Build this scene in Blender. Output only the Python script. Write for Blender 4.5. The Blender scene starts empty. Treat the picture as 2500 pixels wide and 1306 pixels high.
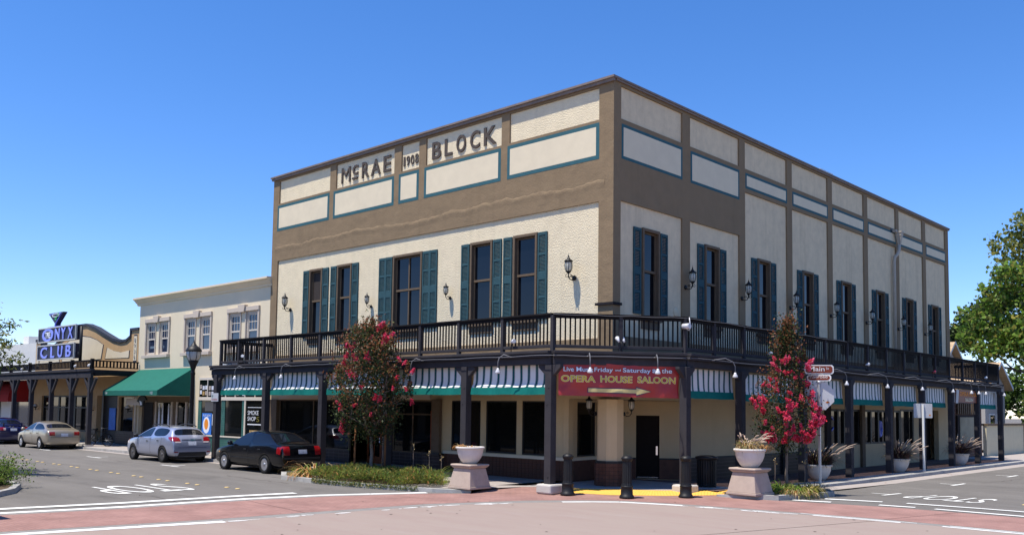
import bpy, bmesh, math, random
import numpy as np
from mathutils import Vector, Matrix
random.seed(7); RNG = np.random.default_rng(7)
S = bpy.context.scene
C = S.collection
PI = math.pi
R = math.radians

# ------------------------------------------------------------------ camera
YAW, PITCH, ROLL = (-0.7565315197593175, 0.06968070192376238, 0.01364858502633856)
fw = Vector((math.cos(PITCH)*math.sin(YAW), math.cos(PITCH)*math.cos(YAW), math.sin(PITCH)))
r0 = Vector((math.cos(YAW), -math.sin(YAW), 0)); u0 = r0.cross(fw)
rr = math.cos(ROLL)*r0 + math.sin(ROLL)*u0; uu = -math.sin(ROLL)*r0 + math.cos(ROLL)*u0
cd = bpy.data.cameras.new('camera'); cam = bpy.data.objects.new('camera', cd); C.objects.link(cam)
cam.matrix_world = Matrix(((rr.x,uu.x,-fw.x,17.206584914674778),(rr.y,uu.y,-fw.y,-22.814506736121),(rr.z,uu.z,-fw.z,2.45),(0,0,0,1)))
cd.sensor_width = 36; cd.sensor_fit = 'HORIZONTAL'; cd.lens = 2211.443240325492/2500*36; cd.shift_y = (844.3689560268263-653)/2500
cd.clip_start = 0.1; cd.clip_end = 4000
S.camera = cam

# ------------------------------------------------------------------ light
SUN = Vector((0.12, 0.35, -1.0))
w = bpy.data.worlds.new('World'); S.world = w; w.use_nodes = True
nt = w.node_tree; nt.nodes.clear()
sky = nt.nodes.new('ShaderNodeTexSky'); sky.sky_type = 'NISHITA'; sky.sun_disc = False
sky.sun_elevation = math.atan2(1, math.hypot(SUN.x, SUN.y)); sky.sun_rotation = math.atan2(-SUN.x, -SUN.y) % (2*PI)
sky.air_density = 1.0; sky.dust_density = 0.0; sky.ozone_density = 4.0; sky.altitude = 1200
hs = nt.nodes.new('ShaderNodeHueSaturation'); hs.inputs['Saturation'].default_value = 1.24; hs.inputs['Value'].default_value = 1.0
bg = nt.nodes.new('ShaderNodeBackground'); bg.inputs['Strength'].default_value = 0.15
wo = nt.nodes.new('ShaderNodeOutputWorld')
nt.links.new(sky.outputs[0], hs.inputs['Color']); tint = nt.nodes.new('ShaderNodeMix'); tint.data_type = 'RGBA'; tint.blend_type = 'MULTIPLY'; tint.inputs[0].default_value = 1; tint.inputs[7].default_value = (1.05, 0.96, 1.09, 1)
nt.links.new(hs.outputs[0], tint.inputs[6]); nt.links.new(tint.outputs[2], bg.inputs['Color']); nt.links.new(bg.outputs[0], wo.inputs['Surface'])
sl = bpy.data.lights.new('sun', 'SUN'); sl.energy = 5.0; sl.angle = R(0.55); sl.color = (1.0, 0.935, 0.83)
so = bpy.data.objects.new('sun', sl); C.objects.link(so); so.rotation_euler = SUN.to_track_quat('-Z', 'Y').to_euler(); so.location = (-10,-30,60)
vs = S.view_settings; vs.view_transform = 'Standard'; vs.look = 'None'; vs.gamma = 1; vs.use_curve_mapping = False; vs.exposure = 0.4
S.cycles.max_bounces = 6; S.cycles.diffuse_bounces = 4; S.cycles.glossy_bounces = 3; S.cycles.transparent_max_bounces = 8
S.cycles.caustics_reflective = False; S.cycles.caustics_refractive = False

# ------------------------------------------------------------------ materials
M = {}
def mat(n, col, rough=0.8, spec=0.3, metal=0.0, var=0.0, vscale=3.0, bump=0.0, bscale=20.0, detail=4.0, dist=0.02,
        bump2=None, dirt=0.0, dcol=(0.2,0.17,0.13), dscale=0.6, coat=0.0, alpha=1.0, emit=None, stretch=None, streak=0.0):
    """principled material with value noise in the colour, optional dirt patches and bump"""
    m = bpy.data.materials.new(n); m.use_nodes = True; t = m.node_tree; b = t.nodes['Principled BSDF']
    N = t.nodes.new; L = t.links.new
    b.inputs['Roughness'].default_value = rough; b.inputs['Metallic'].default_value = metal
    b.inputs['Specular IOR Level'].default_value = spec; b.inputs['Coat Weight'].default_value = coat; b.inputs['Coat Roughness'].default_value = 0.05
    b.inputs['Base Color'].default_value = (*col, 1); b.inputs['Alpha'].default_value = alpha
    tc = N('ShaderNodeTexCoord'); src = tc.outputs['Object']
    if stretch:
        mp = N('ShaderNodeMapping'); mp.inputs['Scale'].default_value = stretch; L(src, mp.inputs[0]); src = mp.outputs[0]
    out = None
    if var > 0:
        nz = N('ShaderNodeTexNoise'); nz.inputs['Scale'].default_value = vscale; nz.inputs['Detail'].default_value = 6; nz.inputs['Roughness'].default_value = 0.65
        L(src, nz.inputs['Vector'])
        mr = N('ShaderNodeMapRange'); mr.inputs[1].default_value = 0.25; mr.inputs[2].default_value = 0.75
        mr.inputs[3].default_value = 1-var; mr.inputs[4].default_value = 1+var; L(nz.outputs[0], mr.inputs[0])
        mx = N('ShaderNodeMix'); mx.data_type = 'RGBA'; mx.blend_type = 'MULTIPLY'; mx.inputs[0].default_value = 1
        mx.inputs[6].default_value = (*col, 1); L(mr.outputs[0], mx.inputs[7]); out = mx.outputs[2]
    if dirt > 0:
        nd = N('ShaderNodeTexNoise'); nd.inputs['Scale'].default_value = dscale; nd.inputs['Detail'].default_value = 8; nd.inputs['Roughness'].default_value = 0.7
        L(src, nd.inputs['Vector'])
        mr = N('ShaderNodeMapRange'); mr.inputs[1].default_value = 0.48; mr.inputs[2].default_value = 0.75; mr.inputs[3].default_value = 0; mr.inputs[4].default_value = dirt
        L(nd.outputs[0], mr.inputs[0])
        mx = N('ShaderNodeMix'); mx.data_type = 'RGBA'; L(mr.outputs[0], mx.inputs[0])
        if out: L(out, mx.inputs[6])
        else: mx.inputs[6].default_value = (*col, 1)
        mx.inputs[7].default_value = (*dcol, 1); out = mx.outputs[2]
    if streak > 0:
        ms_ = N('ShaderNodeMapping'); ms_.inputs['Scale'].default_value = (2.6,2.6,.16); L(tc.outputs['Object'], ms_.inputs[0])
        ns_ = N('ShaderNodeTexNoise'); ns_.inputs['Scale'].default_value = 1.0; ns_.inputs['Detail'].default_value = 7; ns_.inputs['Roughness'].default_value = .7; L(ms_.outputs[0], ns_.inputs['Vector'])
        rs_ = N('ShaderNodeMapRange'); rs_.inputs[1].default_value = .52; rs_.inputs[2].default_value = .78; rs_.inputs[3].default_value = 0; rs_.inputs[4].default_value = streak; L(ns_.outputs[0], rs_.inputs[0])
        mx = N('ShaderNodeMix'); mx.data_type = 'RGBA'; L(rs_.outputs[0], mx.inputs[0])
        if out: L(out, mx.inputs[6])
        else: mx.inputs[6].default_value = (*col, 1)
        mx.inputs[7].default_value = (*[c*.5 for c in col], 1); out = mx.outputs[2]
    if out: L(out, b.inputs['Base Color'])
    if bump > 0:
        nb = N('ShaderNodeTexNoise'); nb.inputs['Scale'].default_value = bscale; nb.inputs['Detail'].default_value = detail; L(src, nb.inputs['Vector'])
        bp = N('ShaderNodeBump'); bp.inputs['Strength'].default_value = bump; bp.inputs['Distance'].default_value = dist; L(nb.outputs[0], bp.inputs['Height'])
        last = bp
        if bump2:
            n2 = N('ShaderNodeTexNoise'); n2.inputs['Scale'].default_value = bump2[0]; n2.inputs['Detail'].default_value = 3; L(src, n2.inputs['Vector'])
            b2 = N('ShaderNodeBump'); b2.inputs['Strength'].default_value = 1; b2.inputs['Distance'].default_value = bump2[1]
            L(n2.outputs[0], b2.inputs['Height']); L(bp.outputs[0], b2.inputs['Normal']); last = b2
        L(last.outputs[0], b.inputs['Normal'])
    if emit:
        b.inputs['Emission Color'].default_value = (*emit[0], 1); b.inputs['Emission Strength'].default_value = emit[1]
    M[n] = m
    return m

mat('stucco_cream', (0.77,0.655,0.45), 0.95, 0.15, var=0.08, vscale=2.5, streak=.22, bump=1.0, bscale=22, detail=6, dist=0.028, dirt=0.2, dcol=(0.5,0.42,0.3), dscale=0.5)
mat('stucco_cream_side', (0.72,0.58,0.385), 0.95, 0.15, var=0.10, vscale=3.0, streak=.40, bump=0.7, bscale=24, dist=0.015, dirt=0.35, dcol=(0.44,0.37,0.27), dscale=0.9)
mat('paint_brown', (0.235,0.168,0.100), 0.9, 0.2, streak=.2, var=0.07, vscale=2.2, bump=0.9, bscale=16, dist=0.010, bump2=(1.1,0.05), dirt=0.16, dcol=(0.30,0.20,0.12), dscale=0.7)
mat('panel_white', (0.72,0.62,0.445), 0.9, 0.1, var=0.05, vscale=2.0, bump=0.4, bscale=2.0, dist=0.02, dirt=0.2, dcol=(0.56,0.49,0.38), dscale=0.9)
mat('paint_blue', (0.040,0.118,0.140), 0.85, 0.15, var=0.12, vscale=5)
mat('shutter_teal', (0.038,0.088,0.102), 0.8, 0.12, var=0.15, vscale=6)
mat('letter_dark', (0.085,0.068,0.058), 0.85, 0.2, var=0.2, vscale=9, bump=0.4, bscale=30, dist=0.01)
mat('flashing', (0.20,0.15,0.12), 0.6, 0.4, var=0.2, vscale=4)
mat('wood_brown', (0.135,0.095,0.060), 0.8, 0.3, var=0.15, vscale=6)
mat('black_paint', (0.012,0.0105,0.011), 0.8, 0.10, var=0.3, vscale=3.5)
mat('porch_grey', (0.048,0.045,0.049), 0.85, 0.08, var=0.22, vscale=2.5, bump=0.4, bscale=9, dist=0.006)
mat('porch_dark', (0.024,0.022,0.025), 0.85, 0.08, var=0.25, vscale=3)
mat('porch_wood', (0.035,0.031,0.032), 0.85, 0.08, var=0.3, vscale=5)
mat('glass_dark', (0.004,0.005,0.008), 0.04, 0.40, bump=0.05, bscale=1.5, dist=0.02)
mat('glass_shop', (0.006,0.007,0.007), 0.03, 0.22, bump=0.03, bscale=1.2, dist=0.02)
mat('glass_blue', (0.02,0.03,0.06), 0.05, 0.7)
mat('concrete', (0.36,0.32,0.295), 0.95, 0.2, var=0.12, vscale=2.5, bump=0.3, bscale=40, dist=0.004, dirt=0.35, dcol=(0.28,0.25,0.23), dscale=0.8)
mat('concrete_block', (0.52,0.49,0.45), 0.95, 0.2, var=0.10, vscale=6, bump=0.4, bscale=40, dist=0.006)
mat('kerb_grey', (0.38,0.37,0.35), 0.95, 0.2, var=0.18, vscale=2.5, bump=0.4, bscale=30, dist=0.006, dirt=0.5, dcol=(0.13,0.125,0.12), dscale=1.6)
mat('border_grey', (0.235,0.222,0.208), 0.95, 0.15, var=0.15, vscale=3, dirt=0.4, dcol=(0.16,0.145,0.135), dscale=1.2)
mat('pedestal_pink', (0.44,0.352,0.292), 0.9, 0.15, streak=.35, var=0.10, vscale=5, bump=0.4, bscale=40, dist=0.004, dirt=0.25, dcol=(0.30,0.22,0.2), dscale=2)
mat('pot_white', (0.62,0.59,0.55), 0.85, 0.15, streak=.25, var=0.05, vscale=6, bump=0.3, bscale=60, dist=0.003, dirt=0.2, dcol=(0.42,0.38,0.34), dscale=2.5)
mat('canvas_white', (0.72,0.71,0.68), 0.95, 0.1, var=0.05)
mat('canvas_stripe', (0.012,0.075,0.085), 0.95, 0.1, var=0.1)
mat('canvas_green', (0.006,0.15,0.125), 0.9, 0.15, var=0.12, vscale=4)
mat('awning_green', (0.015,0.125,0.092), 0.85, 0.2, var=0.10, vscale=3, bump=0.15, bscale=3, dist=0.03)
mat('awning_red', (0.33,0.020,0.020), 0.85, 0.2, var=0.1)
mat('banner_red', (0.36,0.026,0.024), 0.42, 0.45, var=0.1, vscale=2)
mat('print_white', (0.75,0.78,0.84), 0.5, 0.3)
mat('print_navy', (0.03,0.035,0.09), 0.5, 0.3)
mat('print_yellow', (0.62,0.47,0.03), 0.5, 0.3)
mat('print_cream', (0.60,0.48,0.20), 0.5, 0.3, var=0.1)
mat('print_pale', (0.75,0.68,0.48), 0.5, 0.3)
mat('tile_red', (0.105,0.046,0.030), 0.55, 0.2, var=0.3, vscale=4)
mat('tile_grout', (0.045,0.03,0.025), 0.9, 0.2)
mat('trim_black', (0.012,0.012,0.013), 0.5, 0.4)
mat('metal_black', (0.012,0.012,0.013), 0.5, 0.3, var=0.15)
mat('lamp_glass', (0.55,0.56,0.50), 0.25, 0.5, alpha=0.55)
mat('lamp_frost', (0.50,0.48,0.44), 0.35, 0.5)
mat('galvanised', (0.62,0.63,0.65), 0.4, 0.5, metal=0.6, var=0.1)
mat('cable_grey', (0.16,0.16,0.17), 0.6, 0.3)
mat('sign_back', (0.52,0.52,0.53), 0.5, 0.4, metal=0.25, var=0.06)
mat('sign_white', (0.75,0.75,0.73), 0.5, 0.4)
mat('sign_brown', (0.20,0.035,0.012), 0.5, 0.4, var=0.08)
mat('sticker_orange', (0.75,0.25,0.02), 0.6, 0.3)
mat('bulb_white', (0.60,0.60,0.62), 0.2, 0.6)
mat('pipe_beige', (0.42,0.37,0.30), 0.6, 0.4, var=0.12, vscale=4)
mat('line_white', (0.74,0.74,0.71), 0.85, 0.2, var=0.15, vscale=7, dirt=0.35, dcol=(0.3,0.29,0.27), dscale=2.5)
mat('line_yellow', (0.60,0.44,0.20), 0.8, 0.2, var=0.15)
mat('tactile_yellow', (0.76,0.44,0.085), 0.8, 0.25, var=0.08, vscale=4)
mat('rubber', (0.016,0.016,0.016), 0.85, 0.2)
mat('alloy', (0.55,0.55,0.57), 0.3, 0.5, metal=0.8)
mat('alloy_dark', (0.14,0.13,0.13), 0.35, 0.5, metal=0.7)
mat('car_black', (0.004,0.004,0.006), 0.22, 0.25, coat=0.45)
mat('car_silver', (0.40,0.43,0.55), 0.30, 0.5, metal=0.55, coat=1.0)
mat('car_gold', (0.37,0.32,0.245), 0.34, 0.5, metal=0.5, coat=0.8)
mat('car_blue', (0.006,0.011,0.075), 0.28, 0.5, coat=1.0)
mat('car_glass', (0.008,0.010,0.014), 0.03, 0.45)
mat('tail_red', (0.26,0.006,0.010), 0.15, 0.6, coat=0.6)
mat('tail_clear', (0.65,0.55,0.55), 0.15, 0.6)
mat('amber', (0.7,0.28,0.05), 0.2, 0.5)
mat('plastic_black', (0.022,0.022,0.024), 0.6, 0.35)
mat('chrome', (0.7,0.7,0.72), 0.12, 0.5, metal=1.0)
mat('plate', (0.62,0.64,0.70), 0.5, 0.3, var=0.25, vscale=18)
mat('bark_smooth', (0.20,0.155,0.125), 0.85, 0.2, var=0.2, vscale=8)
mat('bark', (0.10,0.08,0.065), 0.95, 0.1, var=0.25, vscale=6)
mat('stake', (0.20,0.09,0.04), 0.9, 0.1, var=0.2)
for n, c in (('leaf_dark',(0.024,0.044,0.014)),('leaf_mid',(0.060,0.105,0.026)),('leaf_rust',(0.20,0.095,0.038)),('leaf_bright',(0.155,0.255,0.038)),
             ('leaf_olive',(0.175,0.190,0.045)),('leaf_yellow',(0.28,0.25,0.05)),('grass_dry',(0.42,0.31,0.15)),('grass_orange',(0.42,0.19,0.06)),
             ('myrtle_dark',(0.020,0.030,0.012)),('myrtle_mid',(0.046,0.066,0.022)),('myrtle_rust',(0.215,0.088,0.040)),('myrtle_light',(0.10,0.125,0.035)),('plume',(0.46,0.35,0.27)),('grass_purple',(0.060,0.026,0.026)),('blossom',(0.66,0.060,0.135)),('blossom_deep',(0.55,0.025,0.050)),('blossom_pink',(0.72,0.15,0.25))):
    mat(n, c, 0.7, 0.25)
for n in ('myrtle_dark','myrtle_mid','myrtle_rust','myrtle_light','leaf_dark','leaf_mid','leaf_rust','leaf_bright','leaf_olive','leaf_yellow','blossom','blossom_pink'):
    M[n].node_tree.nodes['Principled BSDF'].inputs['Roughness'].default_value = 0.55
    t = M[n].node_tree; pb = t.nodes['Principled BSDF']; tr = t.nodes.new('ShaderNodeBsdfTranslucent'); tr.inputs[0].default_value = tuple(min(1,1.6*v) for v in pb.inputs['Base Color'].default_value[:3])+(1,)
    ms = t.nodes.new('ShaderNodeMixShader'); ms.inputs[0].default_value = 0.38
    t.links.new(pb.outputs[0], ms.inputs[1]); t.links.new(tr.outputs[0], ms.inputs[2]); t.links.new(ms.outputs[0], t.nodes['Material Output'].inputs['Surface'])
mat('soil', (0.10,0.075,0.05), 1.0, 0.1, var=0.3, vscale=8)
mat('wall_cream', (0.70,0.60,0.43), 0.9, 0.2, var=0.04, vscale=1.5, bump=0.3, bscale=30, dist=0.006)
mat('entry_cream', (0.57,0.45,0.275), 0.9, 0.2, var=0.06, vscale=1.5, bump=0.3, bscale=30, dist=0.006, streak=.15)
mat('trim_beige', (0.53,0.45,0.37), 0.85, 0.2, var=0.04)
mat('frame_cream', (0.62,0.56,0.47), 0.7, 0.3)
mat('wall_tan', (0.50,0.33,0.17), 0.9, 0.2, var=0.1, vscale=2, bump=0.4, bscale=12, dist=0.01)
mat('wall_white', (0.66,0.65,0.61), 0.9, 0.2, var=0.05, dirt=0.25, dcol=(0.5,0.47,0.42))
mat('roof_white', (0.8,0.8,0.8), 0.7, 0.3)
mat('parapet_navy', (0.035,0.040,0.055), 0.7, 0.3)
mat('neon_blue', (0.22,0.27,0.80), 0.4, 0.4)
mat('neon_white', (0.7,0.72,0.78), 0.4, 0.4)
mat('neon_green', (0.06,0.5,0.16), 0.4, 0.4)
mat('sign_navy', (0.010,0.009,0.030), 0.5, 0.4)
mat('door_wood', (0.010,0.006,0.005), 0.6, 0.12, var=0.3, vscale=5)
mat('door_orange', (0.22,0.055,0.015), 0.6, 0.3, var=0.2)
mat('poster_blue', (0.03,0.17,0.60), 0.5, 0.3, var=0.25, vscale=3)
mat('poster_art', (0.45,0.30,0.12), 0.5, 0.3, var=0.6, vscale=9)
mat('poster_mix', (0.4,0.34,0.3), 0.5, 0.3, var=0.7, vscale=14)
mat('house_wall', (0.42,0.39,0.36), 0.9, 0.2, var=0.06)
mat('fence_white', (0.75,0.74,0.7), 0.8, 0.2)
mat('notice_cream', (0.34,0.31,0.22), 0.9, 0.2, var=0.2, vscale=1.5)
mat('fence_stucco', (0.62,0.55,0.38), 0.95, 0.15, var=0.06, dirt=0.2, dcol=(0.4,0.36,0.28))
mat('mid_grey', (0.30,0.29,0.27), 0.9, 0.2, var=0.1)  # plain grey for roofs, stickers, numerals and a number panel

def brick_mat(n, c1, c2, mortar, sx, bw=0.2, rh=0.1, ms=0.008, rough=0.9, rot=(0,0,0), bump=0.4, squash=1.0, dirt=0.0, dcol=(0.3,0.25,0.22), off=0.5):
    m = bpy.data.materials.new(n); m.use_nodes = True; t = m.node_tree; b = t.nodes['Principled BSDF']; N = t.nodes.new; L = t.links.new
    tc = N('ShaderNodeTexCoord'); mp = N('ShaderNodeMapping'); mp.inputs['Rotation'].default_value = rot; mp.inputs['Scale'].default_value = (sx,sx,sx); L(tc.outputs['Object'], mp.inputs[0])
    br = N('ShaderNodeTexBrick'); br.inputs['Scale'].default_value = 1; br.inputs['Brick Width'].default_value = bw; br.inputs['Row Height'].default_value = rh
    br.offset = off; br.inputs['Mortar Size'].default_value = ms; br.inputs['Color1'].default_value = (*c1,1); br.inputs['Color2'].default_value = (*c2,1); br.inputs['Mortar'].default_value = (*mortar,1)
    L(mp.outputs[0], br.inputs['Vector'])
    nz = N('ShaderNodeTexNoise'); nz.inputs['Scale'].default_value = 1.2; nz.inputs['Detail'].default_value = 8; L(tc.outputs['Object'], nz.inputs['Vector'])
    mr = N('ShaderNodeMapRange'); mr.inputs[1].default_value = .3; mr.inputs[2].default_value = .7; mr.inputs[3].default_value = .82; mr.inputs[4].default_value = 1.15; L(nz.outputs[0], mr.inputs[0])
    mx = N('ShaderNodeMix'); mx.data_type = 'RGBA'; mx.blend_type = 'MULTIPLY'; mx.inputs[0].default_value = 1; L(br.outputs['Color'], mx.inputs[6]); L(mr.outputs[0], mx.inputs[7])
    L(mx.outputs[2], b.inputs['Base Color']); b.inputs['Roughness'].default_value = rough; b.inputs['Specular IOR Level'].default_value = .25
    bp = N('ShaderNodeBump'); bp.inputs['Strength'].default_value = bump; bp.inputs['Distance'].default_value = 0.008; bp.invert = True; L(br.outputs['Fac'], bp.inputs['Height']); L(bp.outputs[0], b.inputs['Normal'])
    M[n] = m
brick_mat('brick_paver', (0.325,0.185,0.158), (0.292,0.162,0.138), (0.245,0.150,0.130), 1, .2, .1, .008, rot=(0,0,.02))
brick_mat('brick_walk', (0.20,0.12,0.10), (0.15,0.09,0.075), (0.10,0.075,0.065), 1, .2, .1, .01)
brick_mat('brick_wall', (0.16,0.085,0.06), (0.12,0.065,0.05), (0.2,0.17,0.14), 1, .22, .075, .012, rot=(PI/2,0,PI/2))
brick_mat('tile_green', (0.015,0.10,0.085), (0.02,0.125,0.105), (0.06,0.12,0.11), 1, .11, .11, .010, rough=.3, rot=(PI/2,0,0), off=0)
brick_mat('tile_dark', (0.030,0.022,0.026), (0.020,0.016,0.020), (0.06,0.05,0.05), 1, .35, .13, .012, rough=.35, rot=(PI/2,0,0), off=0)
brick_mat('roof_shingle', (0.50,0.36,0.22), (0.44,0.31,0.19), (0.30,0.22,0.14), 1, .5, .16, .012, rot=(PI/2,0,0))

def asphalt():
    m = bpy.data.materials.new('asphalt'); m.use_nodes = True; t = m.node_tree; b = t.nodes['Principled BSDF']; N = t.nodes.new; L = t.links.new
    tc = N('ShaderNodeTexCoord'); o = tc.outputs['Object']
    f = N('ShaderNodeTexNoise'); f.inputs['Scale'].default_value = 60; f.inputs['Detail'].default_value = 3; L(o, f.inputs['Vector'])
    mp = N('ShaderNodeMapping'); mp.inputs['Scale'].default_value = (0.10,0.55,1); L(o, mp.inputs[0])
    g = N('ShaderNodeTexNoise'); g.inputs['Scale'].default_value = 1.0; g.inputs['Detail'].default_value = 9; g.inputs['Roughness'].default_value = .7; L(mp.outputs[0], g.inputs['Vector'])
    r1 = N('ShaderNodeMapRange'); r1.inputs[1].default_value = .3; r1.inputs[2].default_value = .7; r1.inputs[3].default_value = .72; r1.inputs[4].default_value = 1.3; L(f.outputs[0], r1.inputs[0])
    r2 = N('ShaderNodeMapRange'); r2.inputs[1].default_value = .3; r2.inputs[2].default_value = .7; r2.inputs[3].default_value = .78; r2.inputs[4].default_value = 1.2; L(g.outputs[0], r2.inputs[0])
    mu = N('ShaderNodeMath'); mu.operation = 'MULTIPLY'; L(r1.outputs[0], mu.inputs[0]); L(r2.outputs[0], mu.inputs[1])
    h = N('ShaderNodeTexNoise'); h.inputs['Scale'].default_value = .45; h.inputs['Detail'].default_value = 7; h.inputs['Roughness'].default_value = .75; L(o, h.inputs['Vector'])
    r3 = N('ShaderNodeMapRange'); r3.inputs[1].default_value = .54; r3.inputs[2].default_value = .68; r3.inputs[3].default_value = 1; r3.inputs[4].default_value = .78; L(h.outputs[0], r3.inputs[0])
    m3 = N('ShaderNodeMath'); m3.operation = 'MULTIPLY'; L(mu.outputs[0], m3.inputs[0]); L(r3.outputs[0], m3.inputs[1]); mu = m3
    mx = N('ShaderNodeMix'); mx.data_type = 'RGBA'; mx.blend_type = 'MULTIPLY'; mx.inputs[0].default_value = 1; mx.inputs[6].default_value = (0.153,0.142,0.130,1); L(mu.outputs[0], mx.inputs[7]); L(mx.outputs[2], b.inputs['Base Color'])
    b.inputs['Roughness'].default_value = .92; b.inputs['Specular IOR Level'].default_value = .2
    bp = N('ShaderNodeBump'); bp.inputs['Strength'].default_value = .5; bp.inputs['Distance'].default_value = .006; L(f.outputs[0], bp.inputs['Height']); L(bp.outputs[0], b.inputs['Normal'])
    M['asphalt'] = m
asphalt()
def pink():
    m = bpy.data.materials.new('concrete_pink'); m.use_nodes = True; t = m.node_tree; b = t.nodes['Principled BSDF']; N = t.nodes.new; L = t.links.new
    tc = N('ShaderNodeTexCoord'); o = tc.outputs['Object']
    def layer(sc, rot, scale, lo, hi, a, c):
        mp = N('ShaderNodeMapping'); mp.inputs['Scale'].default_value = scale; mp.inputs['Rotation'].default_value = (0,0,rot); L(o, mp.inputs[0])
        n = N('ShaderNodeTexNoise'); n.inputs['Scale'].default_value = sc; n.inputs['Detail'].default_value = 9; n.inputs['Roughness'].default_value = .72; L(mp.outputs[0], n.inputs['Vector'])
        r = N('ShaderNodeMapRange'); r.inputs[1].default_value = lo; r.inputs[2].default_value = hi; r.inputs[3].default_value = 0; r.inputs[4].default_value = a; L(n.outputs[0], r.inputs[0])
        return r.outputs[0]
    prev = None; base = (0.302,0.240,0.206,1)
    for sc, rot, scale, lo, hi, a, col in ((1.0,.7,(.35,1.5,1),.45,.75,.55,(.265,.185,.165,1)), (1.0,-.5,(.3,1.2,1),.55,.8,.5,(.345,.30,.28,1)), (6.0,.2,(1,1,1),.55,.8,.3,(.235,.17,.15,1)), (1.4,.1,(1,1,1),.68,.78,.5,(.19,.135,.12,1))):
        f = layer(sc, rot, scale, lo, hi, a, col); mx = N('ShaderNodeMix'); mx.data_type = 'RGBA'; L(f, mx.inputs[0])
        if prev: L(prev, mx.inputs[6])
        else: mx.inputs[6].default_value = base
        mx.inputs[7].default_value = col; prev = mx.outputs[2]
    L(prev, b.inputs['Base Color']); b.inputs['Roughness'].default_value = .9; b.inputs['Specular IOR Level'].default_value = .2
    nb = N('ShaderNodeTexNoise'); nb.inputs['Scale'].default_value = 50; L(o, nb.inputs['Vector']); bp = N('ShaderNodeBump'); bp.inputs['Strength'].default_value = .3; bp.inputs['Distance'].default_value = .004; L(nb.outputs[0], bp.inputs['Height']); L(bp.outputs[0], b.inputs['Normal'])
    M['concrete_pink'] = m
pink()

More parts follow.
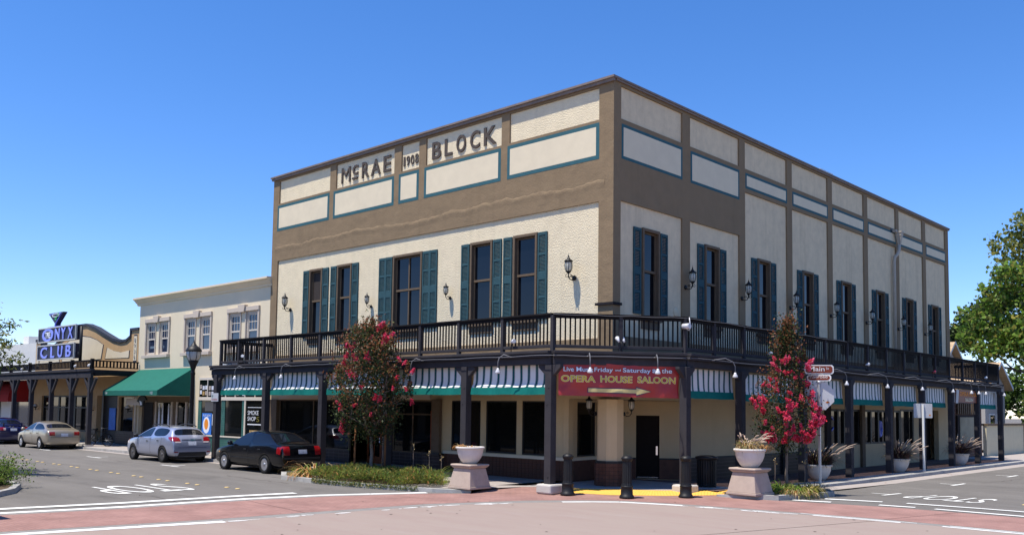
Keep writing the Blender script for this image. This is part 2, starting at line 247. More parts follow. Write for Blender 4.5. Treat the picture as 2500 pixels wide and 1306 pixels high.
# ------------------------------------------------------------------ mesh helpers
class MB:
    def __init__(s): s.v = []; s.f = []; s.m = []; s.sm = []
    def add(s, vs, fs, mi=0, smooth=False):
        k = len(s.v); s.v += [tuple(v) for v in vs]; s.f += [tuple(i+k for i in f) for f in fs]; s.m += [mi]*len(fs); s.sm += [smooth]*len(fs); return s
    def box(s, x0, x1, y0, y1, z0, z1, mi=0):
        if x0>x1: x0,x1 = x1,x0
        if y0>y1: y0,y1 = y1,y0
        if z0>z1: z0,z1 = z1,z0
        return s.add([(x0,y0,z0),(x1,y0,z0),(x1,y1,z0),(x0,y1,z0),(x0,y0,z1),(x1,y0,z1),(x1,y1,z1),(x0,y1,z1)],
                     [(0,3,2,1),(4,5,6,7),(0,1,5,4),(1,2,6,5),(2,3,7,6),(3,0,4,7)], mi)
    def bar(s, a, b, w, h, mi=0, up=(0,0,1)):
        a = Vector(a); b = Vector(b); d = (b-a).normalized(); u = Vector(up)
        if abs(d.dot(u)) > .98: u = Vector((0,1,0))
        x = d.cross(u).normalized()*w/2; y = x.cross(d).normalized()*h/2
        vs = [p+i*x+j*y for p in (a,b) for i,j in ((-1,-1),(1,-1),(1,1),(-1,1))]
        return s.add(vs, [(0,1,2,3),(7,6,5,4),(0,4,5,1),(1,5,6,2),(2,6,7,3),(3,7,4,0)], mi)
    def tube(s, pts, r, n=8, mi=0, cap=True, smooth=True):
        pts = [Vector(p) for p in pts]; rs = r if isinstance(r,(list,tuple)) else [r]*len(pts); vs = []; fs = []
        px = None
        for i,p in enumerate(pts):
            d = (pts[min(i+1,len(pts)-1)]-pts[max(i-1,0)]).normalized()
            if px is None:
                u = Vector((0,0,1)) if abs(d.z)<.9 else Vector((1,0,0)); px = d.cross(u).normalized()
            else: px = (px - d*px.dot(d)).normalized()
            py = d.cross(px)
            vs += [p + rs[i]*(math.cos(2*PI*k/n)*px + math.sin(2*PI*k/n)*py) for k in range(n)]
        for i in range(len(pts)-1):
            fs += [(i*n+k, i*n+(k+1)%n, (i+1)*n+(k+1)%n, (i+1)*n+k) for k in range(n)]
        s.add(vs, fs, mi, smooth)
        if cap:
            k0 = len(s.v)-len(vs); s.f += [tuple(k0+k for k in range(n))[::-1], tuple(k0+(len(pts)-1)*n+k for k in range(n))]; s.m += [mi]*2; s.sm += [False]*2
        return s
    def lathe(s, prof, n=24, o=(0,0,0), mi=0, smooth=True, ax='z', flute=0):
        vs = []; fs = []
        for r,z in prof:
            for k in range(n):
                a = 2*PI*(k+.5)/n; q = r*(1-(flute if k%2 else 0)); c = (q*math.cos(a), q*math.sin(a), z)
                if ax == 'x': c = (c[2],c[0],c[1])
                if ax == 'y': c = (c[0],c[2],c[1])
                vs.append((o[0]+c[0],o[1]+c[1],o[2]+c[2]))
        for i in range(len(prof)-1): fs += [(i*n+k, i*n+(k+1)%n, (i+1)*n+(k+1)%n, (i+1)*n+k) for k in range(n)]
        s.add(vs, fs, mi, smooth)
        k0 = len(s.v)-len(vs)
        for i in (0,len(prof)-1):
            if prof[i][0] > 1e-4: s.f.append(tuple(k0+i*n+k for k in range(n))); s.m.append(mi); s.sm.append(False)
        return s
    def prism(s, poly, z0, z1, mi=0, fn=None):
        """extrude a 2-D outline; fn maps (u,v,w) to a point"""
        fn = fn or (lambda u,v,q: (u,v,q)); n = len(poly)
        vs = [fn(u,v,z0) for u,v in poly] + [fn(u,v,z1) for u,v in poly]
        return s.add(vs, [tuple(range(n))[::-1], tuple(range(n,2*n))] + [(i,(i+1)%n,n+(i+1)%n,n+i) for i in range(n)], mi)
    def sheet(s, poly, z, mi=0): return s.add([(x,y,z) for x,y in poly], [tuple(range(len(poly)))], mi)
    def build(s, name, mats, parent=None, bevel=0.0, loc=None, recalc=True):
        me = bpy.data.meshes.new(name); me.from_pydata(s.v, [], s.f)
        if not isinstance(mats,(list,tuple)): mats = [mats]
        for m in mats: me.materials.append(M[m] if isinstance(m,str) else m)
        me.polygons.foreach_set('material_index', s.m); me.polygons.foreach_set('use_smooth', s.sm)
        if recalc:
            bm = bmesh.new(); bm.from_mesh(me); bmesh.ops.recalc_face_normals(bm, faces=bm.faces); bm.to_mesh(me); bm.free()
        me.update()
        return link(name, me, parent, bevel, loc)
def link(name, me, parent=None, bevel=0.0, loc=None):
    o = bpy.data.objects.new(name, me); C.objects.link(o)
    if parent: o.parent = parent
    if loc: o.location = loc
    if bevel:
        b = o.modifiers.new('bevel','BEVEL'); b.width = bevel; b.segments = 2; b.limit_method = 'ANGLE'; b.angle_limit = R(40)
    return o
def tag(o, label, cat, group=None, kind=None):
    o['label'] = label; o['category'] = cat
    if group: o['group'] = group
    if kind: o['kind'] = kind
    return o
def thing(name, label, cat, loc=(0,0,0), rz=0, group=None):
    o = bpy.data.objects.new(name, None); C.objects.link(o); o.location = loc; o.rotation_euler = (0,0,rz); o.empty_display_size = .2
    return tag(o, label, cat, group)
def struct(o): o['kind'] = 'structure'; return o
def stuff(o): o['kind'] = 'stuff'; return o
def dup(root, loc=None, rz=None, label=None, group=None, scale=None):
    r = root.copy(); C.objects.link(r)
    if loc is not None: r.location = loc
    if rz is not None: r.rotation_euler = (0,0,rz)
    if scale: r.scale = (scale,)*3
    if label: r['label'] = label
    if group: r['group'] = group
    for ch in list(root.children):
        c = ch.copy(); C.objects.link(c); c.parent = r
        for g in ch.children:
            d = g.copy(); C.objects.link(d); d.parent = c
    return r
def text(name, s, org, right, up, width, height, depth, m, parent=None, bold=0.0, shear=0.0, space=1.0, m_side=None):
    """lettering as a mesh fitted to width x height, org = lower left corner, extruded along right x up"""
    cu = bpy.data.curves.new(name,'FONT'); cu.body = s; cu.extrude = 0.05 if depth else 0; cu.offset = bold; cu.shear = shear; cu.space_character = space; cu.resolution_u = 4
    to = bpy.data.objects.new(name, cu); C.objects.link(to); dg = bpy.context.evaluated_depsgraph_get()
    me = bpy.data.meshes.new_from_object(to.evaluated_get(dg)); bpy.data.objects.remove(to); bpy.data.curves.remove(cu)
    co = np.empty(len(me.vertices)*3); me.vertices.foreach_get('co', co); co = co.reshape(-1,3)
    lo = co.min(0); hi = co.max(0); sz = np.maximum(hi-lo, 1e-6)
    q = (co-lo)/sz; q[:,0] *= width; q[:,1] *= height; q[:,2] = q[:,2]*depth if depth else 0
    Rt = np.array(Vector(right).normalized()); U = np.array(Vector(up).normalized()); Nn = np.cross(Rt,U)
    co = np.array(org) + q[:,:1]*Rt + q[:,1:2]*U + q[:,2:3]*Nn
    me.vertices.foreach_set('co', co.ravel()); me.materials.clear(); me.materials.append(M[m]); me.name = name; me.update()
    return link(name, me, parent)
def wallsheet(mb, u0, u1, z0, z1, holes, fn, d, mi=0, rev=0):
    """flat wall of thickness d with rectangular holes (ua,ub,za,zb); fn(u, depth, z) -> point, depth 0 is the front"""
    us = sorted({u0,u1,*[h[0] for h in holes],*[h[1] for h in holes]}); zs = sorted({z0,z1,*[h[2] for h in holes],*[h[3] for h in holes]})
    us = [u for u in us if u0<=u<=u1]; zs = [z for z in zs if z0<=z<=z1]
    inh = lambda u,z: any(h[0]<u<h[1] and h[2]<z<h[3] for h in holes)
    solid = {}
    for i in range(len(us)-1):
        for j in range(len(zs)-1): solid[i,j] = not inh((us[i]+us[i+1])/2, (zs[j]+zs[j+1])/2)
    for (i,j),sd in solid.items():
        if not sd: continue
        a,b,c,e = us[i],us[i+1],zs[j],zs[j+1]
        mb.add([fn(a,0,c),fn(b,0,c),fn(b,0,e),fn(a,0,e)], [(0,1,2,3)], mi)
        for di,dj,p,q in ((-1,0,(a,c),(a,e)),(1,0,(b,c),(b,e)),(0,-1,(a,c),(b,c)),(0,1,(a,e),(b,e))):
            if not solid.get((i+di,j+dj), False):
                mb.add([fn(p[0],0,p[1]),fn(q[0],0,q[1]),fn(q[0],d,q[1]),fn(p[0],d,p[1])], [(0,1,2,3)], mi)
    return mb
FA = lambda u,d,z: (u, d, z)        # facade on Main Street, looks towards -y
FB = lambda u,d,z: (-d, u, z)       # side facade, looks towards +x
def fbox(mb, F, u0, u1, d0, d1, z0, z1, mi=0):
    """box on a facade: d is measured outwards (positive = proud of the wall)"""
    a = F(u0,-d0,z0); b = F(u1,-d1,z1); return mb.box(a[0],b[0],a[1],b[1],a[2],b[2],mi)
def sstep(t): t = max(0.0,min(1.0,t)); return t*t*(3-2*t)
def gz(x, y): return -0.13*sstep((y-2.2)/6.0) if x > -1 else 0.0      # the side street falls away a little
def wz(x, y): return 0.13 + (gz(x,y) if x > 1.0 else 0.0)
# ------------------------------------------------------------------ ground, streets, pavements
def ground_sheet():
    xs = [-900,-300,-120,-60,-30,-15,-5,-1.5,0,1,2,3,4,5,6,7,8,9,10,12,15,20,30,60,150,400,900]; ys = [-900,-300,-100,-50,-25,-10,-4,0,1,2.2,3,4,5,6,7,8.2,10,14,20,30,45,60,100,300,900]
    vs = [(x,y,gz(x,y)) for y in ys for x in xs]; n = len(xs)
    fs = [(j*n+i,j*n+i+1,(j+1)*n+i+1,(j+1)*n+i) for j in range(len(ys)-1) for i in range(n-1)]
    return struct(MB().add(vs,fs,0).build('road','asphalt'))
ground_sheet()
def path_strip(mb, pts, wd, z, mi=0, gaps=None):
    """painted strip along a polyline"""
    P2 = [Vector((x,y)) for x,y in pts]; L = []; Rr = []
    for i,p in enumerate(P2):
        d = (P2[min(i+1,len(P2)-1)]-P2[max(i-1,0)]).normalized(); n = Vector((-d.y,d.x))*wd/2
        L.append(p+n); Rr.append(p-n)
    for i in range(len(P2)-1):
        q = (L[i],L[i+1],Rr[i+1],Rr[i]); mb.add([(v.x,v.y,gz(v.x,v.y)+z) for v in q], [(0,1,2,3)], mi)
    return mb
def band(mb, A, B, z, mi=0):
    for i in range(len(A)-1):
        q = (A[i],A[i+1],B[i+1],B[i]); mb.add([(x,y,gz(x,y)+z) for x,y in q], [(0,1,2,3)], mi)
    return mb
# pale concrete of the crossing, its grey border, the red brick crossings
in_l = [(-1.9,-40),(-1.3,-16.8),(-0.55,-12.9),(-0.35,-10.7),(0.0,-7.3),(1.03,-4.9),(1.86,-3.7),(2.45,-2.9)]
in_r = [(2.45,-2.9),(4.0,-2.35),(5.84,-2.02),(8.45,-1.62),(10.3,-1.58),(14,-1.55),(45,-1.5)]
struct(MB().sheet(in_l+in_r[1:]+[(45,-40)], 0.008).build('intersection_paving','concrete_pink'))
off = lambda pts,dx,dy: [(x+dx,y+dy) for x,y in pts]
gl = in_l; gl2 = [(-2.3,-40),(-1.7,-16.8),(-0.95,-12.9),(-0.75,-10.7),(-0.42,-7.3),(0.62,-4.6),(1.6,-3.25),(2.4,-2.5)]
gr2 = [(2.4,-2.5),(4.05,-2.0),(5.9,-1.68),(8.5,-1.28),(10.3,-1.22),(14,-1.2),(45,-1.15)]
mb = MB(); band(mb, gl, gl2, .0085); band(mb, in_r, gr2, .0085); struct(mb.build('concrete_border','border_grey'))
ol = [(-5.2,-40),(-4.45,-15.9),(-4.05,-13.3),(-3.95,-10.2),(-3.55,-8.0),(-2.5,-5.3),(-1.75,-4.35),(-0.8,-3.0)]
mb = MB(); band(mb, gl2, ol, .0105)
orr = [(-0.8,-3.0),(3.9,0.45),(5.6,1.05),(7.6,1.62),(8.7,1.78),(14,1.72),(45,1.7)]
gr2b = [(2.4,-2.5)]+gr2[1:]
mb.add([(x,y,.0105) for x,y in ((-0.8,-3.0),(2.4,-2.5),(3.9,.45))], [(0,1,2)])
rr_in = [(2.4,-2.5),(4.05,-2.0),(5.9,-1.68),(8.5,-1.28),(10.3,-1.22),(14,-1.2),(45,-1.15)]; rr_out = [(3.9,0.45),(4.6,0.75),(5.6,1.05),(8.0,1.68),(10.3,1.75),(14,1.72),(45,1.7)]
band(mb, rr_in, rr_out, .0105); struct(mb.build('brick_crossing','brick_paver'))
mb = MB(); band(mb, ol[:6], [(-5.45,-40),(-4.72,-15.9),(-4.33,-13.3),(-4.2,-10.2),(-3.8,-8.0),(-2.75,-5.25)], .0095); struct(mb.build('concrete_edge','border_grey'))
# old white lines
mb = MB()
path_strip(mb, [(-6.6,-24),(-5.72,-15.57),(-5.32,-12.92),(-5.14,-9.64),(-4.93,-8.2)], .34, .014)
path_strip(mb, [(-5.6,-24),(-4.86,-15.88),(-4.46,-13.34),(-4.34,-10.15),(-3.95,-8.0),(-2.75,-5.2)], .30, .014)
struct(mb.build('stop_line','line_white'))
mb = MB()
path_strip(mb, [(5.75,2.52),(7.2,3.02)], .27, .014); path_strip(mb, [(7.8,3.2),(9.6,3.42)], .27, .014); path_strip(mb, [(9.5,3.42),(11.2,3.44)], .25, .014)
path_strip(mb, [(5.3,1.42),(6.3,1.70)], .25, .014); path_strip(mb, [(7.5,2.0),(8.4,2.14)], .22, .014); path_strip(mb, [(8.9,2.14),(11.0,2.1),(16,2.05)], .20, .014)
struct(mb.build('stop_line','line_white'))
def worn(pts, wd, n, seed, keep=.55):
    rg = random.Random(seed); mb = MB()
    P2 = [Vector(p) for p in pts]
    for k in range(n):
        t = rg.random()*(len(P2)-1); i = int(t); p = P2[i].lerp(P2[i+1], t-i); d = (P2[i+1]-P2[i]).normalized(); nn = Vector((-d.y,d.x))
        l = rg.uniform(.08,.5); q = p+nn*rg.uniform(-wd/2,wd/2); ww = rg.uniform(.02,.07)
        a,b = q-d*l/2, q+d*l/2
        mb.add([(v.x,v.y,.0135+k*1e-5) for v in (a-nn*ww*.4, (a+b)/2-nn*ww, b-nn*ww*.3, b+nn*ww*.4, (a+b)/2+nn*ww*.8, a+nn*ww*.3)], [(0,1,2,3,4,5)])
    return mb
mb = MB(); path_strip(mb, [(-1.45,-20),(-1.15,-16.6),(-0.42,-12.9)], .30, .0135); struct(mb.build('crossing_line','line_white'))
struct(worn([(-0.42,-12.9),(-0.2,-10.7),(0.16,-7.3),(0.9,-5.3)], .24, 30, 3).build('worn_line','line_white'))
mb = MB(); path_strip(mb, [(1.5,-4.15),(1.95,-3.55),(2.5,-2.95)], .2, .0135); path_strip(mb, [(2.5,-2.95),(3.3,-2.65),(4.1,-2.38)], .22, .0137); struct(mb.build('crossing_line','line_white'))
struct(worn([(4.1,-2.42),(5.84,-2.1),(7.0,-1.9)], .2, 20, 5).build('worn_line','line_white'))
mb = MB(); path_strip(mb, [(7.4,-1.80),(9.4,-1.62)], .12, .0135); path_strip(mb, [(7.0,-1.62),(9.7,-1.46)], .06, .0137); path_strip(mb, [(10.3,-1.62),(15,-1.6)], .13, .0135); path_strip(mb, [(10.4,-1.42),(15,-1.4)], .07, .0137); struct(mb.build('crossing_line','line_white'))
# painted STOP on both streets, read from the other side
z = .013
struct(text('road_lettering','STOP',(-10.15,-9.72,z),(0,-1,0),(1,0,0),2.38,2.6,0,'line_white'))
struct(text('road_lettering','STOP',(8.85,8.05,gz(8,7.6)+.016),(-1,0,0),(0,-1,0),2.2,2.35,0,'line_white'))
for o in [o for o in C.objects if o.name.startswith('road_lettering')]:
    for v in o.data.vertices: v.co.z = gz(v.co.x,v.co.y)+.013
# parking bay marks
def bay(x, y, ax, s=1):
    mb = MB(); zz = .013
    if ax == 'x': path_strip(mb, [(x-.75,y),(x+.75,y)], .12, zz); path_strip(mb, [(x,y+.06),(x,y+.65)], .12, zz)
    else: path_strip(mb, [(x,y-.75),(x,y+.75)], .12, zz); path_strip(mb, [(x-.65,y),(x-.06,y)], .12, zz)
    struct(mb.build('bay_marking','line_white'))
for x in (-48.5,-41.6,-33.2,-25.2,-17.8): bay(x, -5.6 if x>-30 else -4.9, 'x')
for y in (6.9,13.4,20.5,28): bay(6.0, y, 'y')
# raised yellow lane dots, in pairs along the centre of Main Street
dot = MB().lathe([(.078,0),(.073,.012),(.045,.022),(0.001,.025)],10)
d0 = None
dots = []
x = -7.1
while x > -42:
    for dx in (0,-.62): dots.append((x+dx, -8.85+.022*(x+7)*-1 if x>-12 else -8.95-.03*(x+12)*-1*1.0))
    x -= 1.95
for i,(x,y) in enumerate(dots):
    y = -8.75 + (-0.25 if x < -9 else 0) + max(0,(-12-x))*.03
    if d0 is None: o = d0 = dot.build('lane_dot','line_yellow')
    else: o = d0.copy(); C.objects.link(o)
    o.location = (x,y,.004); tag(o,'small raised yellow dot in the paired row along the middle of the left street','lane dot','yellow lane dots on the left street')
d0r = None
for i,(x,y) in enumerate([(9.9,6.6),(9.9,7.2),(9.85,9.3),(9.85,9.9),(9.8,12.2),(9.8,12.8)]):
    o = d0.copy(); C.objects.link(o); o.location = (x,y,gz(x,y)+.004); tag(o,'raised yellow dot beside the painted letters on the right street','lane dot','yellow lane dots on the right street')

# pavements with kerbs
mb = MB(); mb.box(-90,-2.3,-2.82,6,-.3,.13); struct(mb.build('sidewalk','concrete'))
mb = MB()
x = -90.0
kerb = MB().box(-1.24,1.24,-.09,.09,-.3,.128)
k0 = None
yk = -2.915
while x < -11:
    o = kerb.build('kerb','kerb_grey') if k0 is None else k0.copy()
    if k0 is None: k0 = o
    else: C.objects.link(o)
    o.location = (x+1.25, yk, 0); struct(o); x += 2.5
# side street pavement follows the fall of the street
def side_walk(ys, m):
    vs = []; fs = []
    for y in ys: vs += [(-3,y,wz(2,y)),(3.12,y,wz(2,y))]
    for i in range(len(ys)-1): fs.append((2*i,2*i+1,2*i+3,2*i+2))
    return struct(MB().add(vs,fs).build('sidewalk',m))
side_walk([1.0,2.2,3,4,5,6,7,8.2,12,20,32.9],'brick_walk'); side_walk([32.9,45,80],'concrete')
mb = MB()
for a_,b_ in ((5.6,8.5),(8.5,32.9)): mb.add([(x,y,wz(2,y)+.003) for x,y in ((2.62,a_),(3.12,a_),(3.12,b_),(2.62,b_))],[(0,1,2,3)])
struct(mb.build('pavement_edge','concrete'))
def kerb_run(pts, wd, drop, name='kerb', top=None, gap=.012):
    """cast kerb stones along a polyline (pts on the road side), top 0.128 above the street"""
    P2 = [Vector(p) for p in pts]
    for i in range(len(P2)-1):
        a,b = P2[i],P2[i+1]; d = (b-a); l = d.length; d /= l; nn = Vector((-d.y,d.x))*wd; k = max(1,round(l/1.6))
        for j in range(k):
            p = a+d*(l*j/k+ (gap if j else 0)); q = a+d*(l*(j+1)/k)
            zz = [(top(v.x,v.y) if top else wz(v.x,v.y)-.002) for v in (p,q,q+nn,p+nn)]
            vs = [(v.x,v.y,zq) for v,zq in zip((p,q,q+nn,p+nn),zz)] + [(v.x,v.y,zq-drop) for v,zq in zip((p,q,q+nn,p+nn),zz)]
            vs[0] = (p.x+nn.x*.12,p.y+nn.y*.12,zz[0]); vs[1] = (q.x+nn.x*.12,q.y+nn.y*.12,zz[1])
            struct(MB().add(vs,[(0,1,2,3),(4,7,6,5),(0,4,5,1),(1,5,6,2),(2,6,7,3),(3,7,4,0)]).build(name,'kerb_grey'))
kerb_run([(3.47,5.6),(3.47,8.5),(3.47,44)], .35, .4)
mb = MB(); path_strip(mb, [(3.85,5),(3.85,12),(3.85,44)], .74, .006); struct(mb.build('gutter','concrete'))
mb = MB(); path_strip(mb, [(-90,-3.2),(-12,-3.2)], .38, .006); struct(mb.build('gutter','concrete'))
# corner ramp: falls from the pavement to the brick crossing
L0 = [(-2.3,2.5),(-1.6,2.5),(-0.8,2.5),(0,2.5),(1.0,2.5),(2.2,2.6)]
L1 = [(-2.3,-2.85),(-0.99,-1.50),(-0.09,-1.00),(0.78,-0.10),(1.62,0.34),(3.1,2.4)]
L2 = [(-1.75,-4.35),(-0.75,-2.95),(0.7,-2.75),(1.65,-2.75),(3.0,-1.35),(3.95,0.45)]
lp = lambda a,b,t: (a[0]+(b[0]-a[0])*t, a[1]+(b[1]-a[1])*t)
def ramp(t0, t1, i0, i1, dz, name, m, zmin=.0115):
    mb = MB(); n = 6; K = 6
    for i in range(i0,i1):
        for s in range(K):
            for j in range(n):
                q = []
                for (ss,tt) in ((s,j),(s+1,j),(s+1,j+1),(s,j+1)):
                    a = lp(L1[i],L1[i+1],ss/K); b = lp(L2[i],L2[i+1],ss/K); t = t0+(t1-t0)*tt/n; p = lp(a,b,t)
                    q.append((p[0],p[1], zmin+(.131-zmin)*(1-sstep(t))+dz))
                mb.add(q,[(0,1,2,3)])
    return struct(mb.build(name,m))
ramp(0,1,0,5,0,'corner_ramp','brick_paver')
ramp(0,.22,0,5,.003,'ramp_apron','concrete')
ramp(.24,.66,1,5,.006,'tactile_strip','tactile_yellow')
mb = MB(); 
for i in range(5): mb.add([(*L0[i],.131),(*L0[i+1],.131),(*L1[i+1],.131),(*L1[i],.131)],[(0,1,2,3)])
mb.add([(-2.3,-2.85,.131),(-2.3,2.5,.131),(-1.7,2.5,.131),(-1.65,-2.2,.131)],[(0,1,2,3)])
struct(mb.build('corner_paving','concrete'))
# domes of the tactile strip
mb = MB()
for i in range(1,5):
    la = Vector(L1[i+1]) - Vector(L1[i]); n = int(max(la.length,(Vector(L2[i+1])-Vector(L2[i])).length)/.11)
    for s in range(n):
        for j in range(9):
            a = lp(L1[i],L1[i+1],(s+.5)/n); b = lp(L2[i],L2[i+1],(s+.5)/n); t = .26+.38*j/8; p = lp(a,b,t); zz = .0115+.1195*(1-sstep(t))+.006
            r = .022
            mb.add([(p[0]-r,p[1]-r,zz),(p[0]+r,p[1]-r,zz),(p[0]+r,p[1]+r,zz),(p[0]-r,p[1]+r,zz),(p[0],p[1],zz+.012)],[(0,1,4),(1,2,4),(2,3,4),(3,0,4)])
stuff(mb.build('tactile_domes','tactile_yellow'))
# planted islands at the corner
PL = [(-11.1,-4.75),(-9.4,-5.85),(-6.7,-5.85),(-5.25,-5.66),(-3.7,-5.35),(-2.75,-5.0),(-1.85,-4.3)]
kerb_run(PL, .2, .3, 'island_kerb', top=lambda x,y: .135-.05*sstep((x+3.6)/1.8))
kerb_run([(-10.6,-2.9),(-11.1,-4.75)], .2, .3, 'island_kerb', top=lambda x,y: .135)
struct(MB().sheet([(-10.9,-4.7),(-9.35,-5.68),(-6.7,-5.68),(-5.3,-5.5),(-3.75,-5.2),(-2.85,-4.85),(-1.98,-4.15),(-2.4,-2.8),(-10.45,-2.8)], .112).build('island_soil','soil'))
PR = [(3.45,0.42),(4.6,0.72),(5.1,1.0),(5.32,2.15),(5.5,3.0),(5.45,3.9),(4.9,4.8),(3.5,5.7)]
kerb_run(PR, .2, .35, 'island_kerb', top=lambda x,y: .135-.06*sstep((3.9-x)/.6)+gz(x,y)*.6)
struct(MB().add([(x,y,.115+gz(x,y)*.6) for x,y in [(3.5,.62),(4.5,.9),(4.95,1.15),(5.12,2.2),(5.3,3.0),(5.25,3.8),(4.8,4.6),(3.4,5.5),(2.9,4.0),(2.95,2.2)]],[tuple(range(10))]).build('island_soil','soil'))
struct(MB().add([(x,y,.118) for x,y in [(-4.3,-5.15),(-3.75,-5.2),(-2.85,-4.85),(-1.98,-4.15),(-1.5,-2.5),(-2.4,-2.0),(-4.0,-2.9)]],[tuple(range(7))]).build('pedestal_pad','concrete'))
# island across the street, lower left of the picture
LI = [(-30,-13.1),(-14.0,-13.1),(-11.0,-13.35),(-9.5,-14.0),(-8.3,-14.95),(-7.7,-17)]
kerb_run(LI[::-1], .2, .3, 'island_kerb', top=lambda x,y: .14)
struct(MB().sheet([(-30,-13.3),(-14,-13.3),(-11.1,-13.55),(-9.6,-14.2),(-8.5,-15.1),(-8,-17),(-8,-19),(-30,-19)], .12).build('island_soil','soil'))
struct(MB().box(-90,-17,-40,-15.3,-.3,.13).build('sidewalk','concrete'))

# joints in the concrete, flecks of litter on the paving
mb = MB()
for pts in ([(5.6,-30),(6.1,-12),(8.9,-1.65)],[(8.9,-1.3),(9.6,1.7)],[(-4.0,-10.3),(-.75,-10.7)]): path_strip(mb, pts, .018, .0128)
struct(mb.build('paving_joint','tile_grout'))
rg = random.Random(4)
mb = MB()
for k in range(80):
    x,y = rg.uniform(-5,12),rg.uniform(-16,-1.5); r = rg.uniform(.010,.032); a = rg.random()*6
    mb.add([(x+r*math.cos(a+i*PI/2.5)*(1+.5*rg.random()),y+r*math.sin(a+i*PI/2.5)*(1+.5*rg.random()),.0145) for i in range(5)],[(0,1,2,3,4)])
stuff(mb.build('litter_flecks','bark'))
mb = MB()
for k in range(60):
    x,y = rg.uniform(3.5,4.0),rg.uniform(5.5,30); r = rg.uniform(.015,.05); a = rg.random()*6
    mb.add([(x+r*math.cos(a+i*2),y+r*math.sin(a+i*2),gz(x,y)+.02) for i in range(3)],[(0,1,2)])
stuff(mb.build('gutter_litter','grass_orange'))
# tar seams on the asphalt
mb = MB()
for s_ in range(9):
    x = rg.uniform(-34,-6); y = rg.uniform(-12.5,-5.5); pts = [(x,y)]
    for k in range(9): x += rg.uniform(.2,.7); y += rg.uniform(-.16,.16); pts.append((x,y))
    path_strip(mb, pts, .022, .005)
for s_ in range(5):
    x = rg.uniform(5.5,10); y = rg.uniform(5,24); pts = [(x,y)]
    for k in range(8): y += rg.uniform(.2,.8); x += rg.uniform(-.15,.15); pts.append((x,y))
    path_strip(mb, pts, .022, .006)
struct(mb.build('tar_seam','tile_grout'))
# ------------------------------------------------------------------ the corner building
LAx, LBy, ZT = -19.78, 31.67, 13.05
bld = thing('brick_block','cream two storey corner building with brown bands, teal shutters and raised lettering','building')
bld.name = 'corner_building'
# cores of the walls (cream stucco behind the brown layer)
aw = [(-16.67,-15.70),(-14.61,-13.59),(-10.87,-9.11),(-6.44,-5.31),(-4.29,-3.17)]
bw = [(1.56,2.56),(5.44,6.45),(9.34,10.37),(13.23,14.25),(17.11,18.19),(21.13,22.18),(25.05,26.03),(28.83,29.85)]
ZW0, ZW1 = 5.50, 8.48
wa = MB(); wallsheet(wa, LAx, 0, 4.10, ZT-.05, [(a,b,ZW0,ZW1) for a,b in aw], FA, .30); wall_a = wa.build('stucco_wall','stucco_cream',bld)
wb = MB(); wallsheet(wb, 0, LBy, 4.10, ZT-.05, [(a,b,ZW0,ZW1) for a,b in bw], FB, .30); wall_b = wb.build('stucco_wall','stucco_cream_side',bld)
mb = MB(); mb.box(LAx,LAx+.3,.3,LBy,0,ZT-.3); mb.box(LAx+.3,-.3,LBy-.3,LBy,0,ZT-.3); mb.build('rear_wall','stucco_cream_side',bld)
MB().box(LAx+.3,-.3,.3,LBy-.3,12.3,12.5).build('roof','mid_grey',bld)
MB().box(LAx+.5,-.9,.9,LBy-.5,4.3,12.2).build('dark_interior','trim_black',bld)
# brown layer, 6 cm proud
upA = [(-19.29,-15.29),(-14.85,-10.91),(-10.47,-9.40),(-8.99,-4.92),(-4.53,-.53)]
wa = MB(); f = lambda u,d,z: (u, d-.06, z)
wallsheet(wa, LAx, .06, 4.10, ZT-.05, [(a,b,11.82,12.88) for a,b in upA]+[(-19.27,-.53,4.74,9.14)], f, .06); wa.build('brown_band','paint_brown',bld)
bays = [(.33,3.92),(4.42,7.88),(8.32,11.79),(12.25,15.69),(16.16,19.66),(20.12,23.71),(24.12,27.52),(27.98,31.13)]
wb = MB(); f = lambda u,d,z: (-d+.06, u, z)
wallsheet(wb, 0, LBy, 4.10, ZT-.05, [(a,b,11.83,12.90) for a,b in bays]+[(a,b,4.82,9.16 if i<2 else 10.92) for i,(a,b) in enumerate(bays)], f, .06); wb.build('brown_band','paint_brown',bld)
# lumpy seam where the brown stucco was built up
for (zc_,amp,dp,sd) in ((9.78,.10,.020,1),):
    rgr = random.Random(sd); mb = MB(); n = 150; z_ = zc_; prv = None
    for i in range(n+1):
        u = -19.5+19.2*i/n; z_ += rgr.uniform(-1,1)*amp*.35+(zc_-z_)*.12; dd = dp*(.25+.9*rgr.random()); cur = [(u,-.0605,z_+.03),(u,-.0605-dd,z_),(u,-.0605-dd*.5,z_-.10),(u,-.0605,z_-.24)]
        if prv: mb.add(prv+cur,[(0,1,5,4),(1,2,6,5),(2,3,7,6)],0,True)
        prv = cur
    mb.build('stucco_ridge','paint_brown',bld)
# flush white panels in blue borders
def panel(F, a, b, z0, z1, bd):
    mb = MB(); fbox(mb,F,a,b,.060,.068,z0,z1); p = mb.build('white_panel','panel_white',bld)
    mb = MB(); e = .0655
    fbox(mb,F,a-bd,b+bd,.06,e,z1,z1+bd); fbox(mb,F,a-bd,b+bd,.06,e,z0-bd,z0); fbox(mb,F,a-bd,a,.06,e,z0,z1); fbox(mb,F,b,b+bd,.06,e,z0,z1)
    mb.build('blue_border','paint_blue',p)
for a,b in [(-19.26,-15.44),(-14.88,-11.04),(-10.48,-9.52),(-8.94,-5.07),(-4.49,-.65)]: panel(FA,a,b,10.665,11.60,.13)
for i,(a,b) in enumerate(bays): panel(FB,a+.13,b-.10,10.63 if i<2 else 11.17,11.575,.10)
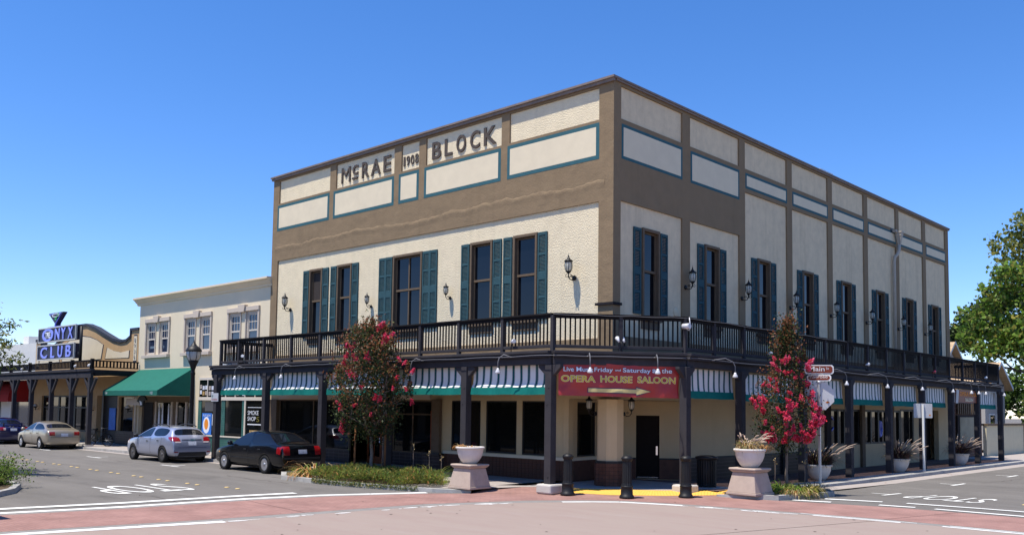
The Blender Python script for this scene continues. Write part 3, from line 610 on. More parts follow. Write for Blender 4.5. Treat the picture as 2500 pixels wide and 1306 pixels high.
# parapet cap
mb = MB(); mb.box(LAx-.1,.16,-.20,.28,13.05,13.12); mb.box(LAx-.06,.12,-.15,-.06,12.95,13.05); mb.build('parapet_cap','flashing',bld)
mb = MB(); mb.box(-.28,.16,.281,LBy+.08,13.055,13.115); mb.box(.06,.13,.0,LBy+.05,12.99,13.05); mb.build('parapet_cap','flashing',bld)
MB().box(-.5,.1,14.9,16.2,13.11,13.2).build('roof_vent','galvanised',bld)
# ledge remnant on the corner pier
mb = MB(); mb.box(-.60,.13,-.13,-.06,5.78,5.86); mb.box(.06,.13,-.06,.34,5.78,5.86); mb.build('corner_ledge','porch_dark',bld)
MB().lathe([(.001,.03),(.13,.03),(.16,.015),(.17,0)],20,o=(3.62,0,0)).build('round_vent','stucco_cream_side',bld,loc=None)
o = bpy.data.objects['round_vent']; o.rotation_euler = (0,PI/2,0); o.location = (.0,3.6,9.52)
o.data.transform(Matrix.Translation((-3.62,0,0))); o.location = (.0,3.62,5.85)
# raised lettering
def letter(s, x, z0, wd, h): return text('letter', s, (x,.004,z0), (1,0,0),(0,0,1), wd, h, .052, 'letter_dark', bld, bold=.0 if s=='M' else .012)
for s,x,wd in (('M',-14.5,.62),('R',-13.07,.46),('A',-12.46,.62),('E',-11.64,.47)): letter(s,x,11.99,wd,.66)
letter('c',-13.72,12.22,.38,.42); MB().box(-13.72,-13.36,-.07,.01,12.04,12.12).build('letter','letter_dark',bld)
for s,x,wd in (('B',-8.66,.50),('L',-7.95,.42),('O',-7.3,.50),('C',-6.56,.50),('K',-5.84,.62)): letter(s,x,11.98,wd,.66)
for s,x,wd in (('1',-10.38,.10),('9',-10.20,.20),('0',-9.94,.20),('8',-9.68,.20)): text('letter', s, (x,.004,12.02), (1,0,0),(0,0,1), wd, .38, .04, 'letter_dark', bld, bold=.006)
# windows: frame, glass, sashes; and the shutters
def window(F, a, b, z0, z1, dbl=False, boarded=False):
    fr = MB(); d1 = .07; fw_ = .09
    fbox(fr,F,a,a+fw_,-.18,d1,z0,z1); fbox(fr,F,b-fw_,b,-.18,d1,z0,z1); fbox(fr,F,a+fw_,b-fw_,-.18,d1,z1-.10,z1); fbox(fr,F,a-.06,b+.06,-.05,d1+.05,z0-.10,z0+.03)
    fbox(fr,F,a-.02,b+.02,0,.045,z0-.36,z0-.10)
    wn = fr.build('window','wood_brown',bld,bevel=.008)
    zm = 7.07; s = MB()
    ia,ib = a+fw_,b-fw_
    fbox(s,F,ia,ib,-.12,-.04,zm-.04,zm+.04)
    for x in (ia,ib-.05): fbox(s,F,x,x+.05,-.13,-.06,z0+.03,z1-.10)
    fbox(s,F,ia+.05,ib-.05,-.13,-.06,z1-.16,z1-.10); fbox(s,F,ia+.05,ib-.05,-.13,-.06,z0+.03,z0+.10)
    if dbl: fbox(s,F,(a+b)/2-.03,(a+b)/2+.03,-.125,-.05,z0+.10,zm-.04); fbox(s,F,(a+b)/2-.03,(a+b)/2+.03,-.125,-.05,zm+.04,z1-.16)
    s.build('sash','wood_brown',wn)
    for q0,q1,dd in ((z0+.10,zm-.04,-.11),(zm+.04,z1-.16,-.09)):
        p = MB(); bd = boarded and q1>zm+.5
        fbox(p,F,ia+.05,ib-.05,dd-.015,dd,q0,q1); p.build('boarded_pane' if bd else 'pane','wood_board' if bd else 'glass_dark',wn)
    return wn
mat('wood_board',(0.045,0.036,0.032),.85,.2,var=.5,vscale=3,stretch=(9,9,.6))
def shutter(F, a, b, z0, z1):
    mb = MB(); st = .06; d0,d1 = .005,.055; wdt = b-a; cols = 2 if wdt>.6 else 1
    cw = wdt/cols; zr = [z0,z0+.09]; h = z1-z0
    rails = [(0,.035),(.243,.268),(.455,.545),(.735,.76),(.965,1)]
    for c in range(cols):
        x0 = a+c*cw; x1 = x0+cw
        fbox(mb,F,x0,x0+st,d0,d1,z0,z1); fbox(mb,F,x1-st,x1,d0,d1,z0,z1)
        for r0_,r1_ in rails: fbox(mb,F,x0+st,x1-st,d0,d1-.004,z0+h*r0_,z0+h*r1_)
        for k in range(4):
            za = z0+h*rails[k][1]; zb = z0+h*rails[k+1][0]; n = int((zb-za)/.045); p = (zb-za)/n
            for i in range(n):
                zz = za+i*p
                q = [F(x0+st,-.045,zz),F(x1-st,-.045,zz),F(x1-st,-.012,zz+p*.95),F(x0+st,-.012,zz+p*.95)]
                mb.add(q,[(0,1,2,3)])
    return mb.build('shutter','shutter_teal',bld)
for i,(a,b) in enumerate(aw):
    window(FA,a,b,ZW0,ZW1,dbl=(i==2),boarded=(i==0))
    sw = .82 if i==2 else .41
    shutter(FA,a-.07-sw,a-.07,5.48,8.46); shutter(FA,b+.03,b+.03+sw,5.48,8.46)
for a,b in bw:
    window(FB,a,b,ZW0,ZW1); shutter(FB,a-.07-.41,a-.07,5.60,8.44); shutter(FB,b+.07,b+.07+.41,5.60,8.44)
# downspout with collector head
mb = MB(); py = 23.42
mb.tube([(.28,py+.1,11.0),(.28,py+.1,10.72),(.24,py-.02,10.5),(.17,py-.2,10.35),(.14,py-.22,10.1),(.14,py-.22,4.2)],.085,10)
dp = mb.build('downspout','pipe_beige',bld)
mb = MB(); vs=[]
for r,zz in ((.085,11.0),(.10,11.08),(.17,11.42),(.20,11.46),(.20,11.56),(.24,11.60),(.24,11.68)):
    vs.append((r,zz))
mb.lathe(vs,4,o=(.30,py+.12,0),smooth=False); mb.box(.06,.25,py-.2,py+.0,11.62,11.74); mb.build('collector_head','pipe_beige',dp)
MB().box(.0,.07,py-.42,py-.05,11.60,11.80).build('scupper','trim_black',bld)

# ---- ground floor, Main Street side
lo = MB(); H0 = .05
wins = [(-7.34,-5.82),(-5.55,-4.06),(-3.81,-2.66)]
wallsheet(lo, -8.30, -1.74, H0, 4.1, [(a,b,.92,2.74) for a,b in wins], FA, .25)
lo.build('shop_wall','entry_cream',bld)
for a,b in wins:
    mb = MB(); fbox(mb,FA,a,b,-.10,-.02,.92,.98); fbox(mb,FA,a,b,-.10,-.02,2.69,2.74); fbox(mb,FA,a,a+.05,-.10,-.02,.98,2.69); fbox(mb,FA,b-.05,b,-.10,-.02,.98,2.69)
    wn = mb.build('shop_window','trim_black',bld); mb = MB(); fbox(mb,FA,a+.05,b-.05,-.08,-.06,.98,2.69); mb.build('pane','glass_shop',wn)
mb = MB(); fbox(mb,FA,-7.7,-1.74,.0,.07,.80,.90); mb.build('sill_course','panel_white',bld)
def tiles(F, u0, u1, z0, z1, name='tile_wainscot', d=0.0, m='tile_red', s=.150):
    mb = MB(); fbox(mb,F,u0,u1,d+.001,d+.02,z0,z1); w_ = mb.build(name,'tile_grout',bld)
    nx = max(1,round((u1-u0)/s)); nz = max(1,round((z1-z0)/s)); px = (u1-u0)/nx; pz = (z1-z0)/nz
    t = MB(); fbox(t,F,0,px-.012,0,.014,0,pz-.012); t0 = None
    for i in range(nx):
        for j in range(nz):
            if t0 is None: o = t0 = t.build('tile',m,w_)
            else: o = t0.copy(); C.objects.link(o)
            o.location = F(u0+i*px+.006,-(d+.02),z0+j*pz+.006)
    return w_
tiles(FA,-7.7,-1.74,.13,.80,s=.168)
mb = MB(); fbox(mb,FA,-8.28,-7.86,.0,.14,.74,2.78); mb.build('pilaster','wood_brown',bld)
mb = MB(); fbox(mb,FA,-8.62,-7.70,.02,.24,.13,.70); mb.build('pilaster_base','tile_dark',bld)
mb = MB(); fbox(mb,FA,-8.66,-7.66,.02,.30,.70,.80); mb.build('pilaster_cap','trim_black',bld)
# header over the shops and the recessed, dark shopfront further left
mb = MB(); fbox(mb,FA,LAx,-8.30,-.25,.0,2.75,4.1); mb.build('shop_header','entry_cream',bld)
mb = MB(); fbox(mb,FA,-18.75,-8.45,.0,.10,2.78,3.04); sb = mb.build('sign_board','trim_beige',bld)
for x,s in ((-18.3,'BOOKS GIFTS CARDS'),(-15.2,'COFFEE MUSIC ART')):
    pass
mb = MB(); fbox(mb,FA,-19.75,-19.0,-.25,.05,.05,2.75); mb.build('pilaster','wood_brown',bld)
mb = MB(); mb.box(-19.0,-8.3,2.4,2.5,.05,2.75); mb.box(-19.0,-18.9,.3,2.5,.05,2.75); mb.build('recess_wall','door_wood',bld)
MB().box(-19.0,-8.3,.0,2.5,2.72,2.76).build('recess_ceiling','wood_brown',bld)
def shopfront(a, b, y, z0=.72, z1=2.70, mull=(), tr=2.2, m='wood_brown', glass='glass_shop', basem='tile_dark'):
    mb = MB(); mb.box(a,b,y-.04,y+.04,z1,z1+.05); mb.box(a,b,y-.05,y+.05,z0-.05,z0)
    for x in (a,b-.06,*mull): mb.box(x,x+.06,y-.04,y+.04,z0,z1)
    if tr: mb.box(a+.06,b-.06,y-.03,y+.03,tr-.03,tr+.03)
    w_ = mb.build('shop_window',m,bld); MB().box(a+.06,b-.06,y-.01,y+.01,z0,z1).build('pane',glass,w_)
    MB().box(a,b,y-.035,y+.05,.1,z0-.05).build('stall_riser',basem,bld); return w_
shopfront(-18.95,-13.62,.12,mull=(-16.3,),tr=None)
shopfront(-12.0,-9.6,1.1,mull=(-10.8,))
def door(a, b, y, m, name='door'):
    mb = MB(); z0,z1 = .14,2.35
    for x0,x1,q0,q1 in ((a,a+.10,z0,z1),(b-.10,b,z0,z1),(a+.1,b-.1,z0,z0+.28),(a+.1,b-.1,z1-.1,z1),(a+.1,b-.1,1.2,1.28),((a+b)/2-.025,(a+b)/2+.025,z0+.28,1.2),((a+b)/2-.025,(a+b)/2+.025,1.28,z1-.1)): mb.box(x0,x1,y-.03,y+.03,q0,q1)
    d = mb.build(name,m,bld); MB().box(a+.1,b-.1,y-.005,y+.005,z0+.28,z1-.1).build('pane','glass_shop',d)
    MB().box(b-.08,b-.04,y-.08,y-.03,1.0,1.25).build('handle','chrome',d); return d
door(-9.25,-8.42,.7,'door_orange'); door(-13.45,-12.5,.9,'door_orange')
MB().box(-13.6,-8.35,1.15,1.2,.1,2.72).build('recess_back','door_wood',bld)
# ---- corner entrance: recess behind the octagonal column
RP = [(-1.74,0),(-1.95,1.72),(-1.76,2.70),(0,3.87)]
def seg_frame(p, q):
    p = Vector(p); q = Vector(q); d = (q-p); l = d.length; d /= l; n = Vector((d.y,-d.x))
    return l, (lambda u,dep,z: (p.x+d.x*u-n.x*dep, p.y+d.y*u-n.y*dep, z))
def fpoly(mb, F, u0,u1,d0,d1,z0,z1,mi=0):
    vs = [F(u,-d,z) for z in (z0,z1) for u,d in ((u0,d0),(u1,d0),(u1,d1),(u0,d1))]
    return mb.add(vs,[(0,1,2,3),(7,6,5,4),(0,4,5,1),(1,5,6,2),(2,6,7,3),(3,7,4,0)],mi)
for k,(hs_,tile_) in enumerate((([(.52,1.68,.92,2.72)],1),([(.0,.86,.92,2.72)],1),([(.62,1.42,.13,2.30)],1))):
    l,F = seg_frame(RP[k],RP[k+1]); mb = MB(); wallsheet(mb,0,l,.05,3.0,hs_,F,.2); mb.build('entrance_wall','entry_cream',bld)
    if k < 2:
        a,b,c,e = hs_[0]; mb = MB(); fpoly(mb,F,a,b,-.08,-.02,c,c+.05); fpoly(mb,F,a,b,-.08,-.02,e-.05,e); fpoly(mb,F,a,a+.05,-.08,-.02,c+.05,e-.05); fpoly(mb,F,b-.05,b,-.08,-.02,c+.05,e-.05)
        wn = mb.build('shop_window','trim_black',bld); mb = MB(); fpoly(mb,F,a+.05,b-.05,-.07,-.05,c+.05,e-.05); mb.build('pane','glass_shop',wn)
        mb = MB(); fpoly(mb,F,.0,l,.0,.06,.80,.90); mb.build('sill_course','panel_white',bld)
        mb = MB(); fpoly(mb,F,0,l,.001,.03,.13,.80); mb.build('tile_wainscot','tile_red',bld)
    else:
        mb = MB(); fpoly(mb,F,.62,1.42,-.14,-.08,.13,2.30); d = mb.build('entrance_door','door_wood',bld)
        mb = MB(); fpoly(mb,F,1.30,1.36,-.08,-.05,.95,1.25); mb.build('handle','chrome',d); mb = MB(); fpoly(mb,F,.66,1.38,-.08,-.07,.16,.20); mb.build('kick_strip','chrome',d)
        for a,b in ((0,.62),(1.42,l)):
            mb = MB(); fpoly(mb,F,a,b,.001,.03,.13,.80); mb.build('tile_wainscot','tile_red',bld); mb = MB(); fpoly(mb,F,a,b,.0,.045,.80,.85); mb.build('wainscot_trim','trim_black',bld)
MB().add([(x,y,2.80) for x,y in [(-1.74,-.02),(.02,-.02),(.02,3.87),(-2.0,2.7),(-2.0,1.7)]],[(0,1,2,3,4)]).build('entrance_ceiling','entry_cream',bld)
mb = MB(); mb.box(-1.74,.0,.0,.2,2.80,4.1); mb.box(-.2,.0,.2,3.87,2.80,4.1); mb.build('entrance_header','entry_cream',bld)
# column: octagonal shaft on a tiled base
def octa(r, c=(-.08,.02)): return [(c[0]+r*math.cos(PI/8+k*PI/4), c[1]+r*math.sin(PI/8+k*PI/4)) for k in range(8)]
col = MB().prism(octa(.43),.90,2.80).build('column','entry_cream',bld)
MB().prism(octa(.475),.83,.90).build('column_band','trim_black',col)
MB().prism(octa(.49),.10,.83).build('column_base','tile_grout',col)
O = octa(.49); t0 = None
for k in range(8):
    p = Vector(O[k]); q = Vector(O[(k+1)%8]); 
    if ((p+q)/2 - Vector((-.08,.02))).dot(Vector((.69,-.73))) < -.1: continue
    d = (q-p).normalized(); n = Vector((d.y,-d.x)); 
    for i in range(3):
        for j in range(6):
            wl = (q-p).length/3; hh = .70/6; c0 = p+d*(i*wl+.006); c1 = p+d*((i+1)*wl-.006); z0,z1 = .125+j*hh+.006,.125+(j+1)*hh-.006
            vs = [(v.x+n.x*e,v.y+n.y*e,z) for z in (z0,z1) for v,e in ((c0,0),(c1,0),(c1,.012),(c0,.012))]
            MB().add(vs,[(3,2,6,7),(0,3,7,4),(2,1,5,6),(4,7,6,5),(0,1,2,3)]).build('tile','tile_red',col)
# ---- ground floor, side street
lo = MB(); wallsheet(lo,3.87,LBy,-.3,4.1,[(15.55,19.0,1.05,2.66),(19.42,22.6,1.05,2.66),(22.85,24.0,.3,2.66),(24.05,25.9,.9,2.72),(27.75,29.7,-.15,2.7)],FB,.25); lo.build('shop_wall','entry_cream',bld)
mb = MB(); fbox(mb,FB,3.88,15.4,.001,.03,-.1,.78); mb.build('tile_wainscot','tile_dark',bld)
mb = MB(); fbox(mb,FB,3.88,15.4,.0,.05,.78,.86); mb.build('wainscot_trim','trim_black',bld)
for y in (7.72,11.2,15.25): mb = MB(); fbox(mb,FB,y,y+.45,.0,.12,-.1,3.2); mb.build('pilaster','porch_wood',bld)
for y in (19.05,22.62): mb = MB(); fbox(mb,FB,y,y+.35,.0,.12,-.2,2.9); mb.build('pilaster','wood_brown',bld)
def swin(a,b,z0,z1,mull):
    mb = MB(); 
    for x in (a,b-.1,*mull): fbox(mb,FB,x,x+.16,-.14,.0,z0,z1)
    fbox(mb,FB,a,b,-.13,-.01,z1-.1,z1); fbox(mb,FB,a,b,-.13,-.01,z0,z0+.08)
    w_ = mb.build('shop_window','trim_black',bld); mb = MB(); fbox(mb,FB,a+.1,b-.1,-.10,-.08,z0+.08,z1-.1); mb.build('pane','glass_shop',w_); return w_
w1 = swin(15.55,19.0,1.05,2.66,(16.6,17.3,18.2)); w2 = swin(19.42,22.6,1.05,2.66,(20.3,21.2)); swin(22.85,24.0,.3,2.66,()); swin(24.05,25.9,.9,2.72,())
mb = MB(); mb.tube([(-.06,16.05+.3*math.cos(a),2.0+.3*math.sin(a)) for a in [R(k) for k in range(40,330,24)]],.04,6); mb.build('neon_sign','neon_blue',w1)
mb = MB(); mb.tube([(-.06,21.6+.16*math.cos(a),1.75+.35*math.sin(a)) for a in [R(k) for k in range(0,361,24)]],.07,6); mb.build('neon_sign','neon_blue',w2)
mb = MB(); fbox(mb,FB,27.75,29.7,-.5,-.45,-.15,2.7); mb.build('saloon_door','door_wood',bld)
# annex with the notice board past the end of the porch
mb = MB(); mb.box(-6,-.02,LBy+.001,37.4,-.3,3.2); mb.build('annex','brick_wall',bld)
nb = MB().box(.0,.10,32.6,36.3,.55,2.45).build('notice_board','porch_wood',bld)
MB().box(.10,.12,32.95,36.0,.85,2.35).build('notice_panel','notice_cream',nb)
t0 = None
for i in range(10):
    y = 32.7+i*.37
    o = MB().box(.02,.09,y,y+.17,2.52,3.15).build('slat','wood_brown',bld) if t0 is None else t0.copy()
    if t0 is None: t0 = o
    else: C.objects.link(o); o.location = (0,i*.37,0)
# ------------------------------------------------------------------ wooden porch with the balcony on top
por = thing('porch','dark timber porch with slatted balcony railing wrapping around the corner building','porch')
YA, XB = -2.67, 2.33
c0, c1 = (-.16,YA), (XB,.52)          # chamfered corner
xe, ye = -19.45, 32.35                # ends
MB().prism([(xe-.15,-.05),(xe-.15,YA-.02),(c0[0],YA-.02),(c1[0]+.02,c1[1]),(0.05,c1[1]),(.05,-.05)],4.10,4.17).build('balcony_deck','porch_dark',por)
b0 = MB().box(.06,XB+.02,0,.205,4.13,4.16); t0 = None; y = .54
while y < ye-.2:
    if t0 is None: o = t0 = b0.build('deck_board','porch_dark',por)
    else: o = t0.copy(); C.objects.link(o)
    o.location = (0,y,0); y += .28
# beams and fascia boards
def run(a, b, off0, off1, z0, z1, name, m, bev=.01):
    """plank from a to b; offsets measured outwards from the line"""
    a = Vector(a); b = Vector(b); d = (b-a).normalized(); n = Vector((d.y,-d.x))
    vs = [((p+n*o_).x,(p+n*o_).y,z) for z in (z0,z1) for p,o_ in ((a,off0),(b,off0),(b,off1),(a,off1))]
    return MB().add(vs,[(0,3,2,1),(4,5,6,7),(0,1,5,4),(1,2,6,5),(2,3,7,6),(3,0,4,7)]).build(name,m,por,bevel=bev)
pA0,pA1,pB0,pB1 = (xe-.55,YA),(c0[0],YA),(c1[0],c1[1]),(XB,ye+.2)
for a,b in ((pA0,pA1),(pA1,pB0),(pB0,pB1)):
    run(a,b,-.08,.10,3.78,3.985,'beam','porch_grey'); run(a,b,-.10,.19,3.99,4.10,'fascia','porch_grey'); run(a,b,-.12,.23,4.105,4.19,'fascia','porch_grey')
run((xe-.1,-.1),(xe-.1,YA),-.08,.1,3.78,4.0,'beam','porch_grey')
# joists under the deck
t0 = None
for i in range(24):
    if t0 is None: o = t0 = MB().box(-.04,.04,YA+.1,-.05,3.9,4.098).build('joist','porch_dark',por)
    else: o = t0.copy(); C.objects.link(o)
    o.location = (xe+.4+i*.8,0,0)
# posts with corbels
def post(x, y, z0, rz=0, blk=False, cor=(-1,1)):
    mb = MB().box(-.125,.125,-.125,.125,z0-y*0,3.778); p = mb.build('post','porch_grey',por,bevel=.012); p.location = (x,y,0); p.rotation_euler = (0,0,rz)
    for s in cor:
        mb = MB(); mb.prism([(s*.125,3.44),(s*.125,3.776),(s*.42,3.776),(s*.42,3.70)],-.07,.07,0,fn=lambda u,v,q: (u,q,v)); mb.build('corbel','porch_grey',p)
    for zb in (3.1,2.55,.55): MB().lathe([(.022,0),(.018,.012),(.001,.014)],8,o=(0,0,0)).build('bolt','trim_black',p)
    k = 0
    for ch in p.children:
        if ch.name.startswith('bolt'): ch.rotation_euler = (PI/2,0,0); ch.location = (.03*(-1)**k,-.125,(3.1,2.6,.5)[k]); k += 1
    return p
for x in (-19.58,-15.63,-11.66,-7.75,-3.80): post(x,YA-.0,.12)
ca = math.atan2(c1[1]-c0[1],c1[0]-c0[0])
post(-.24,YA+.02,.30,0); post(2.42,.40,.30,PI/2)
for (x,y) in ((-.24,YA+.02),(2.42,.40)):
    MB().box(x-.29,x+.29,y-.29,y+.29,.02,.30).build('footing','concrete_block',por,bevel=.05)
for y in (3.62,8.05,12.08,16.13,20.08,24.03,28.05,32.15): post(XB+.12,y,wz(2.4,y)-.01,PI/2)
# railing
def rail_run(a, b, posts, n, bal0, own=None, rad=.022):
    a = Vector(a); b = Vector(b); d = (b-a); L_ = d.length; d /= L_; nn = Vector((d.y,-d.x)); rz = math.atan2(d.y,d.x)
    run(a,b,-.075,.075,5.235,5.30,'handrail','black_paint',.012); run(a,b,-.035,.035,5.15,5.235,'top_rail','black_paint'); run(a,b,-.04,.04,4.275,4.37,'bottom_rail','porch_grey')
    for s in posts:
        p = a+d*s; o = MB().box(-.055,.055,-.055,.055,4.10,5.235).build('railing_post','porch_grey',por); o.location = (p.x,p.y,0); o.rotation_euler = (0,0,rz)
    out = []
    for i in range(n):
        s = (i+.5)*L_/n
        if any(abs(s-q)<.085 for q in posts): continue
        p = a+d*s; out.append((p.x,p.y,rz))
    return out
bal = MB().box(-.022,.022,-.014,.014,4.371,5.149)
axp = [x-xe for x in (-19.37,-17.86,-15.89,-13.88,-11.91,-9.95,-8.0,-6.07,-4.17,-2.2)]
B1 = rail_run((xe,YA),c0,axp+[(c0[0]-xe)],135,bal)
B2 = rail_run(c0,c1,[2.06],27,bal)
B3 = rail_run(c1,(XB,ye),[0]+[y-c1[1] for y in (2.18,4.05,6.05,8.1,10.2,12.2,14.2,16.2,18.2,20.2,22.2,24.2,26.2,28.2,30.25,32.3)],222,bal)
B4 = rail_run((xe+.02,-.08),(xe+.02,YA),[1.3],18,bal)
B5 = rail_run((XB-.04,ye-.03),(.05,ye-.03),[],16,bal)
allb = B2+B1+B4+B3
t0 = None
for i,(x,y,rz) in enumerate(allb[:298]):
    if t0 is None: o = t0 = bal.build('baluster','black_paint',por)
    else: o = t0.copy(); C.objects.link(o)
    o.location = (x,y,0); o.rotation_euler = (0,0,rz)
mb = MB()
for x,y,rz in allb[298:]+B5: mb.box(x-.014,x+.014,y-.022,y+.022,4.371,5.149)
stuff(mb.build('far_balusters','black_paint',por))
# ---- striped drop curtains between the posts
def curtain(F, a, b, z0, z1, seed, label, sag=.05, bulge=.10):
    rg = random.Random(seed); ph = rg.random()*6; L_ = b-a; pitch = .325; n = max(2,round(L_/pitch)); pitch = L_/n
    t = thing('striped_curtain',label,'awning',group='striped drop curtains along the porch')
    mb = MB(); ns = 7; rows = 6
    cuts = [0,.045,.075,.125,.285,.335,.365]   # fractions*pitch later
    xs = []
    for i in range(n):
        for f,mi in ((0,0),(.30,1),(.335,0),(.36,1),(.60,0),(.625,1),(.66,0)): xs.append((a+(i+f)*pitch,mi))
    xs.append((b,0))
    def dep(u,tq): # outward bulge grows towards the hem
        return .02+bulge*tq**7+.014*math.sin(u*7+ph)*tq+.018*math.sin(u*2.1+ph*2)*tq
    for i in range(len(xs)-1):
        u0_,mi = xs[i]; u1_ = xs[i+1][0]
        for r_ in range(rows):
            t0_,t1_ = r_/rows,(r_+1)/rows; zz = lambda q: z1+(z0-z1)*q
            mb.add([F(u0_,-dep(u0_,t0_),zz(t0_)),F(u1_,-dep(u1_,t0_),zz(t0_)),F(u1_,-dep(u1_,t1_),zz(t1_)),F(u0_,-dep(u0_,t1_),zz(t1_))],[(0,1,2,3)],mi,True)
    mb.build('striped_panel',['canvas_white','canvas_stripe'],t)
    mb = MB(); nn_ = max(6,int(L_/.11)); rows = 4
    def vd(u,tq): return dep(u,1)+.012+.03*math.sin(u*5.3+ph)*tq*sag*10+.016*math.sin(u*13+ph*3)*tq*sag*12+.02*tq
    for i in range(nn_):
        ua,ub = a+L_*i/nn_, a+L_*(i+1)/nn_
        zb = lambda u: -.22-.012*math.sin((u-a)/L_*PI*2)**2
        for r_ in range(rows):
            t0_,t1_ = r_/rows,(r_+1)/rows
            mb.add([F(u,-vd(u,q),z0+zb(u)*q) for u,q in ((ua,t0_),(ub,t0_),(ub,t1_),(ua,t1_))],[(0,1,2,3)],0,True)
    mb.build('green_valance','canvas_green',t)
    return t
FYA = lambda u,d,z: (u, YA+.17+d, z)
FXB = lambda u,d,z: (XB-.12-d, u, z)
curtain(FYA,-19.40,-15.82,3.12,3.79,1,'green and white striped curtain at the left end of the porch, above the smoke shop')
curtain(FYA,-15.45,-11.82,3.12,3.79,2,'green and white striped curtain hanging behind the black sedan, left of the flowering tree')
curtain(FYA,-11.48,-7.92,3.12,3.79,3,'green and white striped curtain mostly hidden behind the flowering tree by the black sedan')
curtain(FYA,-7.57,-3.97,3.12,3.79,4,'green and white striped curtain just right of the flowering tree on the sunny side')
curtain(FYA,-3.62,-.42,3.12,3.79,5,'green and white striped curtain directly left of the red saloon banner')
lbs = ['striped curtain in shade directly right of the red saloon banner','striped curtain in shade behind the pink flowering tree and street sign','striped curtain just right of the back of the stop sign','second striped curtain right of the stop sign on the shaded side',
       'striped curtain above the middle fountain grass pot on the shaded side','striped curtain left of the hanging brown saloon sign','striped curtain at the far right end of the porch']
ys = [3.62,8.05,12.08,16.13,20.08,24.03,28.05,32.15]
curtain(FXB,.62,3.48,3.08,3.76,11,lbs[0],.02,.02)
for i,(a,b) in enumerate([(3.78,7.9),(8.2,11.93),(12.23,15.98),(16.28,19.93),(20.23,23.88),(28.6,32.0)]): curtain(FXB,a,b,3.04,3.72,12+i,lbs[i+1],.02,.02)
# ---- red banner across the chamfer
d_ = Vector((c1[0]-c0[0],c1[1]-c0[1],0)); CL = d_.length; d_ /= CL; n_ = Vector((d_.y,-d_.x,0)); CO = Vector((c0[0],c0[1],0))
def FC(u, dep, z): p = CO+d_*u-n_*dep; return (p.x,p.y,z)
ban = thing('banner','red vinyl saloon banner with yellow lettering and an arrow, tied under the corner beam','banner')
mb = MB(); nx,nz = 40,14
def bdep(u,z):
    q = (u-.2)/3.65; v = (3.86-z)/1.0
    r_ = .05 + .05*math.sin(q*PI) + .016*math.sin((u*1.2+z*2.2)*3.1) + .013*math.sin((u*2.1-z*1.3)*4.2) + .03*max(0,1-abs((u-.2)*1.0-(z-2.9)*1.1)*5)*1.0
    return -r_
P_ = lambda u,z,e=0: FC(u, bdep(u,z)-e, z)
for i in range(nx):
    for j in range(nz):
        q = []
        for a,b in ((i,j),(i+1,j),(i+1,j+1),(i,j+1)):
            tx,tz = a/nx,b/nz; u = .17+3.67*tx; zt = 3.80+.03*math.sin(tx*PI*4)**2-.0*tx; zb = 2.88-.04*tx; z = zb+(zt-zb)*tz
            if tz > .75 and tx < .06: u += .10*(tz-.75)/.25*(1-tx/.06)
            q.append(P_(u,z))
        mb.add(q,[(0,1,2,3)],0,True)
mb.build('banner_sheet','banner_red',ban)
def warp_text(name, s, u0, z0, wd, h, m, e, bold, seg=.0):
    o = text(name, s, (0,0,0),(1,0,0),(0,1,0),wd,h,0,m,ban,bold=bold); me = o.data
    bm = bmesh.new(); bm.from_mesh(me); bmesh.ops.triangulate(bm,faces=bm.faces)
    for v in bm.verts: v.co = Vector(P_(u0+v.co.x, z0+v.co.y-.012*v.co.x, e))
    bm.to_mesh(me); bm.free(); return o
def label_line(s, u0, z0, wd, h, front, back, bb, fb):
    warp_text('lettering',s,u0-.008,z0-.008,wd+.02,h+.02,back,.010,bb); warp_text('lettering',s,u0,z0,wd,h,front,.018,fb)
for s,u0,wd,h,dz in (('Live',.31,.31,.135,0),('Music',.70,.50,.135,0),('Friday',1.24,.55,.165,-.035),('and',1.86,.17,.06,.03),('Saturday',2.10,.86,.165,-.035),('at',3.01,.22,.13,.0),('the',3.30,.32,.135,0)):
    label_line(s,u0,3.585+dz,wd,h,'print_white','print_navy',.04,.012)
for s,u0,wd in (('OPERA',.25,1.02),('HOUSE',1.42,.96),('SALOON',2.55,1.18)): label_line(s,u0,3.285,wd,.185,'print_yellow','print_pale',.045,.012)
def arrow(g, e, m):
    mb = MB(); pts = [(1.06-g,3.00-g),(2.52,3.00-g),(2.52-g*.5,2.95-g*1.6),(2.95+g*1.6,3.055),(2.52-g*.5,3.16+g*1.6),(2.52,3.11+g),(1.06-g,3.11+g)]
    cut = [(1.06-g,2.52,3.00-g,3.11+g)]
    N_ = 14
    for i in range(N_):
        ua,ub = 1.06-g+(1.46+g)*i/N_, 1.06-g+(1.46+g)*(i+1)/N_; dz = lambda u: -.012*(u-.2)
        mb.add([P_(u,z+dz(u),e) for u,z in ((ua,3.00-g),(ub,3.00-g),(ub,3.11+g),(ua,3.11+g))],[(0,1,2,3)])
    for i in range(6):
        h = lambda t: (.105+g*1.6)*(1-t); ua,ub = i/6,(i+1)/6; U = lambda t: 2.52-g*.4+(.43+g*2)*t; dz = -.03
        mb.add([P_(U(t),3.055+s*h(t)+dz,e) for t,s in ((ua,-1),(ub,-1),(ub,1),(ua,1))],[(0,1,2,3)])
    mb.build('arrow',m,ban)
arrow(.022,.010,'print_navy'); arrow(0,.018,'print_cream')
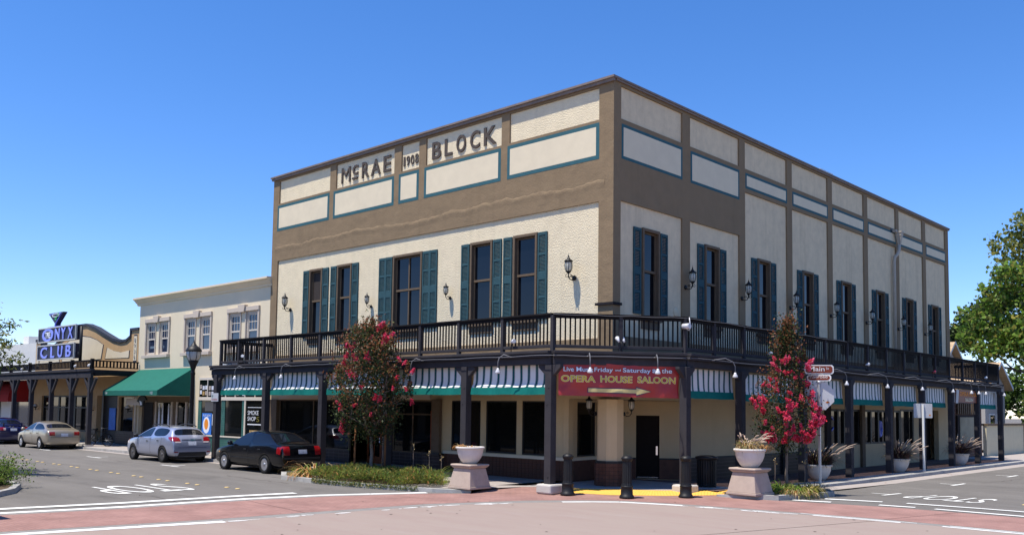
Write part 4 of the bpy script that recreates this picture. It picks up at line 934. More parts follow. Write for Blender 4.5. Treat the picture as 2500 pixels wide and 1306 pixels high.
# ---- wall lanterns
def lantern(loc, rz, sc, label, group, ring=False):
    t = thing('wall_lantern',label,'lantern',loc,rz,group); t.scale = (sc,)*3   # local: -y is outwards, origin on the wall
    hy = -.30
    mb = MB()
    mb.lathe([(.001,.0),(.07,.0),(.085,.02),(.07,.05),(.03,.07)],12,o=(0,0,-.32),ax='y'); 
    for v in range(len(mb.v)): mb.v[v] = (mb.v[v][0],-abs(mb.v[v][1]),mb.v[v][2])
    mb.tube([(0,-.02,-.34),(0,-.12,-.40),(0,-.24,-.38),(0,hy,-.27),(0,hy,-.18)],.016,8)
    mb.tube([(0,-.10,-.26),(0,-.16,-.31),(0,-.20,-.27),(0,-.15,-.235),(0,-.11,-.28)],.011,6)
    mb.lathe([(.001,-.33),(.022,-.30),(.012,-.26),(.03,-.22),(.045,-.19),(.075,-.165),(.085,-.15)],12,o=(0,hy,0))
    if not ring:
        for a in range(4):
            c_,s_ = math.cos(a*PI/2+PI/4),math.sin(a*PI/2+PI/4); mb.tube([(c_*.02,hy+s_*.02,-.30),(c_*.075,hy+s_*.075,-.33),(c_*.09,hy+s_*.09,-.27),(c_*.05,hy+s_*.05,-.21)],.009,5)
    mb.build('bracket','metal_black',t)
    mb = MB(); mb.lathe([(.07,-.15),(.105,-.08),(.118,.02),(.11,.11),(.095,.15)],16,o=(0,hy,0)); mb.build('globe','lamp_glass',t)
    mb = MB()
    for k in range(8):
        a = k*PI/4; pr = [(.074,-.15),(.109,-.08),(.122,.02),(.114,.11),(.099,.15)]
        mb.tube([(r*math.cos(a),hy+r*math.sin(a),z) for r,z in pr],.007,5)
    mb.lathe([(.085,-.165),(.09,-.15),(.08,-.14)],16,o=(0,hy,0)); mb.build('cage','metal_black',t)
    mb = MB(); mb.lathe([(.095,.15),(.135,.155),(.14,.17),(.10,.215),(.06,.235),(.05,.27),(.03,.285),(.018,.31),(.028,.33),(.008,.36),(.001,.44)],16,o=(0,hy,0)); mb.build('cap','metal_black',t)
    mb = MB(); mb.lathe([(.001,-.10),(.02,-.1),(.02,-.02),(.03,.0),(.025,.06),(.001,.08)],8,o=(0,hy,0)); mb.build('bulb','lamp_frost',t)
    return t
L0_ = lantern((-18.16,0,7.14),0,1.05,'black wall lantern at the far left of the sunny upper wall','wall lanterns on the sunny side')
lantern((-1.55,0,7.10),0,1.05,'black wall lantern right of the windows, nearest the corner of the sunny wall','wall lanterns on the sunny side')
lantern((-12.26,0,6.80),0,.78,'smaller wall lantern between the paired left windows and the wide middle window','wall lanterns on the sunny side',True)
lantern((-7.52,0,6.80),0,.78,'smaller wall lantern right of the wide middle window','wall lanterns on the sunny side',True)
for i,(y,lb) in enumerate(zip((4.10,8.02,11.97,15.87,19.80,23.80,27.60),('first lantern on the shaded wall, nearest the corner pier','second lantern on the shaded wall, counted from the corner','third lantern on the shaded wall, counted from the corner','fourth lantern on the shaded wall, beside the window that mirrors bright sky','lantern on the shaded wall, just left of the beige downspout','lantern on the shaded wall, just right of the beige downspout','last lantern on the shaded wall, at the far right window'))):
    lantern((.06,y,7.08),PI/2,1.0,'black '+lb,'wall lanterns on the shaded side')
lantern((-.45,-.20,2.62),-.45,.85,'left of the two lanterns under the red banner, on the entrance column','lanterns on the entrance column',True)
lantern((.22,.32,2.62),PI/2+.35,.85,'right of the two lanterns under the red banner, on the entrance column','lanterns on the entrance column',True)
# ---- gooseneck lamps and floodlights along the beam
def goose(m0, b0_, nrm, label, group='gooseneck lamps along the porch beam', z=4.03):
    """m0 mount point on the beam, b0_ bulb point"""
    m0 = Vector(m0); b = Vector(b0_); n = Vector(nrm); t = thing('gooseneck_lamp',label,'lamp',m0,0,group); q = b-m0
    mb = MB(); up = Vector((0,0,.06)); l = Vector((q.x,q.y,0)) 
    mb.tube([Vector((0,0,0)), n*.06+up*.4, l*.55+up*1.3, l*.9+Vector((0,0,-.02)), l+Vector((0,0,-.16)), q+Vector((0,0,.05))],.016,6)
    mb.lathe([(.05,0),(.05,.02),(.03,.03)],8,o=(0,0,-.01)); mb.build('arm','cable_grey',t)
    mb = MB(); mb.lathe([(.001,-.075),(.075,-.07),(.085,-.05),(.075,-.01),(.04,.05),(.03,.09)],12,o=tuple(q)); mb.build('bulb','bulb_white',t)
    return t
ga = ((-17.35,'gooseneck lamp over the leftmost striped curtain'),(-13.84,'gooseneck lamp over the striped curtain behind the black sedan'),(-6.0,'gooseneck lamp right of the tree by the black sedan'),(-1.94,'gooseneck lamp over the striped curtain left of the banner'))
for x,lb in ga: goose((x+.3,YA-.23,4.02),(x-.02,-3.12,3.60),(0,-1,0),'white '+lb)
for u,lb in ((1.0,'in front of the word Music on the red banner'),(3.03,'in front of the word Saturday on the red banner')):
    p = CO+d_*u; goose((p+n_*.23+d_*.02+Vector((0,0,4.03))),(p+n_*.55+Vector((0,0,3.60))),tuple(n_),'white gooseneck lamp '+lb)
gb = ((1.75,2.41,'right of the banner, over the first shaded curtain'),(9.75,10.7,'just right of the stop sign'),(13.7,14.71,'over the first post right of the stop sign group'),(17.7,18.7,'over the middle of the shaded porch'),(21.8,22.78,'left of the brown saloon sign'),
      (24.9,25.53,'leftmost of three lighting the brown saloon sign'),(25.9,26.7,'middle one of three lighting the brown saloon sign'),(27.0,27.85,'rightmost of three lighting the brown saloon sign'),(30.2,31.1,'at the far right end of the porch'))
for y0_,y1_,lb in gb: goose((XB+.23,y0_,4.03),(XB+.62,y1_,3.59),(1,0,0),'white gooseneck lamp '+lb)
def flood(p, q, label, m='bulb_white', n=1):
    t = thing('floodlight',label,'lamp',p,0,'floodlights clamped above the porch beam'); q = Vector(q)
    MB().tube([(0,0,0),(0,0,.22),tuple(q*.4+Vector((0,0,.28)))],.014,6).build('stem','metal_black',t)
    for k in range(n):
        e = Vector((0,0,.30))+Vector((q.y,-q.x,0)).normalized()*(.09*(k*2-1) if n>1 else 0); a = e; dq = q.normalized()
        MB().tube([a,a+dq*.07,a+dq*.16,a+dq*.19],[.03,.045,.075,.06],10).build('bulb',m,t)
flood((-17.35,YA-.1,4.19),(.3,-.25,.1),'white floodlight on the beam at the left end of the porch')
flood((-1.75,YA-.1,4.19),(.35,-.1,.05),'white floodlight on the beam left of the chamfered corner')
p = CO+d_*2.06+n_*.1; flood((p.x,p.y,4.19),(-.2,.1,.2),'pair of white floodlights above the middle of the red banner',n=2)
for y,lb,m in ((5.5,'white floodlight on the beam beside the pink flowering tree','bulb_white'),(13.81,'white floodlight on the beam right of the street name sign','bulb_white'),(21.59,'red floodlight on the beam of the shaded side','tail_red'),(29.5,'white floodlight on the beam near the right end of the porch','bulb_white')):
    flood((XB+.1,y,4.15),(.1,.3,.05),lb,m)
t = thing('security_camera','white camera hanging from the handrail at the right corner of the balcony','camera',(XB+.12,.42,5.0))
MB().tube([(-.12,0,.0),(.12,0,.0)],.085,12).build('housing','bulb_white',t); MB().tube([(.05,.08,.27),(.08,.09,.0),(.03,.1,-.12),(-.02,.05,-.08)],.014,6).build('cable','bulb_white',t)
# cables along the beam
mb = MB(); pts = []
for i in range(60):
    x = xe-.1+(c0[0]-xe+.1)*i/59; pts.append((x,YA-.26,4.035+.012*math.sin(i*.9)+(.02 if 25<i<32 else 0)))
pts += [tuple(CO+d_*u+n_*.26+Vector((0,0,4.03+.01*math.sin(u*5)))) for u in (.3,1,1.7,2.4,3.1,3.8)]
pts += [(XB+.26,y,4.04+.015*math.sin(y*1.3)) for y in np.linspace(.8,ye,60)]
o = mb.tube(pts,.009,5).build('cable','cable_grey'); tag(o,'thin power cable running along the whole porch beam','cable')
mb = MB(); pts = [tuple(CO+d_*u+n_*.09+Vector((0,0,5.26-.02*abs(math.sin(u*2.6))))) for u in np.linspace(0,CL,24)]+[(XB+.09,y,5.28-.03*abs(math.sin(y*1.1))) for y in np.linspace(.8,12,50)]
o = mb.tube(pts,.007,5).build('cable','cable_grey'); tag(o,'thin string light cable along the balcony handrail at the corner','cable')
# red tag and notice on the railing
o = MB().box(-9.02,-8.82,YA-.04,YA-.03,5.02,5.20).build('notice','awning_red'); tag(o,'small red notice tied under the handrail, right of the left flowering tree','notice')
# brown saloon sign hanging between the posts
sg = thing('hanging_sign','weathered brown saloon sign hanging from the shaded porch beam','sign',(XB+.12,0,0))
mb = MB(); mb.box(-.03,.03,24.75,28.42,3.10,3.72); mb.build('sign_board','sign_brown',sg)
text('lettering','OPERA HOUSE',(.034,25.25,3.42),(0,1,0),(0,0,1),2.9,.22,.006,'sticker_orange',sg,bold=.02); text('lettering','SALOON',(.034,26.1,3.16),(0,1,0),(0,0,1),1.2,.17,.006,'print_pale',sg,bold=.02)
mb = MB(); mb.prism([(24.62,3.05),(24.95,3.05),(25.1,3.72),(24.75,3.72)],.03,.05,fn=lambda u,v,q:(q,u,v)); mb.build('pale_figure','pot_white',sg)
for y in (25.2,28.0): MB().tube([(0,y,3.72),(0,y,3.79)],.015,6).build('hook','metal_black',sg)
# permit parking plate and bracket lamp on the left end post
o = MB().box(-19.82,-19.22,YA-.16,YA-.13,2.62,2.98).build('parking_plate','sign_back'); o2 = text('lettering','2 HR PARKING',(-19.78,YA-.165,2.66),(1,0,0),(0,0,1),.5,.08,0,'awning_red',o); text('lettering','P',(-19.75,YA-.165,2.76),(1,0,0),(0,0,1),.1,.13,0,'canvas_green',o)
tag(o,'small faded parking plate on the left end post of the porch','sign')
# ------------------------------------------------------------------ cream two storey neighbour on the left
nbd = thing('cream_shop_building','plain cream two storey building with three pairs of sash windows and a moulded cornice','building')
NX0, NX1 = -33.50, -19.80
pairs = [(-32.66,-29.74),(-28.12,-25.22),(-23.66,-20.72)]
holes = []
for a,b in pairs: m_ = (a+b)/2; holes += [(a+.12,m_-.27,5.18,6.97),(m_+.27,b-.12,5.18,6.97)]
mb = MB(); wallsheet(mb,NX0,NX1,2.9,8.05,[h for h in holes],FA,.22); mb.box(NX0,NX0+.2,.22,14,0,8.05); mb.box(NX0+.2,NX1,13.8,14,0,8.05); mb.build('stucco_wall','wall_cream',nbd)
MB().box(NX0+.2,NX1,.22,13.8,7.8,7.9).build('roof','mid_grey',nbd)
MB().box(NX0+.3,NX1-.1,.8,13,3.0,7.7).build('dark_interior','trim_black',nbd)
prof = [(0,8.02),(-.06,8.05),(-.07,8.12),(-.16,8.20),(-.24,8.30),(-.30,8.34),(-.34,8.36),(-.34,8.45),(.05,8.47),(.05,8.02)]
mb = MB(); mb.prism(prof,NX0-.28,NX1+.10,fn=lambda u,v,q:(q,u,v)); mb.build('cornice','wall_cream',nbd)
MB().box(NX1-.95,NX1-.05,.6,1.6,8.4,8.72).build('roof_box','trim_beige',nbd)
def sash_window(a,b,z0,z1):
    mb = MB(); fbox(mb,FA,a,b,-.14,-.02,z1-.13,z1); fbox(mb,FA,a,b,-.14,.0,z0,z0+.07); fbox(mb,FA,a,a+.11,-.14,-.02,z0+.07,z1-.13); fbox(mb,FA,b-.11,b,-.14,-.02,z0+.07,z1-.13)
    w_ = mb.build('window','trim_beige',nbd); ia,ib = a+.11,b-.11; zm = (z0+z1)/2-.02
    mb = MB()
    for x in (ia,ib-.05): fbox(mb,FA,x,x+.05,-.11,-.05,z0+.07,z1-.13)
    fbox(mb,FA,ia+.05,ib-.05,-.11,-.04,zm-.035,zm+.035); fbox(mb,FA,ia+.05,ib-.05,-.11,-.05,z1-.18,z1-.13); fbox(mb,FA,ia+.05,ib-.05,-.11,-.05,z0+.07,z0+.13)
    mb.build('sash','frame_cream',w_)
    W = ib-ia-.1
    for k in (1,2): mb = MB(); fbox(mb,FA,ia+.05+W*k/3-.012,ia+.05+W*k/3+.012,-.095,-.06,zm+.035,z1-.18); mb.build('glazing_bar','frame_cream',w_)
    mb = MB(); fbox(mb,FA,ia+.05,ib-.05,-.097,-.062,(zm+z1)/2-.06,(zm+z1)/2-.03); mb.build('glazing_bar','frame_cream',w_)
    for q0,q1 in ((z0+.13,zm-.035),(zm+.035,z1-.18)): mb = MB(); fbox(mb,FA,ia+.05,ib-.05,-.09,-.08,q0,q1); mb.build('pane','glass_blue',w_)
for a,b in pairs:
    m_ = (a+b)/2
    for h in ((a+.12,m_-.27),(m_+.27,b-.12)): sash_window(h[0],h[1],5.18,6.97)
    mb = MB()
    fbox(mb,FA,a,b,.0,.10,6.98,7.20); fbox(mb,FA,a,a+.13,.0,.07,5.18,6.98); fbox(mb,FA,b-.13,b,.0,.07,5.18,6.98); fbox(mb,FA,m_-.27,m_-.20,.0,.05,5.18,6.98); fbox(mb,FA,m_+.20,m_+.27,.0,.05,5.18,6.98)
    mb.build('window_surround','trim_beige',nbd,bevel=.01)
    MB().prism([(m_-.24,6.95),(m_+.24,6.95),(m_+.32,7.30),(m_-.32,7.30)],-.17,.0,fn=lambda u,v,q:(u,q,v)).build('keystone','trim_beige',nbd)
    mb = MB(); fbox(mb,FA,a-.06,b+.06,.0,.20,5.0,5.17); mb.build('window_sill','trim_beige',nbd,bevel=.01)
# ground floor: shop with transom at the right, second shop under the green awning
for a_,b_,z_ in ((NX1-.12,NX1,2.9),(-27.0,-26.3,2.9),(NX0,-33.2,2.9)): mb = MB(); fbox(mb,FA,a_,b_,-.25,.0,0,z_); mb.build('pier','wall_cream',nbd)
mb = MB(); mb.box(-26.3,-19.92,.25,.35,.05,2.9); mb.build('dark_back','trim_black',nbd)
mb = MB(); fbox(mb,FA,-26.28,-19.92,.0,.07,2.70,2.86); fbox(mb,FA,-26.28,-19.92,.0,.05,3.72,3.85); mb.build('transom_beam','frame_cream',nbd)
for i in range(7):
    x = -26.25+i*.90; mb = MB(); fbox(mb,FA,x,x+.84,.0,.02,2.88,3.71); w_ = mb.build('transom_pane','glass_shop',nbd)
    rg = random.Random(i)
    for k in range(3):
        u = x+.06+k*.27; z0 = 2.92+rg.random()*.1
        for j in range(2):
            mb = MB(); fbox(mb,FA,u,u+.2,.02,.026,z0+j*.28,z0+j*.28+.20); mb.build('sticker',rg.choice(['poster_mix','mid_grey','poster_mix','plate','poster_art','alloy_dark']),w_)
    mb = MB(); fbox(mb,FA,x+.84,x+.90,.0,.05,2.86,3.72); mb.build('transom_bar','frame_cream',nbd)
def tilebox(u0,u1,z0,z1,d=.04): mb = MB(); fbox(mb,FA,u0,u1,.0,d,z0,z1); return mb.build('green_tiling','tile_green',nbd)
tilebox(-26.28,-25.95,.13,2.70); tilebox(-25.95,-19.95,.13,.90); tilebox(-23.95,-23.60,.90,2.70); tilebox(-22.0,-21.78,.90,2.70)
mb = MB(); fbox(mb,FA,-25.95,-19.95,.0,.08,.90,.96); mb.build('window_ledge','frame_cream',nbd)
for a,b in ((-25.95,-23.95),(-23.6,-22.0),(-21.66,-19.98)):
    mb = MB(); fbox(mb,FA,a,b,.0,.02,.96,2.70); w_ = mb.build('shop_pane','glass_shop',nbd)
    if a < -25: 
        mb = MB(); fbox(mb,FA,-25.85,-24.9,.02,.03,.98,2.05); p = mb.build('poster','poster_blue',w_); mb = MB(); mb.prism([(-25.4+.34*math.cos(k*PI/8),1.45+.42*math.sin(k*PI/8)) for k in range(16)],-.036,-.03,fn=lambda u,v,q:(u,q,v)); mb.build('poster','print_white',w_)
        mb = MB(); mb.prism([(-25.4+.2*math.cos(k*PI/8),1.5+.27*math.sin(k*PI/8)) for k in range(16)],-.042,-.037,fn=lambda u,v,q:(u,q,v)); mb.build('poster','sticker_orange',w_)
        text('lettering','PLAY NOW',(-25.75,-.034,1.88),(1,0,0),(0,0,1),.75,.11,0,'print_white',w_)
        mb = MB(); fbox(mb,FA,-24.85,-24.5,.02,.03,1.45,2.0); mb.build('poster','plate',w_); mb = MB(); fbox(mb,FA,-25.6,-24.5,.02,.03,2.15,2.62); mb.build('poster','alloy_dark',w_)
    if a > -22:
        text('lettering','SMOKE',(-21.5,-.024,2.02),(1,0,0),(0,0,1),.95,.20,0,'print_white',w_); text('lettering','SHOP',(-21.5,-.024,1.74),(1,0,0),(0,0,1),.72,.20,0,'print_white',w_)
        text('lettering','S',(-20.72,-.024,1.70),(1,0,0),(0,0,1),.25,.24,0,'leaf_yellow',w_)
        mb = MB(); fbox(mb,FA,-21.5,-20.1,.02,.026,1.55,1.60); fbox(mb,FA,-21.5,-20.1,.02,.026,2.36,2.385); mb.build('painted_rule','print_white',w_)
        mb = MB(); fbox(mb,FA,-21.3,-20.1,.02,.026,1.02,1.30); mb.build('poster','poster_art',w_)
mb = MB(); fbox(mb,FA,-21.78,-21.66,.0,.06,.13,2.70); mb.build('door_frame','frame_cream',nbd)
# shop under the awning
mb = MB(); fbox(mb,FA,-33.2,-27.0,-.3,-.2,.05,2.9); mb.build('shop_back','wood_brown',nbd)
for a,b,m in ((-32.9,-31.8,'door_wood'),(-31.3,-29.6,'glass_shop'),(-28.9,-28.0,'glass_shop'),(-27.75,-27.15,'glass_shop')):
    mb = MB(); fbox(mb,FA,a,b,-.2,-.17,.25 if m=='door_wood' else .5,2.55); mb.build('shop_pane',m,nbd)
for a in (-31.45,-29.6,-29.0,-28.0,-27.15): mb = MB(); fbox(mb,FA,a,a+.12,-.2,-.12,.1,2.6); mb.build('shop_post','trim_beige',nbd)
for u in (-31.1,-30.7,-30.0,-27.6): mb = MB(); mb.prism([(u,.7),(u+.24,.7),(u+.14,2.5),(u+.05,2.5)],.15,.168,fn=lambda a,b,q:(a,q,b)); mb.build('curtain','plate',nbd)
mb = MB(); mb.tube([(-33.42,-.08,.1),(-33.42,-.08,4.3)],.06,8); mb.build('rain_pipe','frame_cream',nbd)
# green canvas awning
aw_ = thing('green_awning','big sloping dark green canvas awning over the shop left of the silver car','awning')
a,b = -33.35,-26.85; y1,z1,z2,z3 = -1.95,4.38,3.16,2.90
mb = MB(); n = 16
for i in range(n):
    u0_,u1_ = a+(b-a)*i/n, a+(b-a)*(i+1)/n
    for j in range(6):
        t0_,t1_ = j/6,(j+1)/6; f = lambda u,t: (u, y1*t-.02, z1+(z2-z1)*t-.035*math.sin(t*PI)*(1+.3*math.sin(u*1.9)))
        mb.add([f(u0_,t0_),f(u1_,t0_),f(u1_,t1_),f(u0_,t1_)],[(0,1,2,3)],0,True)
mb.build('slope','awning_green',aw_)
MB().add([(a,y1-.021,z2),(b,y1-.021,z2),(b,y1-.021,z3),(a,y1-.021,z3)],[(0,1,2,3)]).build('valance','awning_green',aw_)
for x in (a,b): MB().add([(x,-.02,z1),(x,y1-.02,z2),(x,y1-.02,z3),(x,-.02,z3)],[(0,1,2,3)]).build('side_panel','awning_green',aw_)
text('lettering','114',(a+.35,y1-.03,2.97),(1,0,0),(0,0,1),.26,.13,0,'print_white',aw_); text('lettering','112',(b-.75,y1-.03,2.97),(1,0,0),(0,0,1),.26,.13,0,'print_white',aw_)
sgn = thing('shop_sign','small pale board with a black bird emblem hanging under the green awning','sign',(-32.3,-1.0,2.6))
MB().box(-.2,1.6,-.03,.03,-.2,.15).build('board','trim_beige',sgn)
MB().prism([(1.15,.0),(1.4,.25),(1.75,.35),(2.05,.28),(2.25,.08),(1.95,.04),(1.9,-.25),(1.6,-.28),(1.42,-.06)],-.05,.05,fn=lambda u,v,q:(u,q,v)).build('emblem','metal_black',sgn)
MB().prism([(1.5,.05),(1.75,-.02),(1.8,-.18),(1.6,-.2)],-.06,-.05,fn=lambda u,v,q:(u,q,v)).build('emblem_belly','print_white',sgn)

# ------------------------------------------------------------------ tan club building with the curved parapet
clb = thing('club_building','tan single storey club building with a curving dark edged parapet and pale panels','building')
CX0, CX1 = -49.4, -33.52
par = [(-49.4,6.72),(-48.4,6.76),(-48.38,6.35),(-47.6,6.18),(-46.9,6.14),(-46.0,6.28),(-44.6,6.72),(-43.4,7.12),(-42.1,7.38),(-40.9,7.38),(-39.6,7.10),(-38.4,6.72),(-36.9,6.28),(-35.9,6.13),(-35.1,6.16),(-34.55,6.36),(-34.52,6.76),(-33.52,6.76)]
MB().prism([(CX0,3.05),(CX1,3.05)]+par[::-1],0,.3,fn=lambda u,v,q:(u,q,v)).build('parapet_wall','wall_tan',clb)
mb = MB()
for i in range(len(par)-1):
    (ua,za),(ub,zb) = par[i],par[i+1]
    d = Vector((ub-ua,zb-za)).normalized(); n = Vector((-d.y,d.x))*.0
    q = [(ua,za-.10),(ub,zb-.10),(ub,zb+.05),(ua,za+.05)] if abs(ub-ua)>.05 else [(ua-.06,min(za,zb)-.1),(ua+.06,min(za,zb)-.1),(ua+.06,max(za,zb)+.05),(ua-.06,max(za,zb)+.05)]
    mb.prism(q,-.07,.34,fn=lambda u,v,q_:(u,q_,v))
mb.build('parapet_edge','parapet_navy',clb)
def outl(poly, name='pale_panel'):
    c = Vector((sum(p[0] for p in poly)/len(poly),sum(p[1] for p in poly)/len(poly)))
    big = [tuple(c+(Vector(p)-c)*(1+.09/max(.3,(Vector(p)-c).length))) for p in poly]
    o = MB().prism(big,-.012,.0,fn=lambda u,v,q:(u,q,v)).build(name,'parapet_navy',clb); MB().prism(poly,-.020,-.012,fn=lambda u,v,q:(u,q,v)).build('panel_face','panel_white',o)
outl([(-44.6,5.15),(-44.9,6.0),(-43.4,6.5),(-41.9,6.68),(-40.4,6.54),(-39.3,6.32),(-38.35,6.0),(-38.6,5.15)])
outl([(-37.95,5.15),(-37.7,5.8),(-36.8,5.58),(-35.8,5.46),(-34.7,5.54),(-34.75,5.12)])
outl([(-48.6,5.12),(-48.55,5.54),(-47.2,5.46),(-46.2,5.58),(-45.4,5.8),(-45.15,5.15)])
outl([(-34.12,4.93),(-34.12,6.33),(-33.74,6.33),(-33.74,4.93)]); outl([(-49.2,4.9),(-49.2,6.3),(-48.8,6.3),(-48.8,4.9)])
for k,ch_ in enumerate('1936'): text('numeral',ch_,(-34.02,-.035,6.0-k*.32),(1,0,0),(0,0,1),.16,.22,.012,'mid_grey',clb)
mb = MB(); mb.box(CX0,CX1,.3,12,5.0,5.1); mb.add([(-40,3,5.1),(-34.2,3,5.1),(-34.2,3,6.4),(-38.6,3,6.9),(-40,3,6.5)],[(0,1,2,3,4)]); mb.add([(-40,3,6.5),(-38.6,3,6.9),(-38.6,12,6.9),(-40,12,6.5)],[(0,1,2,3)]); mb.build('white_roof','roof_white',clb)
# ground floor
mb = MB(); wallsheet(mb,CX0,CX1,.0,3.05,[(-47.9,-40.0,.7,2.95),(-38.9,-36.0,.1,2.95),(-35.8,-33.9,.8,2.85)],FA,.3); mb.build('shop_wall','wall_tan',clb)
for a,b in ((-47.9,-45.2),(-45.19,-42.6),(-42.59,-40.0)):
    mb = MB(); fbox(mb,FA,a,b,-.2,-.12,.7,.8); fbox(mb,FA,a,b,-.2,-.12,2.85,2.95); fbox(mb,FA,a,a+.12,-.2,-.12,.8,2.85); fbox(mb,FA,b-.12,b,-.2,-.12,.8,2.85); fbox(mb,FA,a,b,-.19,-.11,2.15,2.22); w_ = mb.build('shop_window','trim_black',clb)
    mb = MB(); fbox(mb,FA,a+.12,b-.12,-.18,-.16,.8,2.85); mb.build('pane','glass_shop',w_)
mb = MB(); fbox(mb,FA,-38.9,-36.0,-.5,-.4,.1,2.95); mb.build('entry','trim_black',clb)
mb = MB(); fbox(mb,FA,-37.9,-37.0,-.38,-.34,.9,2.2); mb.build('poster','poster_blue',clb); mb = MB(); fbox(mb,FA,-36.5,-36.05,-.4,-.2,.1,2.1); mb.build('door','door_orange',clb)
mb = MB(); fbox(mb,FA,-35.8,-33.9,-.2,-.15,.8,2.85); mb.build('pane','glass_shop',clb)
for a_,b_ in ((CX0,-47.9),(-40.0,-38.9),(-36.0,-33.6)): mb = MB(); fbox(mb,FA,a_,b_,.001,.04,.1,.9); mb.build('dark_tiling','tile_dark',clb)
for x,lb in ((-48.3,'left of the windows'),(-39.3,'right of the windows'),(-34.0,'beside the green awning')):
    t = thing('wall_lamp','dark bowl lamp on the tan club wall '+lb,'lantern',(x,-.0,2.05),0,'bowl lamps on the club wall')
    mb = MB(); mb.lathe([(.001,-.1),(.03,-.08),(.03,.05),(.14,.12),(.15,.16)],10,o=(0,-.25,0)); mb.tube([(0,0,0),(0,-.25,0)],.025,6); mb.build('bracket','metal_black',t); MB().lathe([(.14,.16),(.13,.26),(.06,.33),(.001,.34)],10,o=(0,-.25,0)).build('globe','lamp_frost',t)
# its porch
cp = thing('club_porch','low dark timber porch with Y shaped braces in front of the tan club','porch')
px0,px1,py = -62.0,-33.30,-2.60
MB().box(px0,px1+.15,py-.05,-.05,4.12,4.22).build('porch_roof','porch_dark',cp)
MB().box(px0,px1+.1,py-.12,py+.08,4.22,4.36).build('fascia','porch_grey',cp); MB().box(px0,px1,py-.07,py+.07,3.86,4.12).build('beam','porch_grey',cp)
MB().box(px1-.05,px1+.1,py+.08,-.05,4.0,4.30).build('side_fascia','porch_dark',cp)
p0 = None
for x in (-60.2,-57.2,-54.2,-51.2,-48.3,-45.2,-42.2,-39.0,-36.0,-33.45):
    if p0 is None:
        mb = MB().box(-.11,.11,-.11,.11,.1,3.86); p0 = o = mb.build('post','porch_grey',cp); mb = MB(); mb.bar((0,0,2.95),(.75,0,3.84),.12,.12); mb.bar((0,0,2.95),(-.75,0,3.84),.12,.12); mb.build('brace','porch_grey',o)
        MB().box(-.22,.22,-.22,.22,.05,.22).build('footing','concrete_block',o)
    else:
        o = p0.copy(); C.objects.link(o)
        for c in p0.children: d = c.copy(); C.objects.link(d); d.parent = o
    o.location = (x,py,0)
MB().box(px0,px1,py-.05,py+.05,4.76,4.82).build('handrail','black_paint',cp); MB().box(px0,px1,py-.03,py+.03,4.42,4.47).build('bottom_rail','black_paint',cp)
MB().box(px1-.05,px1+.05,py+.05,-.05,4.76,4.82).build('handrail','black_paint',cp); MB().box(px1-.03,px1+.03,py+.05,-.05,4.42,4.47).build('bottom_rail','black_paint',cp)
q0 = None
for i in range(110):
    x = px1-.2-i*.21
    o = MB().box(-.04,.04,-.02,.02,4.471,4.759).build('baluster','black_paint',cp) if q0 is None else q0.copy()
    if q0 is None: q0 = o
    else: C.objects.link(o)
    o.location = (x,py,0)
for i in range(13):
    o = q0.copy(); C.objects.link(o); o.location = (px1,py+.2+i*.19,0); o.rotation_euler = (0,0,PI/2)
r_0 = None
for x in (-33.35,-36.1,-39.4,-42.7,-46,-49.3,-52.6,-55.9):
    o = MB().box(-.08,.08,-.08,.08,4.36,4.90).build('railing_post','black_paint',cp) if r_0 is None else r_0.copy()
    if r_0 is None: r_0 = o
    else: C.objects.link(o)
    o.location = (x,py,0)
for x,lb in ((-35.3,'near the right end'),(-43.6,'nearer the left end'),(-33.4,'at the corner post')): flood((x,py-.1,4.3),(.15,-.2,-.2),'small white spotlight on the club porch roof '+lb)
# neon sign
ns = thing('neon_sign','projecting blue neon club sign of two dark boxes with a martini glass on top','sign',(0,-2.4,0))
def sbox(x0,x1,za,zb,drop):
    mb = MB(); pts = [(x0,za),(x1,za-drop),(x1,zb-drop),(x0,zb)]; mb.prism(pts,-.16,.16,fn=lambda u,v,q:(u,q,v)); b_ = mb.build('sign_box','sign_navy',ns)
    for (p,q) in ((0,1),(1,2),(2,3),(3,0)):
        a_,c_ = pts[p],pts[q]; MB().bar((a_[0],-.17,a_[1]),(c_[0],-.17,c_[1]),.06,.09,up=(0,1,0)).build('sign_frame','lamp_frost',b_)
    return b_
b1 = sbox(-41.55,-35.85,6.08,6.90,.0); b2 = sbox(-41.6,-36.0,5.02,5.86,.0)
N2 = lambda nm,s,x,z,w_,h,m,par,bold=.0: text(nm,s,(x,-.175,z),(1,0,0),(0,0,1),w_,h,.03,m,par,bold=bold)
N2('letter','O',-40.95,6.10,1.75,.78,'neon_blue',b1,.02); N2('letter','THE',-40.45,6.30,.78,.36,'neon_white',b1,.03)
for s,x in (('N',-38.95),('Y',-38.05),('X',-37.0)): N2('letter',s,x,6.16,.72,.66,'neon_blue',b1,.02)
for s,x,w_ in (('C',-41.1,1.05),('L',-39.5,.6),('U',-38.4,.7),('B',-37.2,.75)): N2('letter',s,x,5.10,w_,.68,'neon_blue',b2,.02)
gl_ = MB(); gl_.prism([(-40.25,7.78),(-38.0,7.78),(-38.95,7.15),(-39.0,6.95),(-38.9,6.92),(-39.35,6.92),(-39.28,6.95),(-39.25,7.15)],-.12,.12,fn=lambda u,v,q:(u,q,v)); g_ = gl_.build('martini_glass','sign_navy',ns)
MB().tube([(-40.1,-.14,7.70),(-38.2,-.14,7.70),(-39.0,-.14,7.2),(-39.1,-.14,6.98)],.03,5).build('neon_tube','neon_blue',g_); MB().tube([(-39.6+.55+.55*math.cos(t_*PI/8),-.15,7.62+.09*math.sin(t_*PI/8)) for t_ in range(17)],.028,5).build('neon_tube','neon_white',g_)
